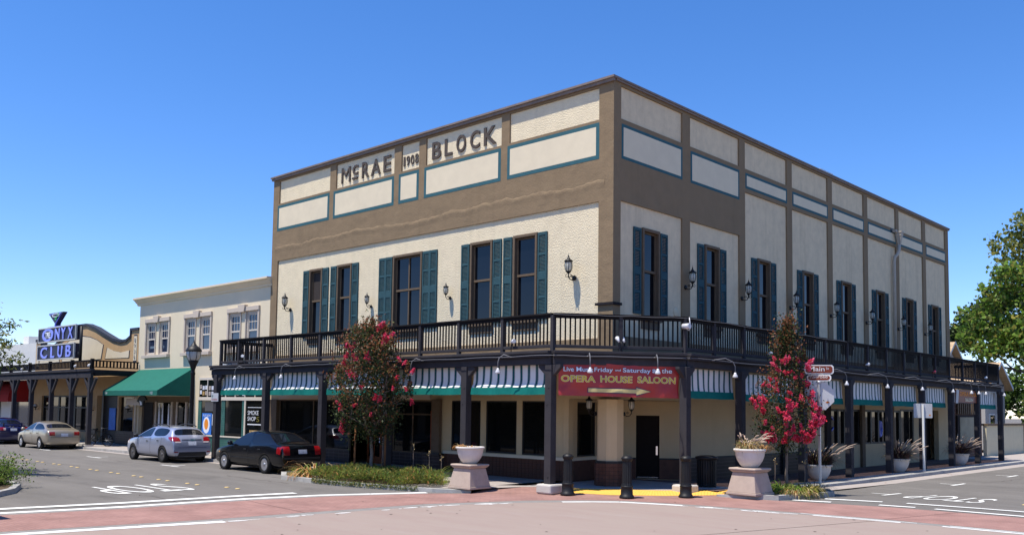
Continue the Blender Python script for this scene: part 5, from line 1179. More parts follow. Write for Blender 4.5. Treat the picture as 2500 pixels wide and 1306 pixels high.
MB().tube([(-38.6,-.16,7.72),(-38.95,-.16,7.42)],.03,5).build('neon_olive','neon_green',g_); MB().tube([(-39.0+.1*math.cos(t_*PI/4),-.16,7.42+.08*math.sin(t_*PI/4)) for t_ in range(9)],.03,5).build('neon_olive','neon_green',g_)
MB().box(-40.1,-38.1,-.2,.2,6.90,6.96).build('glass_foot','neon_blue',ns)
MB().tube([(-35.55,.0,4.85),(-35.55,.0,6.8)],.09,8).build('mast','metal_black',ns)
for z in (6.7,5.3): MB().bar((-35.9,0,z),(-35.5,0,z),.1,.14).build('bracket','metal_black',ns)

# ------------------------------------------------------------------ pale building and red awning at the far left
fl = thing('pale_building','plain off white single storey building beyond the club, partly behind leaves','building')
mb = MB(); mb.prism([(-75,0),(-49.42,0),(-49.42,6.55),(-53,6.6),(-60,6.75),(-75,6.9)],0.02,10,fn=lambda u,v,q:(u,q,v)); mb.build('wall','wall_white',fl)
mb = MB(); mb.box(-75,-49.45,-.06,.019,5.0,5.08); mb.build('moulding','wall_white',fl)
MB().box(-55.0,-53.9,1,2,6.6,7.3).build('chimney','wall_white',fl)
mb = MB(); fbox(mb,FA,-53.6,-50.2,.0,.05,.9,2.6); mb.build('shop_window','glass_blue',fl); mb = MB(); fbox(mb,FA,-60,-56,.0,.05,.2,2.8); mb.build('shop_window','glass_shop',fl)
ra = thing('red_awning','rounded red canvas awning behind the club porch at the far left','awning')
for x0_,x1_ in ((-58.5,-54.8),(-54.3,-50.4)):
    mb = MB(); n = 8; pr = [(0,4.0)]+[(-1.3*math.sin(k/n*PI/2),2.75+1.25*math.cos(k/n*PI/2)) for k in range(1,n+1)]+[(-1.3,2.5)]
    for i in range(len(pr)-1): mb.add([(x0_,pr[i][0],pr[i][1]),(x1_,pr[i][0],pr[i][1]),(x1_,pr[i+1][0],pr[i+1][1]),(x0_,pr[i+1][0],pr[i+1][1])],[(0,1,2,3)],0,True)
    o = mb.build('canopy','awning_red',ra)
    MB().add([(x1_,y,z) for y,z in pr]+[(x1_,0,2.5)],[tuple(range(len(pr)+1))]).build('side_panel','awning_red',ra)
# ------------------------------------------------------------------ far right: wall, picket fence, houses
fw_ = thing('garden_wall','cream stucco wall with dark end post beyond the right end of the porch','wall')
mb = MB(); x_ = .25
mb.box(x_-.2,x_,37.4,45.6,-.2,1.85); mb.build('wall_panel','fence_stucco',fw_)
MB().box(x_-.3,x_+.1,37.35,45.9,1.85,1.97).build('coping','wood_brown',fw_); MB().box(x_-.3,x_+.12,45.6,46.1,-.2,1.97).build('end_post','wood_brown',fw_)
pf = thing('picket_fence','white picket fence at the right edge of the picture','fence')
p0 = None
for i in range(34):
    y = 48+i*.32
    o = MB().prism([(-.08,0),(.08,0),(.08,1.5),(0,1.62),(-.08,1.5)],-.02,.02,fn=lambda u,v,q:(q,u,v)).build('picket','fence_white',pf) if p0 is None else p0.copy()
    if p0 is None: p0 = o
    else: C.objects.link(o)
    o.location = (1.2,y,0)
for z in (.4,1.2): MB().box(1.12,1.17,47.9,59,z,z+.1).build('fence_rail','fence_white',pf)
def house(x0,x1,y0,y1,ze,zr,label,wallm='house_wall'):
    t = thing('house',label,'house'); xm = (x0+x1)/2; ym = (y0+y1)/2
    mb = MB(); mb.prism([(y0,0),(y1,0),(y1,ze),(ym,zr-.25),(y0,ze)],x0,x1,fn=lambda u,v,q:(q,u,v)); mb.build('wall',wallm,t)
    for s in (0,1):
        ya,yb = (y0-.5,ym) if s==0 else (y1+.5,ym); za = ze-.35
        vs = [(x0-.5,ya,za),(x1+.5,ya,za),(x1+.5,yb,zr),(x0-.5,yb,zr)]; MB().add(vs+[(a,b,c+.14) for a,b,c in vs],[(0,3,2,1),(4,5,6,7),(0,1,5,4),(1,2,6,5),(2,3,7,6),(3,0,4,7)]).build('roof','roof_shingle',t)
    MB().add([(x1+.52,y0-.5,ze-.38),(x1+.52,ym,zr-.03),(x1+.52,y1+.5,ze-.38),(x1+.52,y1+.5,ze-.10),(x1+.52,ym,zr+.22),(x1+.52,y0-.5,ze-.10)],[(0,1,4,5),(1,2,3,4)]).build('barge_board','fence_white',t)
    w_ = MB().box(x1,x1+.06,ym-.45,ym+.45,ze+.3,ze+1.3).build('window','fence_white',t); MB().box(x1+.06,x1+.07,ym-.35,ym+.35,ze+.4,ze+1.2).build('pane','glass_shop',w_)
    for yy in (y0+.9,y1-2.2):
        w_ = MB().box(x1,x1+.06,yy,yy+1.3,1.0,2.6).build('window','fence_white',t); MB().box(x1+.06,x1+.07,yy+.1,yy+1.2,1.1,2.5).build('pane','glass_shop',w_)
    return t
house(-11,-3.3,49.8,54.8,4.75,6.35,'grey house with a tan shingle gable just right of the porch end')
house(-17,-8,53,61,5.2,8.4,'house with a tan shingle gable peeping over the balcony beside the building')

# unseen blocks added across both streets to darken shop glass reflections and side wall
for (x0_,x1_,y0_,y1_,h_,m_,lb) in ((-26,-4,-36,-19.5,6.2,'wall_tan','unseen tan block added across the left street for dark shop window reflections'),(-58,-27,-36,-19.5,5.0,'house_wall','unseen grey row added across the left street for dark left window reflections'),(23,40,4,30,7.5,'brick_wall','unseen brick block added across the side street for dark side window reflections')):
    t = thing('unseen_opposite_block',lb,'building'); MB().box(x0_,x1_,y0_,y1_,0,h_).build('wall',m_,t); MB().box(x0_-.1,x1_+.1,y0_-.1,y1_+.1,h_+.002,h_+.3).build('cornice','trim_beige',t)
    if y1_ < 0:
        MB().box(x0_,x1_,y1_+.002,y1_+2.4,3.0,3.2).build('canopy','porch_dark',t)
        for k in range(int((x1_-x0_)/4)): MB().box(x0_+.6+k*4,x0_+3.6+k*4,y1_+.003,y1_+.05,.5,2.7).build('shop_window','glass_shop',t)
    else:
        MB().box(x0_-2.4,x0_-.002,y0_,y1_,3.0,3.2).build('canopy','porch_dark',t)
        for k in range(int((y1_-y0_)/4)): MB().box(x0_-.05,x0_-.003,y0_+.6+k*4,y0_+3.6+k*4,.5,2.7).build('shop_window','glass_shop',t)
# ------------------------------------------------------------------ parked cars
from mathutils.bvhtree import BVHTree
def car(label, paint, st, wheels, wr, xy, panes, rimm='alloy', spokes=7, pillars=(), rail=False, tails=None, plate=None, extra=None, spoiler=False, lines=(), bumper=None, group='cars parked along the left kerb', rz=PI):
    """st: stations (x, z bottom, z belt, half width, z top, half width top), front first; panes: index ranges of glass"""
    n = len(st); ring = []
    for (x,zb,zl,w_,zt,wt) in st:
        tall = zt-zl
        h = [(0,zb),(w_*.80,zb),(w_*.97,zb+.10),(w_*1.0,zb+(zl-zb)*.55),(w_*.975,zl),(wt+ (0 if tall>.2 else .05),zt-min(.05,tall*.4)),(wt*.62,zt-.003),(0,zt+.01)]
        ring.append(h)
    bm = bmesh.new(); V = []
    for i,h in enumerate(ring):
        x = st[i][0]; row = [bm.verts.new((x,y,z)) for y,z in h]; rowm = [row[0]]+[bm.verts.new((x,-y,z)) for y,z in h[1:-1]]+[row[-1]]
        V.append((row,rowm))
    cr = bm.edges.layers.float.new('crease_edge')
    faces = {}
    for i in range(n-1):
        for j in range(7):
            a,b = V[i][0],V[i+1][0]; f = bm.faces.new((a[j],b[j],b[j+1],a[j+1])); faces[i,j,0] = f
            a,b = V[i][1],V[i+1][1]; f = bm.faces.new((a[j+1],b[j+1],b[j],a[j])); faces[i,j,1] = f
    for i in (0,n-1):
        r_,m_ = V[i]; bm.faces.new(r_+m_[1:-1][::-1])
    for f in bm.faces: f.smooth = True
    bmesh.ops.recalc_face_normals(bm, faces=bm.faces)
    def glaze(fs, t):
        res = bmesh.ops.inset_region(bm, faces=fs, thickness=t, depth=-.004, use_even_offset=True)
        for f in fs:
            f.material_index = 1
        es = {e for f in fs for e in f.edges if sum(1 for g_ in e.link_faces if g_ in set(fs))==1}
        for e in es: e[cr] = .75
    ws,(s0,s1),(rb0,rb1) = panes['wind'],panes['side'],panes['rear']
    glaze([faces[ws,j,k] for j in (5,6) for k in (0,1)], .06)
    glaze([faces[i,j,k] for i in range(rb0,rb1) for j in (5,6) for k in (0,1)], .065)
    cuts = [s0]+list(pillars)+[s1]
    for a,b in zip(cuts[:-1],cuts[1:]):
        for k in (0,1): glaze([faces[i,4,k] for i in range(a,b)], .035)
    for i in range(n-1):
        for k in (0,1):
            for e in (faces[i,3,k].edges):
                pass
    me = bpy.data.meshes.new('body'); bm.to_mesh(me); bm.free()
    for m in (paint,'car_glass','plastic_black'): me.materials.append(M[m])
    ob = bpy.data.objects.new('tmp',me); C.objects.link(ob); sd = ob.modifiers.new('s','SUBSURF'); sd.levels = 3; sd.render_levels = 3
    cb = MB()
    for wx in wheels:
        for s in (1,-1):
            cb.lathe([(.001,s*.52),(wr+.055,s*.52),(wr+.055,s*1.2),(.001,s*1.2)],28,o=(wx,0,wr-.01),ax='y',mi=2)
    co = cb.build('cut',[paint,'car_glass','plastic_black']); bo = ob.modifiers.new('b','BOOLEAN'); bo.operation = 'DIFFERENCE'; bo.object = co; bo.solver = 'EXACT'
    dg = bpy.context.evaluated_depsgraph_get(); fin = bpy.data.meshes.new_from_object(ob.evaluated_get(dg)); bpy.data.objects.remove(ob); bpy.data.objects.remove(co)
    t = thing('parked_car',label,'car',(xy[0],xy[1],0),rz,group); t.scale = (1.06,)*3
    bm = bmesh.new(); bm.from_mesh(fin); bm.faces.ensure_lookup_table()
    bvh = BVHTree.FromBMesh(bm)
    gl = [f for f in bm.faces if f.material_index==1]; seen = set(); comps = []
    for f in gl:
        if f.index in seen: continue
        stack = [f]; comp = []; seen.add(f.index)
        while stack:
            g_ = stack.pop(); comp.append(g_)
            for e in g_.edges:
                for h in e.link_faces:
                    if h.material_index==1 and h.index not in seen: seen.add(h.index); stack.append(h)
        comps.append(comp)
    for comp in comps:
        mb = MB(); idx = {}
        for f in comp:
            ids = []
            for v in f.verts:
                if v.index not in idx: idx[v.index] = len(mb.v); mb.v.append(tuple(v.co))
                ids.append(idx[v.index])
            mb.f.append(tuple(ids)); mb.m.append(0); mb.sm.append(True)
        mb.build('window','car_glass',t,recalc=False)
    bmesh.ops.delete(bm, geom=gl, context='FACES_ONLY')
    for f in bm.faces: f.smooth = True
    bm.to_mesh(fin); bm.free(); fin.name = 'body'; link('body',fin,t)
    def ray(o, d):
        h = bvh.ray_cast(Vector(o),Vector(d)); return h
    def decal(name, m, pts, d, off=.006, nu=8, nv=6, parent=t):
        """four corners in the plane facing d ('rear','left','right'), draped on the body"""
        mb = MB(); P = [Vector(p) for p in pts]; g_ = []
        for j in range(nv+1):
            for i in range(nu+1):
                u,v = i/nu,j/nv; q = (P[0]*(1-u)+P[1]*u)*(1-v)+(P[3]*(1-u)+P[2]*u)*v
                if d=='rear': h = ray((-4,q.x,q.y),(1,0,0))
                elif d=='left': h = ray((q.x,3,q.y),(0,-1,0))
                else: h = ray((q.x,-3,q.y),(0,1,0))
                if h[0] is None: return None
                p = h[0]+h[1]*off if h[1].dot(Vector({'rear':(1,0,0),'left':(0,-1,0),'right':(0,1,0)}[d]))<0 else h[0]-h[1]*off
                g_.append(p)
        w_ = nu+1
        mb.add(g_,[(j*w_+i,j*w_+i+1,(j+1)*w_+i+1,(j+1)*w_+i) for j in range(nv) for i in range(nu)],0,True)
        return mb.build(name,m,parent)
    if tails: 
        for (name,m,pts,d) in tails: decal(name,m,pts,d,.008)
    if plate: 
        p = decal('licence_plate','plate',plate,'rear',.012,2,2)
    for (pts,side) in lines:
        for a,b in zip(pts[:-1],pts[1:]):
            dx = Vector(b)-Vector(a); nn = Vector((-dx.y,dx.x)).normalized()*.006
            for sd_ in side: decal('panel_gap','rubber',[Vector(a)-nn,Vector(b)-nn,Vector(b)+nn,Vector(a)+nn],sd_,.003,8,1)
    for h in (extra or []): decal(*h)
    # wheels
    rim = MB(); rr_ = wr*.66
    rim.lathe([(rr_,.055),(rr_*.93,.05),(rr_*.90,.02),(.001,.012)],28,ax='y',mi=1)
    for k in range(spokes):
        a = 2*PI*k/spokes; c_,s_ = math.cos(a),math.sin(a); tw = .055 if spokes<10 else .04
        rim.bar((c_*.03,.045,s_*.03),(c_*rr_*.95,.05,s_*rr_*.95),tw,.03,0,up=(0,1,0))
    rim.lathe([(rr_*1.0,.052),(rr_*.97,.072),(rr_*.90,.060)],28,ax='y'); rim.lathe([(.06,.04),(.06,.066),(.001,.07)],14,ax='y')
    tyre = MB().lathe([(rr_*.96,-.10),(wr*.93,-.105),(wr,-.07),(wr,.05),(wr*.95,.085),(rr_*1.02,.075),(rr_*.98,.05),(rr_*.9,-.1)],32,ax='y')
    k0 = None
    for wx in wheels:
        for s in (1,-1):
            if k0 is None:
                k0 = o = tyre.build('wheel','rubber',t); rim.build('rim',[rimm,'plastic_black'],o)
            else:
                o = k0.copy(); C.objects.link(o); 
                for c in k0.children: d = c.copy(); C.objects.link(d); d.parent = o
            o.location = (wx,s*(st[n//2][3]-.085),wr); o.rotation_euler = (0,0,0 if s>0 else PI)
    # mirrors, handles
    mx = st[ws][0]-.18; mz = st[ws][2]+.10
    for s in (1,-1):
        mb = MB(); mb.lathe([(.001,-.09),(.06,-.08),(.085,-.02),(.08,.06),(.05,.09),(.001,.1)],12,ax='y',o=(mx,s*(st[ws][3]+.07),mz)); mb.bar((mx,s*(st[ws][3]-.06),mz-.07),(mx,s*(st[ws][3]+.04),mz-.03),.05,.04); mb.build('mirror',paint if not rail else 'plastic_black',t)
    # floor pan and axle shadow mass, exhaust
    MB().box(st[-2][0]+.25,st[1][0]-.2,-.55,.55,.16,.30).build('underbody','plastic_black',t)
    if rail:
        for s in (1,-1): mb = MB(); mb.tube([(.15,s*.57,1.43),(.0,s*.585,1.49),(-.6,s*.59,1.515),(-1.15,s*.585,1.49),(-1.35,s*.57,1.42)],.022,6); mb.build('roof_rail','plastic_black',t)
    if spoiler:
        mb = MB(); mb.box(-2.12,-1.95,-.62,.62,1.17,1.20); mb.box(-2.05,-1.98,-.5,-.42,1.0,1.17); mb.box(-2.05,-1.98,.42,.5,1.0,1.17); mb.build('spoiler',paint,t,bevel=.012)
    return t
sed = [(2.34,.36,.50,.52,.55,.46),(2.28,.22,.60,.74,.65,.66),(1.98,.19,.72,.83,.79,.75),(1.4,.19,.82,.865,.885,.78),(1.02,.19,.885,.87,.96,.77),(.30,.19,.925,.87,1.405,.595),(-.20,.19,.94,.87,1.455,.605),(-.30,.19,.945,.87,1.455,.605),(-1.0,.19,.96,.87,1.40,.585),(-1.12,.19,.965,.87,1.36,.58),(-1.78,.20,.985,.86,1.07,.66),(-2.14,.22,.955,.84,1.025,.68),(-2.29,.24,.87,.80,.95,.66),(-2.34,.32,.66,.75,.72,.66)]
def sed_mod(dz=0, df=1.0, h=0): return [(x*df,zb,zl+dz,w_*(.985 if h else 1),zt+dz+(h if zt>1.2 else h*.3),wt) for x,zb,zl,w_,zt,wt in sed]
pan = {'wind':4,'side':(4,10),'rear':(9,10)}
door_l = [[(.98,.30),(.90,.60),(.86,.93)],[(-.25,.27),(-.25,.93)],[(-1.02,.60),(-1.12,.80),(-1.12,.95)],[(.98,.30),(-.78,.28)]]
dl = [(p,('left','right')) for p in door_l]
handle = lambda x,z: ('door_handle','plastic_black',[(x-.09,z-.018),(x+.09,z-.018),(x+.09,z+.018),(x-.09,z+.018)],'right',.022,4,2)
handl = lambda x,z: ('door_handle','plastic_black',[(x-.09,z-.018),(x+.09,z-.018),(x+.09,z+.018),(x-.09,z+.018)],'left',.022,4,2)
trunk = [('panel_gap','rubber',[(-.60,.975),(.60,.975),(.60,.985),(-.60,.985)],'rear',.003,10,1),('panel_gap','rubber',[(-.66,.62),(.66,.62),(.66,.63),(-.66,.63)],'rear',.003,10,1),('emblem','chrome',[(-.05,.87),(.05,.87),(.05,.95),(-.05,.95)],'rear',.008,2,2)]
tl = lambda y0,y1,z0,z1,xs: [('tail_light','tail_red',[(y0,z0),(y1,z0),(y1,z1),(y0,z1)],'rear'),('tail_light','tail_red',[(-y1,z0),(-y0,z0),(-y0,z1),(-y1,z1)],'rear'),('tail_light','tail_red',[(-2.22,z0+.02),(xs,z0+.05),(xs,z1-.03),(-2.24,z1-.02)],'left'),('tail_light','tail_red',[(-2.22,z0+.02),(xs,z0+.05),(xs,z1-.03),(-2.24,z1-.02)],'right')]
car('black four door sedan parked between the silver car and the flowering tree','car_black',sed,(1.39,-1.31),.315,(-13.41,-3.97),pan,'alloy',7,(7,),tails=tl(.50,.74,.66,.95,-2.02),plate=[(-.17,.70),(.17,.70),(.17,.84),(-.17,.84)],lines=dl,
    extra=trunk+[handle(-.05,.80),handle(-.98,.82),handl(-.05,.80),handl(-.98,.82),('bumper_strip','plastic_black',[(-.72,.53),(.72,.53),(.72,.585),(-.72,.585)],'rear',.012,10,2),('side_marker','amber',[(1.72,.62),(1.80,.62),(1.80,.66),(1.72,.66)],'left',.006,2,2),('side_strip','plastic_black',[(-.8,.48),(.9,.48),(.9,.52),(-.8,.52)],'left',.010,8,1)])
imp = [(2.21,.35,.54,.55,.58,.48),(2.12,.22,.68,.76,.73,.68),(1.85,.19,.80,.835,.87,.74),(1.36,.19,.885,.865,.955,.77),(1.05,.19,.92,.87,1.01,.77),(.20,.19,.955,.87,1.415,.60),(-.22,.19,.975,.87,1.465,.61),(-.33,.19,.98,.87,1.465,.61),(-1.15,.19,1.01,.87,1.44,.60),(-1.28,.19,1.02,.87,1.43,.60),(-1.62,.20,1.03,.86,1.385,.595),(-1.98,.22,1.0,.845,1.06,.69),(-2.12,.24,.86,.82,.93,.74),(-2.19,.26,.66,.815,.72,.75),(-2.21,.34,.46,.76,.50,.70)]
car('silver blue hatchback wagon with roof rails parked behind the black sedan','car_silver',imp,(1.31,-1.335),.325,(-21.5,-3.95),{'wind':4,'side':(4,10),'rear':(10,11)},'alloy_dark',10,(7,),rail=True,tails=[('tail_light','tail_red',[(.48,.86),(.78,.86),(.76,1.02),(.52,1.0)],'rear'),('tail_light','tail_red',[(-.78,.86),(-.48,.86),(-.52,1.0),(-.76,1.02)],'rear'),('tail_light','tail_red',[(-2.06,.86),(-1.78,.96),(-1.75,1.03),(-2.0,1.03)],'left'),('tail_light','tail_red',[(-2.06,.86),(-1.78,.96),(-1.75,1.03),(-2.0,1.03)],'right'),
    ('lamp_lens','tail_clear',[(.46,.80),(.70,.80),(.72,.855),(.47,.855)],'rear'),('lamp_lens','tail_clear',[(-.70,.80),(-.46,.80),(-.47,.855),(-.72,.855)],'rear')],plate=[(-.17,.70),(.17,.70),(.17,.85),(-.17,.85)],lines=[(p,('left','right')) for p in [[(1.0,.30),(.95,.60),(.90,.95)],[(-.27,.27),(-.27,.97)],[(-.98,.45),(-1.22,.75),(-1.25,1.0)],[(1.0,.30),(-.8,.28)]]],
    extra=[('bumper_valance','plastic_black',[(-.62,.28),(.62,.28),(.56,.44),(-.56,.44)],'rear',.012,10,4),('panel_gap','rubber',[(-.60,.61),(.60,.61),(.60,.62),(-.60,.62)],'rear',.003,10,1),('garnish','chrome',[(-.42,.905),(.42,.905),(.42,.93),(-.42,.93)],'rear',.012,10,1),('emblem','chrome',[(-.06,.89),(.06,.89),(.06,.945),(-.06,.945)],'rear',.016,2,2),('reflector','tail_red',[(.58,.42),(.76,.42),(.76,.46),(.62,.46)],'rear',.008,3,2),('reflector','tail_red',[(-.76,.42),(-.58,.42),(-.62,.46),(-.76,.46)],'rear',.008,3,2),handle(-.02,.82),handle(-.95,.86),handl(-.02,.82),handl(-.95,.86),('headlight','tail_clear',[(1.75,.72),(2.05,.66),(2.05,.74),(1.72,.82)],'left',.006,4,3),('headlight','amber',[(1.70,.78),(1.78,.76),(1.76,.83),(1.68,.85)],'left',.008,2,2)])
car('gold beige four door sedan parked beyond the green awning','car_gold',sed_mod(-.01,.96,-.06),(1.30,-1.26),.30,(-35.5,-3.95),pan,'alloy',9,(7,),tails=tl(.46,.72,.70,.88,-1.95),plate=[(-.17,.66),(.17,.66),(.17,.80),(-.17,.80)],lines=[(p,('left','right')) for p in door_l],extra=[trunk[1],handle(-.05,.78),handle(-.95,.80),handl(-.05,.78),handl(-.95,.80),('number_panel','mid_grey',[(-.42,.63),(.42,.63),(.38,.85),(-.38,.85)],'rear',.004,6,3)])
car('dark blue sedan with a rear spoiler, cut off by the left edge of the picture','car_blue',sed_mod(0,.965,.0),(1.32,-1.28),.31,(-43.2,-3.95),pan,'alloy',7,(7,),tails=tl(.44,.74,.76,.94,-1.98)+[('lamp_lens','tail_clear',[(.40,.78),(.52,.78),(.52,.90),(.40,.90)],'rear'),('lamp_lens','tail_clear',[(-.52,.78),(-.40,.78),(-.40,.90),(-.52,.90)],'rear')],plate=[(-.17,.74),(.17,.74),(.17,.88),(-.17,.88)],lines=dl,extra=trunk+[handl(-.05,.80)],spoiler=True)
# ------------------------------------------------------------------ street furniture
def zc(x, y):   # height of the corner ramp near the bollards
    return 0.012
blab = ('black fluted bollard at the left end of the yellow tactile strip','black fluted bollard in front of the middle of the yellow strip','black fluted bollard at the right end of the yellow strip, before the litter bin')
b0 = None
for (x,y),lb in zip(((.42,-2.62),(2.05,-2.0),(3.03,-.52)),blab):
    if b0 is None:
        b0 = t = thing('bollard',lb,'bollard',(x,y,.02),0,'bollards along the corner ramp')
        MB().lathe([(.21,0),(.21,.05),(.19,.07),(.185,.09),(.17,.10),(.165,.30),(.172,.31),(.172,.34),(.16,.35)],24).build('base','metal_black',t)
        MB().lathe([(.155,.35),(.138,.42),(.125,1.02),(.13,1.03)],32,smooth=False,flute=.09).build('shaft','metal_black',t)
        MB().lathe([(.135,1.03),(.15,1.05),(.15,1.08),(.16,1.09),(.16,1.11),(.12,1.16),(.06,1.185),(.001,1.19)],24).build('cap','metal_black',t)
    else: t = dup(b0,(x,y,.02),label=lb)
# slatted litter bin
t = thing('litter_bin','black slatted litter bin behind the right bollard','bin',(2.15,2.05,.13))
MB().lathe([(.30,.03),(.30,.06),(.28,.09)],24).build('base','metal_black',t); MB().lathe([(.25,.08),(.25,.86)],20).build('liner','trim_black',t)
s0 = None
for k in range(24):
    a = 2*PI*k/24
    o = MB().box(.285,.30,-.025,.025,.06,.86).build('slat','metal_black',t) if s0 is None else s0.copy()
    if s0 is None: s0 = o
    else: C.objects.link(o)
    o.rotation_euler = (0,0,a)
MB().lathe([(.30,.84),(.34,.86),(.36,.90),(.35,.93),(.22,.97),(.20,.95),(.001,.95)],28).build('rim','metal_black',t)
for a in (.3,2.4,4.5): MB().lathe([(.04,0),(.04,.05)],8,o=(.26*math.cos(a),.26*math.sin(a),-.03)).build('foot','metal_black',t)
# planters: flared pedestal, bowl
def frustum(mb, a, b, z0, z1, mi=0):
    vs = [(s*a,q*a,z0) for s,q in ((-1,-1),(1,-1),(1,1),(-1,1))]+[(s*b,q*b,z1) for s,q in ((-1,-1),(1,-1),(1,1),(-1,1))]
    return mb.add(vs,[(0,3,2,1),(4,5,6,7),(0,1,5,4),(1,2,6,5),(2,3,7,6),(3,0,4,7)],mi)
def pedestal(loc, rz, label, sc=1.0):
    t = thing('pedestal',label,'pedestal',loc,rz,'planter pedestals at the corner')
    mb = MB(); mb.box(-.49,.49,-.49,.49,0,.07); mb.build('plinth','pedestal_pink',t,bevel=.012)
    mb = MB(); frustum(mb,.465,.355,.07,.63); mb.build('shaft','pedestal_pink',t,bevel=.012)
    mb = MB(); frustum(mb,.365,.43,.63,.69); mb.box(-.44,.44,-.44,.44,.69,.76); mb.build('cap','pedestal_pink',t,bevel=.03); t.scale = (sc,)*3; return t
def bowl(loc, r, h, label, group):
    t = thing('planter_bowl',label,'planter',loc,0,group)
    pr = [(.42,0),(.46,.02),(.62,.16),(.78,.38),(.88,.62),(.91,.84),(.92,.86),(1.0,.88),(1.015,.93),(1.0,.985),(.96,1.0),(.90,.985),(.87,.9)]
    MB().lathe([(a*r,b*h) for a,b in pr],36).build('bowl','pot_white',t); MB().lathe([(.88*r,.90*h),(.001,.92*h)],24).build('soil','soil',t); return t
PZ = .13
pedestal((-2.18,-4.02,.115),.04,'pink concrete pedestal carrying the left bowl, beside the green ground cover',.94)
bowl((-2.18,-4.02,.835),.43,.50,'white planter bowl with dead plants on the left pedestal','planter bowls on pedestals')
pedestal((4.22,.98,.115),-.06,'pink concrete pedestal carrying the right bowl, beside the pink flowering tree')
bowl((4.22,.98,.875),.46,.54,'white planter bowl with dry plumed grass on the right pedestal','planter bowls on pedestals')
pots = [((2.35,9.55),'left of three, behind the stop sign pole'),((2.45,17.1),'middle of three, by the shaded shop windows'),((2.35,25.4),'right of three, under the brown saloon sign')]
for (x,y),lb in pots: bowl((x,y,wz(2.4,y)),.48,.58,'white pot of purple grass, '+lb,'pots on the side pavement')
# sign posts
gx,gy = 5.05,3.75; g0 = .10
t = thing('street_sign_post','white square post with the back of a stop sign and brown street name plates','sign',(gx,gy,g0))
MB().box(-.03,.03,-.03,.03,-.1,3.33).build('post','galvanised',t)
ang = .60
def rot2(u, v, a): return (u*math.cos(a)-v*math.sin(a), u*math.sin(a)+v*math.cos(a))
def plate(mb, w_, z0, z1, a, off, th=.006, oct=False, mi=0):
    if oct:
        r = (z1-z0)/2; zc_ = (z0+z1)/2; k = r*math.tan(PI/8); P_ = [(-r,-k),(-k,-r),(k,-r),(r,-k),(r,k),(k,r),(-k,r),(-r,k)]
    else:
        c_ = .05; zc_ = (z0+z1)/2; h = (z1-z0)/2; w2 = w_/2; P_ = [(-w2,-h+c_),(-w2+c_,-h),(w2-c_,-h),(w2,-h+c_),(w2,h-c_),(w2-c_,h),(-w2+c_,h),(-w2,h-c_)]
    return mb.prism(P_,off,off+th,mi,fn=lambda u,v,q:(*rot2(u,q,a),zc_+v))
plate(MB(),0,2.46,3.31,.40,.04,oct=True).build('stop_sign_back','sign_back',t); plate(MB(),0,2.46,3.31,.40,.0465,oct=True,th=.002).build('stop_sign_face','tail_red',t)
o = MB(); plate(o,.11,2.66,2.73,.40,.033,th=.006); so_ = o.build('sticker','sticker_orange',t); so_.location = (.22,.093,0)
for (z0,z1,wd,a) in ((3.55,3.83,.86,.62),(3.335,3.53,.72,.18)):
    p = plate(MB(),wd,z0,z1,a,-.012,th=.024).build('name_plate','sign_white',t); plate(MB(),wd-.07,z0+.03,z1-.03,a,-.017,th=.034).build('plate_face','sign_brown',p)
    dr = (math.cos(a),math.sin(a),0); nv = Vector((math.sin(a),-math.cos(a),0))
    if z0 > 3.5:
        s_ = Vector(dr)*-.30+nv*.019+Vector((0,0,z0+.085)); text('lettering','Main',tuple(s_),dr,(0,0,1),.46,.145,0,'sign_white',p,bold=.01); s_ = Vector(dr)*.20+nv*.019+Vector((0,0,z0+.14)); text('lettering','St',tuple(s_),dr,(0,0,1),.09,.07,0,'sign_white',p)
        s_ = Vector(dr)*-.2+nv*.019+Vector((0,0,z1-.055)); text('lettering','HISTORIC DOWNTOWN',tuple(s_),dr,(0,0,1),.36,.012,0,'print_cream',p)
    else:
        s_ = Vector(dr)*-.27+nv*.019+Vector((0,0,z0+.09)); text('lettering','Railroad',tuple(s_),dr,(0,0,1),.52,.10,0,'sign_white',p)
MB().lathe([(.05,3.28),(.05,3.33),(.03,3.335)],8).build('bracket','galvanised',t)
t = thing('road_sign','back of a rectangular road sign on a white post by the side kerb','sign',(3.0,18.6,wz(3,18.6)))
MB().box(-.04,.04,-.04,.04,-.1,2.9).build('post','sign_white',t)
a = .50; mb = MB(); mb.prism([(-.36,2.32),(.36,2.32),(.38,2.34),(.38,2.93),(.36,2.95),(-.36,2.95),(-.38,2.93),(-.38,2.34)],.045,.055,fn=lambda u,v,q:(*rot2(u,q,a),v)); mb.build('sign_back','sign_back',t)
mb = MB(); mb.prism([(.24,2.42),(.31,2.42),(.31,2.47),(.24,2.47)],.038,.044,fn=lambda u,v,q:(*rot2(u,q,a),v)); mb.build('sticker','sticker_orange',t)
# lamp post
t = thing('lamp_post','black lamp post with a frosted acorn lantern behind the silver car','lamp post',(-22.30,-2.45,.13))
MB().lathe([(.24,0),(.24,.10),(.20,.16),(.18,.5),(.14,.62),(.12,.75),(.11,.78)],20).build('base','metal_black',t)
MB().lathe([(.125,.78),(.105,1.4),(.085,3.7),(.10,3.72)],20).build('shaft','metal_black',t)
MB().lathe([(.09,3.72),(.12,3.76),(.085,3.84),(.09,3.95),(.12,4.03),(.15,4.15),(.21,4.28),(.24,4.33),(.22,4.36)],20).build('fitter','metal_black',t)
MB().lathe([(.20,4.36),(.27,4.48),(.31,4.65),(.32,4.78),(.31,4.80)],24).build('globe','lamp_frost',t)
mb = MB()
for k in range(6): a = k*PI/3; mb.tube([(r*math.cos(a),r*math.sin(a),z) for r,z in ((.205,4.36),(.275,4.48),(.315,4.65),(.325,4.79))],.013,5)
mb.build('cage','metal_black',t)
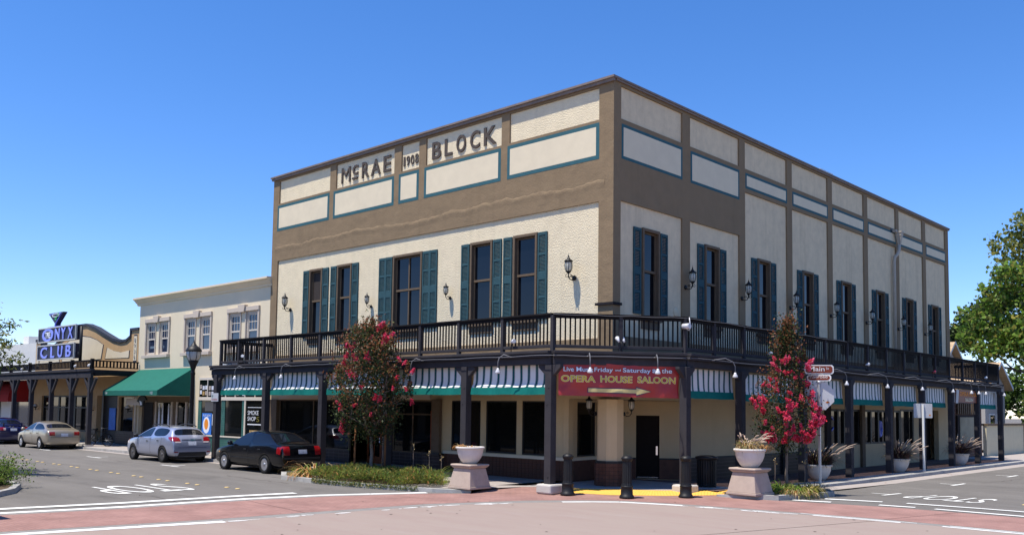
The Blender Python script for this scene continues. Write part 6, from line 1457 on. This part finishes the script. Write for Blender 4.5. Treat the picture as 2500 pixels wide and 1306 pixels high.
MB().lathe([(.34,4.78),(.37,4.80),(.36,4.84),(.30,4.95),(.20,5.03),(.13,5.07),(.11,5.13),(.07,5.15),(.05,5.22),(.02,5.26),(.025,5.30),(.01,5.34),(.001,5.42)],24).build('cap','metal_black',t)
# bicycle leaning by the club porch
t = thing('bicycle','black bicycle parked by the club porch post','bicycle',(-33.35,-2.05,.13),.55)
for x in (-.52,.52):
    w_ = MB().tube([(x+.33*math.cos(2*PI*k/24),0,.34+.33*math.sin(2*PI*k/24)) for k in range(25)],.022,6,cap=False).build('wheel','rubber',t)
    mb = MB()
    for k in range(10): a = 2*PI*k/10; mb.tube([(x,0,.34),(x+.32*math.cos(a),0,.34+.32*math.sin(a))],.004,3)
    mb.tube([(x,-.05,.34),(x,.05,.34)],.025,6); mb.build('spokes','galvanised',w_)
mb = MB(); S1,S2,B_,H = (-.22,0,.80),(-.08,0,.32),(-.52,0,.34),(.36,0,.78)
for p,q in ((S2,S1),(S2,H),(S1,H),(S2,B_),(S1,B_),(H,(.52,0,.34)),(H,(.30,0,.98)),(S1,(-.25,0,.92))): mb.tube([p,q],.018,6)
mb.build('frame','metal_black',t); MB().tube([(.30,-.28,1.0),(.32,-.1,.99),(.30,0,.98),(.32,.1,.99),(.30,.28,1.0)],.016,6).build('handlebar','alloy',t)
MB().lathe([(.001,-.14),(.04,-.12),(.06,0),(.10,.10),(.07,.13),(.001,.14)],8,o=(-.27,0,.93),ax='x').build('saddle','rubber',t); MB().tube([(-.08,-.09,.32),(-.08,-.12,.18),(-.08,.09,.32),(-.08,.12,.46)],.012,5).build('pedals','alloy',t)
o = MB().box(-.3,.3,-.2,.2,0,.17).build('concrete_block','concrete_block',None,bevel=.02,loc=(-34.1,-2.55,.13)); tag(o,'low concrete block on the pavement edge behind the gold sedan','block')
o = MB().box(-.22,.22,-.12,.12,0,.05).build('utility_cover','kerb_grey',None,loc=(-8.45,-5.05,.115)); tag(o,'small grey utility cover lying among the dry lily leaves','cover')
o = MB().box(-19.2,-18.1,-.75,-.35,4.2,4.32).build('light_duct','bulb_white',None,loc=(-.9,-1.6,0)); tag(o,'white duct lying on the porch edge below the left end of the balcony','duct')
# ------------------------------------------------------------------ plants
def leaves(pts, size, mats, wts, name, parent=None, up=0.0, aspect=.5, fold=True, kind=None, nrm=None):
    """pts: (n,3) array; one bent leaf (two triangles) at each point, random attitude"""
    n = len(pts); rg = RNG
    d = rg.normal(size=(n,3)); d[:,2] += up; d /= np.linalg.norm(d,axis=1)[:,None]
    s = rg.normal(size=(n,3)); s -= (s*d).sum(1)[:,None]*d; s /= np.linalg.norm(s,axis=1)[:,None]
    nn = np.cross(d,s); L_ = size*(.6+.8*rg.random(n))[:,None]; W = L_*aspect*.5
    a = pts; b = pts+d*L_*.5+s*W+nn*L_*.08; c = pts+d*L_; e = pts+d*L_*.5-s*W+nn*L_*.08
    v = np.stack([a,b,c,e],1).reshape(-1,3); me = bpy.data.meshes.new(name)
    me.vertices.add(4*n); me.vertices.foreach_set('co',v.ravel()); me.loops.add(4*n); me.loops.foreach_set('vertex_index',np.arange(4*n,dtype=np.int32))
    me.polygons.add(n); me.polygons.foreach_set('loop_start',np.arange(0,4*n,4,dtype=np.int32))
    for m in mats: me.materials.append(M[m])
    if wts.ndim == 1: mi = rg.choice(len(mats),size=n,p=wts/wts.sum())
    else:
        cw = np.cumsum(wts/wts.sum(1)[:,None],1); mi = (rg.random(n)[:,None] > cw).sum(1).clip(0,len(mats)-1)
    me.polygons.foreach_set('material_index',mi.astype(np.int32)); me.update(calc_edges=True)
    o = link(name,me,parent)
    if kind: o['kind'] = kind
    return o
def limb(mb, p, q, r0, r1, wob=.06, n=5, mi=0):
    p = Vector(p); q = Vector(q); pts = []
    for k in range(n+1):
        t = k/n; v = p.lerp(q,t); 
        if 0<k<n: v += Vector(RNG.normal(size=3))*wob*(q-p).length*.5
        pts.append(v)
    mb.tube(pts,[r0+(r1-r0)*k/n for k in range(n+1)],7,mi); return pts
def blossom_mesh():
    """one panicle: crumpled petals round a short cone"""
    n = 90; h = RNG.random(n)**.8; a = RNG.random(n)*2*PI; r = (1-h*.75)*.085*(.5+.5*RNG.random(n))
    return np.stack([r*np.cos(a),r*np.sin(a),h*.20-.06],1)
def myrtle(name_lab, base, prof, lean, nclump, nleaf, lsize, blooms, trunk_top, tw, spikes, cols):
    """prof: list of (z, radius) for the crown outline"""
    t = thing('flowering_tree',name_lab,'tree',base,0,'flowering trees at the corner')
    mb = MB(); zs = [p[0] for p in prof]; top = zs[-1]
    limb(mb,(0,0,-.05),(lean[0]*.3,lean[1]*.3,trunk_top),tw,tw*.75,.02)
    fork = Vector((lean[0]*.3,lean[1]*.3,trunk_top)); tips = []
    for k in range(9):
        a = 2*PI*k/9+RNG.random()*.6; zt = trunk_top+(top-trunk_top)*(.35+.5*RNG.random()); rad = np.interp(zt,zs,[p[1] for p in prof])*.65
        q = Vector((lean[0]+rad*math.cos(a),lean[1]+rad*math.sin(a),zt)); pts = limb(mb,fork,q,tw*.5,.012,.10); tips.append(q)
        for j in (2,3,4):
            q2 = pts[j]+Vector((math.cos(a+RNG.normal()*.9),math.sin(a+RNG.normal()*.9),.5))*rad*.6; limb(mb,pts[j],q2,tw*.22,.007,.12,3)
    mb.build('trunk','bark_smooth',t)
    P_ = []; Wt = []; C_ = []
    for k in range(nclump):
        z = zs[0]+(top-zs[0])*RNG.random()**.95; rm = np.interp(z,zs,[p[1] for p in prof]); rr_ = rm*(RNG.random()**.42)*(.80+.28*RNG.random()); a = RNG.random()*2*PI
        c = np.array([lean[0]+rr_*math.cos(a),lean[1]+rr_*math.sin(a),z+RNG.normal()*.05]); outer = rr_/max(rm,.05)
        m_ = int(nleaf*(.5+RNG.random())); sg = .10+.09*RNG.random()
        p = c+RNG.normal(size=(m_,3))*np.array([sg,sg,sg*1.25]); P_.append(p); C_.append((c,outer))
        rust = cols*(.35+1.5*max(0,(z-zs[0])/(top-zs[0])-.10))*(1 if outer>.5 else .4)*(RNG.random()<.78)
        tipf = (p[:,2]-c[2])/sg; wr_ = np.clip(rust*(.5+.6*tipf),0.02,.9); Wt.append(np.stack([.50-.3*wr_,.42-.25*wr_,wr_,np.full(m_,.06)],1))
    for (dx,dy,z0,z1) in spikes:   # single shoots that stick out of the crown
        m_ = 150; u = RNG.random(m_); r_ = .11*(1-u*.7); a = RNG.random(m_)*2*PI
        p = np.stack([dx+lean[0]*1+r_*np.cos(a)+.04*u,dy+lean[1]+r_*np.sin(a),z0+(z1-z0)*u],1); P_.append(p); wr_ = np.clip(cols*(.2+.8*u),0,.85); Wt.append(np.stack([.5-.4*wr_,.45-.4*wr_,wr_,np.full(m_,.04)],1))
    leaves(np.concatenate(P_),lsize,['myrtle_dark','myrtle_mid','myrtle_rust','myrtle_light'],np.clip(np.concatenate(Wt),.005,1),'crown',t,up=.25,aspect=.55)
    protos = []
    for k in range(3):
        o = leaves(blossom_mesh(),.060,['blossom','blossom_pink','blossom_deep'],np.array([(.7,.12,.18),(.5,.4,.1),(.4,.03,.57)][k]),'blossom',t,aspect=.95); protos.append(o)
    first = [True]*3
    for (x,y,z,s,kk) in blooms:
        kk = kk%3
        if first[kk]: o = protos[kk]; first[kk] = False
        else: o = protos[kk].copy(); C.objects.link(o)
        o.location = (x,y,z); o.scale = (s,s,s*1.1); o.rotation_euler = (RNG.normal()*.5,RNG.normal()*.5,RNG.random()*6)
    for k in range(3):
        if first[k]: bpy.data.objects.remove(protos[k])
    return t, C_
# view-side frame of a tree: u to the right in the picture, so blossom positions can follow the photograph
UR = Vector((.728,.686,0)); UF = Vector((-.686,.728,0))
def bl(u, z, depth, s=1.0, k=0): p = UR*u-UF*depth; return (p.x,p.y,z,s,k)
profL = [(1.55,.45),(1.80,.92),(2.2,1.12),(2.7,1.28),(3.2,1.28),(3.6,1.22),(4.0,1.12),(4.4,1.0),(4.75,.78),(5.0,.48),(5.2,.14)]
bL = [bl(.18,5.15,.1,1.25,0),bl(.10,5.02,.2,1.0,0),bl(.45,4.75,.35,1.0,0),bl(.38,4.62,.4,1.1,0),bl(.58,4.86,.2,.8,1),bl(-.1,4.72,.3,.8,1),bl(-.75,4.35,.45,1.1,1),bl(-.62,4.45,.5,.9,1),bl(-.88,4.12,.4,.9,0),bl(-.50,4.02,.7,1.1,0),bl(-.10,4.05,.85,1.2,0),
      bl(-.62,3.50,.85,1.2,0),bl(-.48,3.44,.9,1.0,1),bl(-.92,3.88,.5,.8,2),bl(-1.0,2.38,.5,.85,2),bl(-.92,1.95,.45,.9,0),bl(-.98,1.75,.4,.9,0),bl(-.92,1.66,.45,.85,2),bl(.36,2.70,1.0,.8,2),bl(.20,2.74,1.0,.8,2),bl(.75,3.05,.8,.6,2),bl(1.15,3.05,.5,.7,2),
      bl(1.30,3.62,.3,.8,1),bl(1.32,2.62,.4,.8,2),bl(.85,3.42,.7,.6,2),bl(-1.08,2.58,.4,.7,1),bl(.9,4.0,.5,.7,1),bl(1.05,3.9,.4,.7,1),bl(-.2,3.1,1.1,.7,2),bl(.1,2.2,1.1,.6,2),bl(-.45,2.5,1.1,.6,2)]
myrtle('tall dark flowering tree with a few pink red blossoms beside the black sedan',(-6.86,-4.0,.11),[(z-.11,r*1.03) for z,r in profL],(-.12,-.10),235,64,.085,[(x,y,z-.11,s,k) for x,y,z,s,k in bL],1.38,.062,[(-.42,-.3,4.5,5.15),(.05,0,4.7,5.3),(.35,.35,4.5,5.1),(.9,.85,3.3,3.9),(.95,.95,2.7,3.2),(-.95,-.6,3.1,3.7)],.95)
for dx,dy in ((-.42,-.40),(.35,.25)):
    o = MB().tube([(dx,dy,-.05),(dx+.02,dy,1.75)],.032,7).build('tree_stake','stake',None,loc=(-6.86,-4.0,.11)); tag(o,('left' if dx<0 else 'right')+' wooden stake holding the trunk of the dark flowering tree','stake')
profR = [(1.42,.30),(1.65,.72),(2.0,.96),(2.5,.98),(2.9,.90),(3.3,.72),(3.7,.54),(4.1,.42),(4.45,.32),(4.8,.22),(5.15,.10)]
rb = []
rgl = random.Random(21)
for k in range(92):
    z = 1.62+2.5*rgl.random()**1.75; rm = np.interp(z,[p[0] for p in profR],[p[1] for p in profR]); a = rgl.uniform(-1.5,1.5); rr_ = rm*rgl.uniform(.75,1.02)
    rb.append(bl(rr_*math.sin(a),z,rr_*math.cos(a),rgl.uniform(.55,1.0),rgl.choice([0,0,1,2])))
rb += [bl(-1.05,2.78,.2,.9,0),bl(-.98,2.62,.2,.9,0),bl(.95,2.35,.2,1.2,0),bl(1.02,2.28,.3,1.2,0),bl(.85,2.2,.4,1.1,1),bl(.75,2.1,.4,1.1,0),bl(.55,1.72,.4,1.2,2),bl(.62,1.85,.4,1.2,2),bl(.60,3.95,.3,1.0,1),bl(.55,3.8,.4,1.0,1),bl(-.45,4.05,.3,.7,0),bl(.66,3.02,.4,.8,1)]
myrtle('slim flowering tree covered in bright pink red blossoms beside the street name sign',(4.36,3.0,.11),[(z-.11,r) for z,r in profR],(.0,.0),165,56,.078,[(x,y,z-.11,s,k) for x,y,z,s,k in rb],1.40,.055,[(0,0,4.6,5.25),(.12,.1,4.3,4.8),(-.1,-.1,4.2,4.75),(.35,.35,3.9,4.3),(-.75,-.7,2.6,2.85)],1.0)
# strap leaved clumps and grasses
def clump(name, label, cat, loc, n, rad, ln, wd, mats, wts, droop=1.0, group=None, plume=0, spread=1.0, plm='plume', lean=(0,0)):
    mb = MB(); rg = np.random.default_rng(int(abs(loc[0]*131+loc[1]*17+n))); wts = np.array(wts)/sum(wts)
    t = thing(name,label,cat,loc,0,group)
    pm = MB()
    for i in range(n+plume):
        isp = i>=n; a = rg.random()*2*PI; r = rad*math.sqrt(rg.random()); L_ = ln*(.55+.65*rg.random())*(1.15 if isp else 1); el = rg.uniform(.5,1.35) if not isp else rg.uniform(.9,1.3)
        d = np.array([math.cos(a)*spread+lean[0]*(1.0 if isp else .5),math.sin(a)*spread+lean[1]*(1.0 if isp else .5)]); p = np.array([r*math.cos(a),r*math.sin(a),0.]); pts = [p.copy()]; K = 5
        for k in range(K):
            p = p+np.array([d[0]*math.cos(el),d[1]*math.cos(el),math.sin(el)])*L_/K; pts.append(p.copy()); el -= droop*rg.uniform(.30,.62)*(.6 if isp else 1)
        sd = np.array([-d[1],d[0],0.]); sd /= np.linalg.norm(sd)+1e-6; w_ = wd*(.7+.6*rg.random())*(.35 if isp else 1); mi = int(rg.choice(len(mats),p=wts)); vs = []
        for k,q in enumerate(pts):
            ww = w_*(1-(k/K)**2*.95); vs += [q-sd*ww,q+sd*ww]
        mb.add([tuple(v) for v in vs],[(2*k,2*k+1,2*k+3,2*k+2) for k in range(K)],mi,True)
        if isp:
            q0,q1,q2 = [Vector(tuple(v)) for v in (pts[-3],pts[-2],pts[-1])]; pm.tube([q0,q0.lerp(q1,.6),q1,q1.lerp(q2,.7),q2],[.006,.016,.018,.013,.002],5)
    mb.build('leaf_blades',mats,t,recalc=False)
    if plume: pm.build('plumes',plm,t)
    return t
clump('lily_clump','half dry strap leaved clump at the left end of the planted island','plant',(-9.1,-4.7,.12),280,.50,.95,.016,['leaf_olive','leaf_bright','grass_orange','grass_dry'],[.28,.2,.3,.3],1.25,'strap leaved clumps')
clump('lily_clump','dry low leaves at the front of the left lily clump','plant',(-8.75,-5.15,.12),190,.50,.55,.015,['grass_orange','grass_dry','leaf_olive'],[.5,.35,.15],1.6,'strap leaved clumps')
clump('lily_clump','fresh strap leaved clump left of the left pedestal','plant',(-4.35,-3.55,.12),90,.35,.95,.014,['leaf_bright','leaf_olive','leaf_mid'],[.4,.4,.2],.8,'strap leaved clumps')
clump('lily_clump','green strap leaved clump between the right pedestal and the pink tree','plant',(4.50,2.45,.12),220,.40,.80,.017,['leaf_bright','leaf_olive','leaf_mid'],[.5,.3,.2],1.2,'strap leaved clumps')
clump('lily_clump','yellow green strap leaved clump at the foot of the pink tree','plant',(4.98,2.62,.12),210,.45,.68,.016,['leaf_olive','leaf_yellow','leaf_bright','grass_dry'],[.35,.3,.2,.15],1.4,'strap leaved clumps')
clump('lily_clump','dark spiky clump by the foot of the street sign post','plant',(4.75,3.85,.10),130,.4,.6,.010,['leaf_dark','bark','leaf_mid'],[.5,.3,.2],1.1,'strap leaved clumps')
clump('lily_clump','brown spreading clump hanging over the right island kerb','plant',(5.15,2.0,.12),190,.45,.42,.010,['grass_dry','leaf_olive','grass_orange','bark'],[.35,.3,.2,.15],1.5,'strap leaved clumps')
clump('dry_plant','withered clump in the left pedestal bowl','plant',(-2.18,-4.02,1.28),170,.22,.24,.010,['grass_dry','grass_orange'],[.6,.4],2.0,'dry plants in the bowls')
clump('dry_plant','withered trailing stems over the rim of the left bowl','plant',(-2.40,-4.18,1.31),110,.14,.26,.010,['grass_dry','grass_orange'],[.4,.6],1.8,'dry plants in the bowls',lean=(-.5,-.4))
clump('fountain_grass','dry fountain grass with pale plumes in the right pedestal bowl','plant',(4.18,.94,1.38),300,.24,.60,.007,['grass_dry','leaf_olive','grass_orange'],[.6,.2,.2],.9,'fountain grasses in pots',plume=40,lean=(.22,.25),spread=.6)
clump('dry_plant','orange withered stems over the right rim of the right bowl','plant',(4.5,1.25,1.42),90,.10,.34,.010,['grass_orange','grass_dry'],[.6,.4],1.8,'dry plants in the bowls',lean=(.7,.6))
for ((x,y),lb),ln_ in zip(pots,('left','middle','right')):
    clump('fountain_grass','purple fountain grass in the %s of the three pavement pots'%ln_,'plant',(x,y,wz(2.4,y)+.50),620,.36,1.0,.012,['grass_purple','leaf_dark','grass_dry'],[.75,.15,.10],.62,'fountain grasses in pots',plume=56,lean=(.26,.34),spread=.7)
# ground cover on the left island
def in_poly(x, y, P_):
    c = False; j = len(P_)-1
    for i in range(len(P_)):
        if ((P_[i][1]>y)!=(P_[j][1]>y)) and x < (P_[j][0]-P_[i][0])*(y-P_[i][1])/(P_[j][1]-P_[i][1])+P_[i][0]: c = not c
        j = i
    return c
gp = [(-8.35,-5.45),(-6.7,-5.75),(-5.25,-5.60),(-3.9,-5.38),(-3.2,-5.1),(-2.75,-4.75),(-3.5,-4.0),(-4.2,-3.3),(-7.4,-3.3),(-8.3,-4.3)]
pts = []
mounds = [(RNG.uniform(-8.3,-3.0),RNG.uniform(-5.6,-3.4),RNG.uniform(.35,.8),RNG.uniform(.10,.28)) for _ in range(60)]
while len(pts) < 19000:
    x = RNG.uniform(-8.5,-2.6); y = RNG.uniform(-5.9,-3.2)
    if not in_poly(x,y,gp): continue
    h = .14+max([hh*max(0,1-((x-mx)**2+(y-my)**2)/r**2)**.7 for mx,my,r,hh in mounds]); pts.append((x,y,.11+h*(.25+.8*RNG.random()**.5)))
o = leaves(np.array(pts),.115,['leaf_mid','leaf_olive','leaf_bright','leaf_yellow','leaf_dark','grass_orange'],np.array([.18,.44,.14,.15,.04,.05]),'ground_cover',None,up=.85,aspect=.20); stuff(o)
pts = []
for _ in range(2600):
    x = RNG.uniform(-7.6,-3.2); t_ = RNG.random(); 
    ye_ = np.interp(x,[-9.4,-6.7,-5.25,-3.7,-2.75],[-5.85,-5.85,-5.66,-5.35,-5.0]); pts.append((x,ye_+.10-.12*RNG.random(),.13-.10*RNG.random()**2))
o = leaves(np.array(pts),.08,['leaf_mid','leaf_olive','leaf_dark','grass_dry'],np.array([.3,.4,.2,.1]),'ground_cover',None,up=-.3,aspect=.25); stuff(o)
for k,(x,y) in enumerate(((-7.9,-4.3),(-7.1,-3.7),(-6.0,-3.5),(-5.2,-3.45),(-3.9,-3.7),(-3.35,-4.1),(-6.5,-4.9),(-4.9,-4.7))):
    clump('grass_tuft','small upright tuft of yellow green grass growing through the ground cover','plant',(x,y,.15),46,.22,.62,.008,['leaf_olive','leaf_yellow','leaf_bright','grass_dry'],[.4,.25,.2,.15],.5,'grass tufts in the ground cover')
def tall_stalk(x, y, h, lb): 
    t = thing('dry_stalk',lb,'plant',(x,y,.12),0,'dry flower stalks'); MB().tube([(0,0,0),(.02,.01,h*.5),(.03,-.01,h)],[.012,.009,.005],5).build('stem','bark_smooth',t)
    leaves(np.array([(.03+RNG.normal()*.025,RNG.normal()*.025,h-.05+RNG.normal()*.05) for _ in range(14)]),.05,['grass_dry'],np.array([1.]),'seed_head',t)
for x,y,h,lb in ((-5.5,-3.4,1.15,'tall dry stalk rising from the middle of the ground cover'),(-4.6,-3.5,.95,'dry stalk left of the left pedestal, taller one'),(-4.25,-3.3,.85,'dry stalk left of the left pedestal, shorter one'),(4.35,2.2,.95,'dry stalk right of the right pedestal'),(4.9,3.0,.95,'dry stalk leaning by the trunk of the pink tree')): tall_stalk(x,y,h,lb)
# shrub on the island across the street
t = thing('shrub','bright green shrub with thin dark twigs at the lower left edge','shrub',(-11.2,-14.15,.12))
mb = MB(); P_ = []
for k in range(46):
    a = RNG.random()*2*PI; el = RNG.uniform(.25,1.3); L_ = RNG.uniform(.5,1.15); q = Vector((math.cos(a)*math.cos(el)*1.35,math.sin(a)*math.cos(el)*1.15,math.sin(el)*.80))*L_
    pt = limb(mb,(0,0,0),q,.012,.004,.12,4)
    for v in pt[1:]: P_.append(np.array(v)+RNG.normal(size=(46,3))*np.array([.12,.12,.10]))
mb.build('twigs','bark',t); P_ = np.concatenate(P_); P_ = P_[P_[:,2]>.0]
leaves(P_,.062,['leaf_bright','leaf_mid','leaf_dark','leaf_olive'],np.array([.42,.22,.18,.18]),'foliage',t,up=.4,aspect=.55)
t = thing('shrub','low green shrub at the kerb behind the one at the lower left edge','shrub',(-13.2,-14.0,.12)); P_ = RNG.normal(size=(2600,3))*np.array([.6,.5,.24])+np.array([0,0,.35]); P_ = P_[P_[:,2]>0]; leaves(P_,.065,['leaf_bright','leaf_mid','leaf_dark'],np.array([.4,.35,.25]),'foliage',t,up=.4,aspect=.55); MB().tube([(0,0,0),(.05,0,.4)],[.03,.01],6).build('twigs','bark',t)
# tree overhanging the left edge of the picture
t = thing('street_tree','leafy street tree whose drooping branch tips reach in from the left edge','tree',(-19.0,-13.9,.12)); mb = MB()
limb(mb,(0,0,0),(.1,.1,2.6),.14,.10,.03); P_ = []
for k in range(30):
    a = RNG.random()*2*PI; q = Vector((2.0*math.cos(a)*RNG.uniform(.3,1),2.0*math.sin(a)*RNG.uniform(.3,1),RNG.uniform(3.6,6.4))); pt = limb(mb,(.1,.1,2.5),q,.06,.01,.1,5)
    for v in pt[2:]: P_.append(np.array(v)+RNG.normal(size=(70,3))*.26)
for q in ((3.1,1.35,4.75),(3.35,1.5,4.25),(3.55,1.75,3.78),(2.9,1.2,3.55),(3.0,1.6,5.0),(2.7,1.4,4.35)):
    pt = limb(mb,(.6,.3,4.0),q,.035,.006,.08,6)
    for v in pt[2:]: P_.append(np.array(v)+RNG.normal(size=(46,3))*np.array([.16,.16,.11]))
mb.build('trunk','bark',t); leaves(np.concatenate(P_),.16,['leaf_olive','leaf_mid','leaf_yellow','leaf_dark'],np.array([.38,.34,.10,.18]),'crown',t,up=-.5,aspect=.36)
# trees and shrubs beyond the building at the right
def bigtree(label, base, blobs, n, size, mats, wts, trunk_h, tr, name='background_tree', group='trees beyond the right end of the building', mound=1.0):
    t = thing(name,label,'tree',base,0,group); mb = MB(); limb(mb,(0,0,0),(0,0,trunk_h),tr,tr*.7,.03); P_ = []
    tot = sum(r**2 for *_,r in blobs)
    for (x,y,z,r) in blobs:
        limb(mb,(0,0,trunk_h*.9),(x,y,z),tr*.45,.03,.08)
        m_ = max(14,int(34*r)); 
        for k in range(m_):
            d = RNG.normal(size=3); d /= np.linalg.norm(d); c = np.array([x,y,z])+d*r*(.45+.6*RNG.random())*np.array([1,1,.85]); q = int(n*r**2/tot/m_*(.5+RNG.random())); P_.append(c+RNG.normal(size=(q,3))*r*.15)
    mb.build('trunk','bark',t); leaves(np.concatenate(P_),size,mats,np.array(wts),'crown',t,up=.3,aspect=.8); return t
bigtree('tall olive green tree rising highest at the right edge',(-5.2,76,0),[(-2.6,0,19.0,2.2),(-.2,0,21.0,2.4),(2.0,1,22.6,2.6),(3.8,0,18.2,3.0),(.6,0,17.6,2.4),(-1.6,-1,16.6,1.8),(3.5,0,14,3.2),(0,2,14.6,2.0),(6,0,20,3)],7500,.42,['leaf_olive','leaf_mid','leaf_yellow','leaf_dark'],[.54,.24,.14,.08],13,.4)
bigtree('broad bright green tree behind the gabled houses at the right',(-1.6,63,0),[(-5.6,0,10.6,1.8),(-4.4,0,12.8,1.5),(-3.0,0,14.4,1.7),(-3.4,0,9.6,2.2),(-1.2,0,12.4,2.4),(-4.6,-1,8.0,1.5),(-1.6,-1,9.0,2.2),(1.2,0,11,3.0),(0,-1,7.0,2.2),(2.6,0,14,2.6),(-6.6,0,9.2,1.1),(1.0,-1,15,1.6)],11500,.36,['leaf_bright','leaf_mid','leaf_olive','leaf_dark','leaf_yellow'],[.46,.20,.20,.06,.08],5,.35)
bigtree('dark conifer between the building and the bright tree at the right',(-13.6,88,0),[(-3.0,0,11.8,1.6),(-1.4,0,13.2,1.8),(.6,0,14.6,1.9),(1.8,0,11.6,1.8),(-2.2,0,10.2,1.0),(3,0,15.4,1.8),(4.4,0,12,2.4)],9000,.40,['leaf_dark','leaf_mid','leaf_olive'],[.6,.25,.15],10,.25)
bigtree("low round tree filling the gap behind the houses at the right",(-6.0,72,0),[(0,0,5,2.6),(3,0,4.4,2.6),(-3,0,4.4,2.2),(6,0,5.4,3),(6,0,3,2.4)],9000,.36,['leaf_mid','leaf_dark','leaf_bright'],[.4,.35,.25],3,.3)
bigtree('dark shrubby tree at the right edge above the picket fence',(.2,54.5,0),[(0,0,4.4,1.3),(-1.2,0,3.2,1.2),(.6,0,2.4,1.4),(1.6,0,4.8,1.6),(-1.4,0,1.7,1.0),(2.2,0,2.5,1.6),(3.4,0,2.0,1.6),(.4,-.8,2.9,1.2),(-.6,-.6,2.2,1.1),(3.4,0,3.8,1.4)],13000,.24,['leaf_mid','leaf_dark','leaf_bright','leaf_olive'],[.40,.25,.22,.13],1.5,.15)
clump('dry_shrub','orange dry shrub in front of the picket fence at the right edge','plant',(1.9,48.6,-.05),420,.7,.9,.02,['grass_orange','grass_dry'],[.6,.4],1.0)
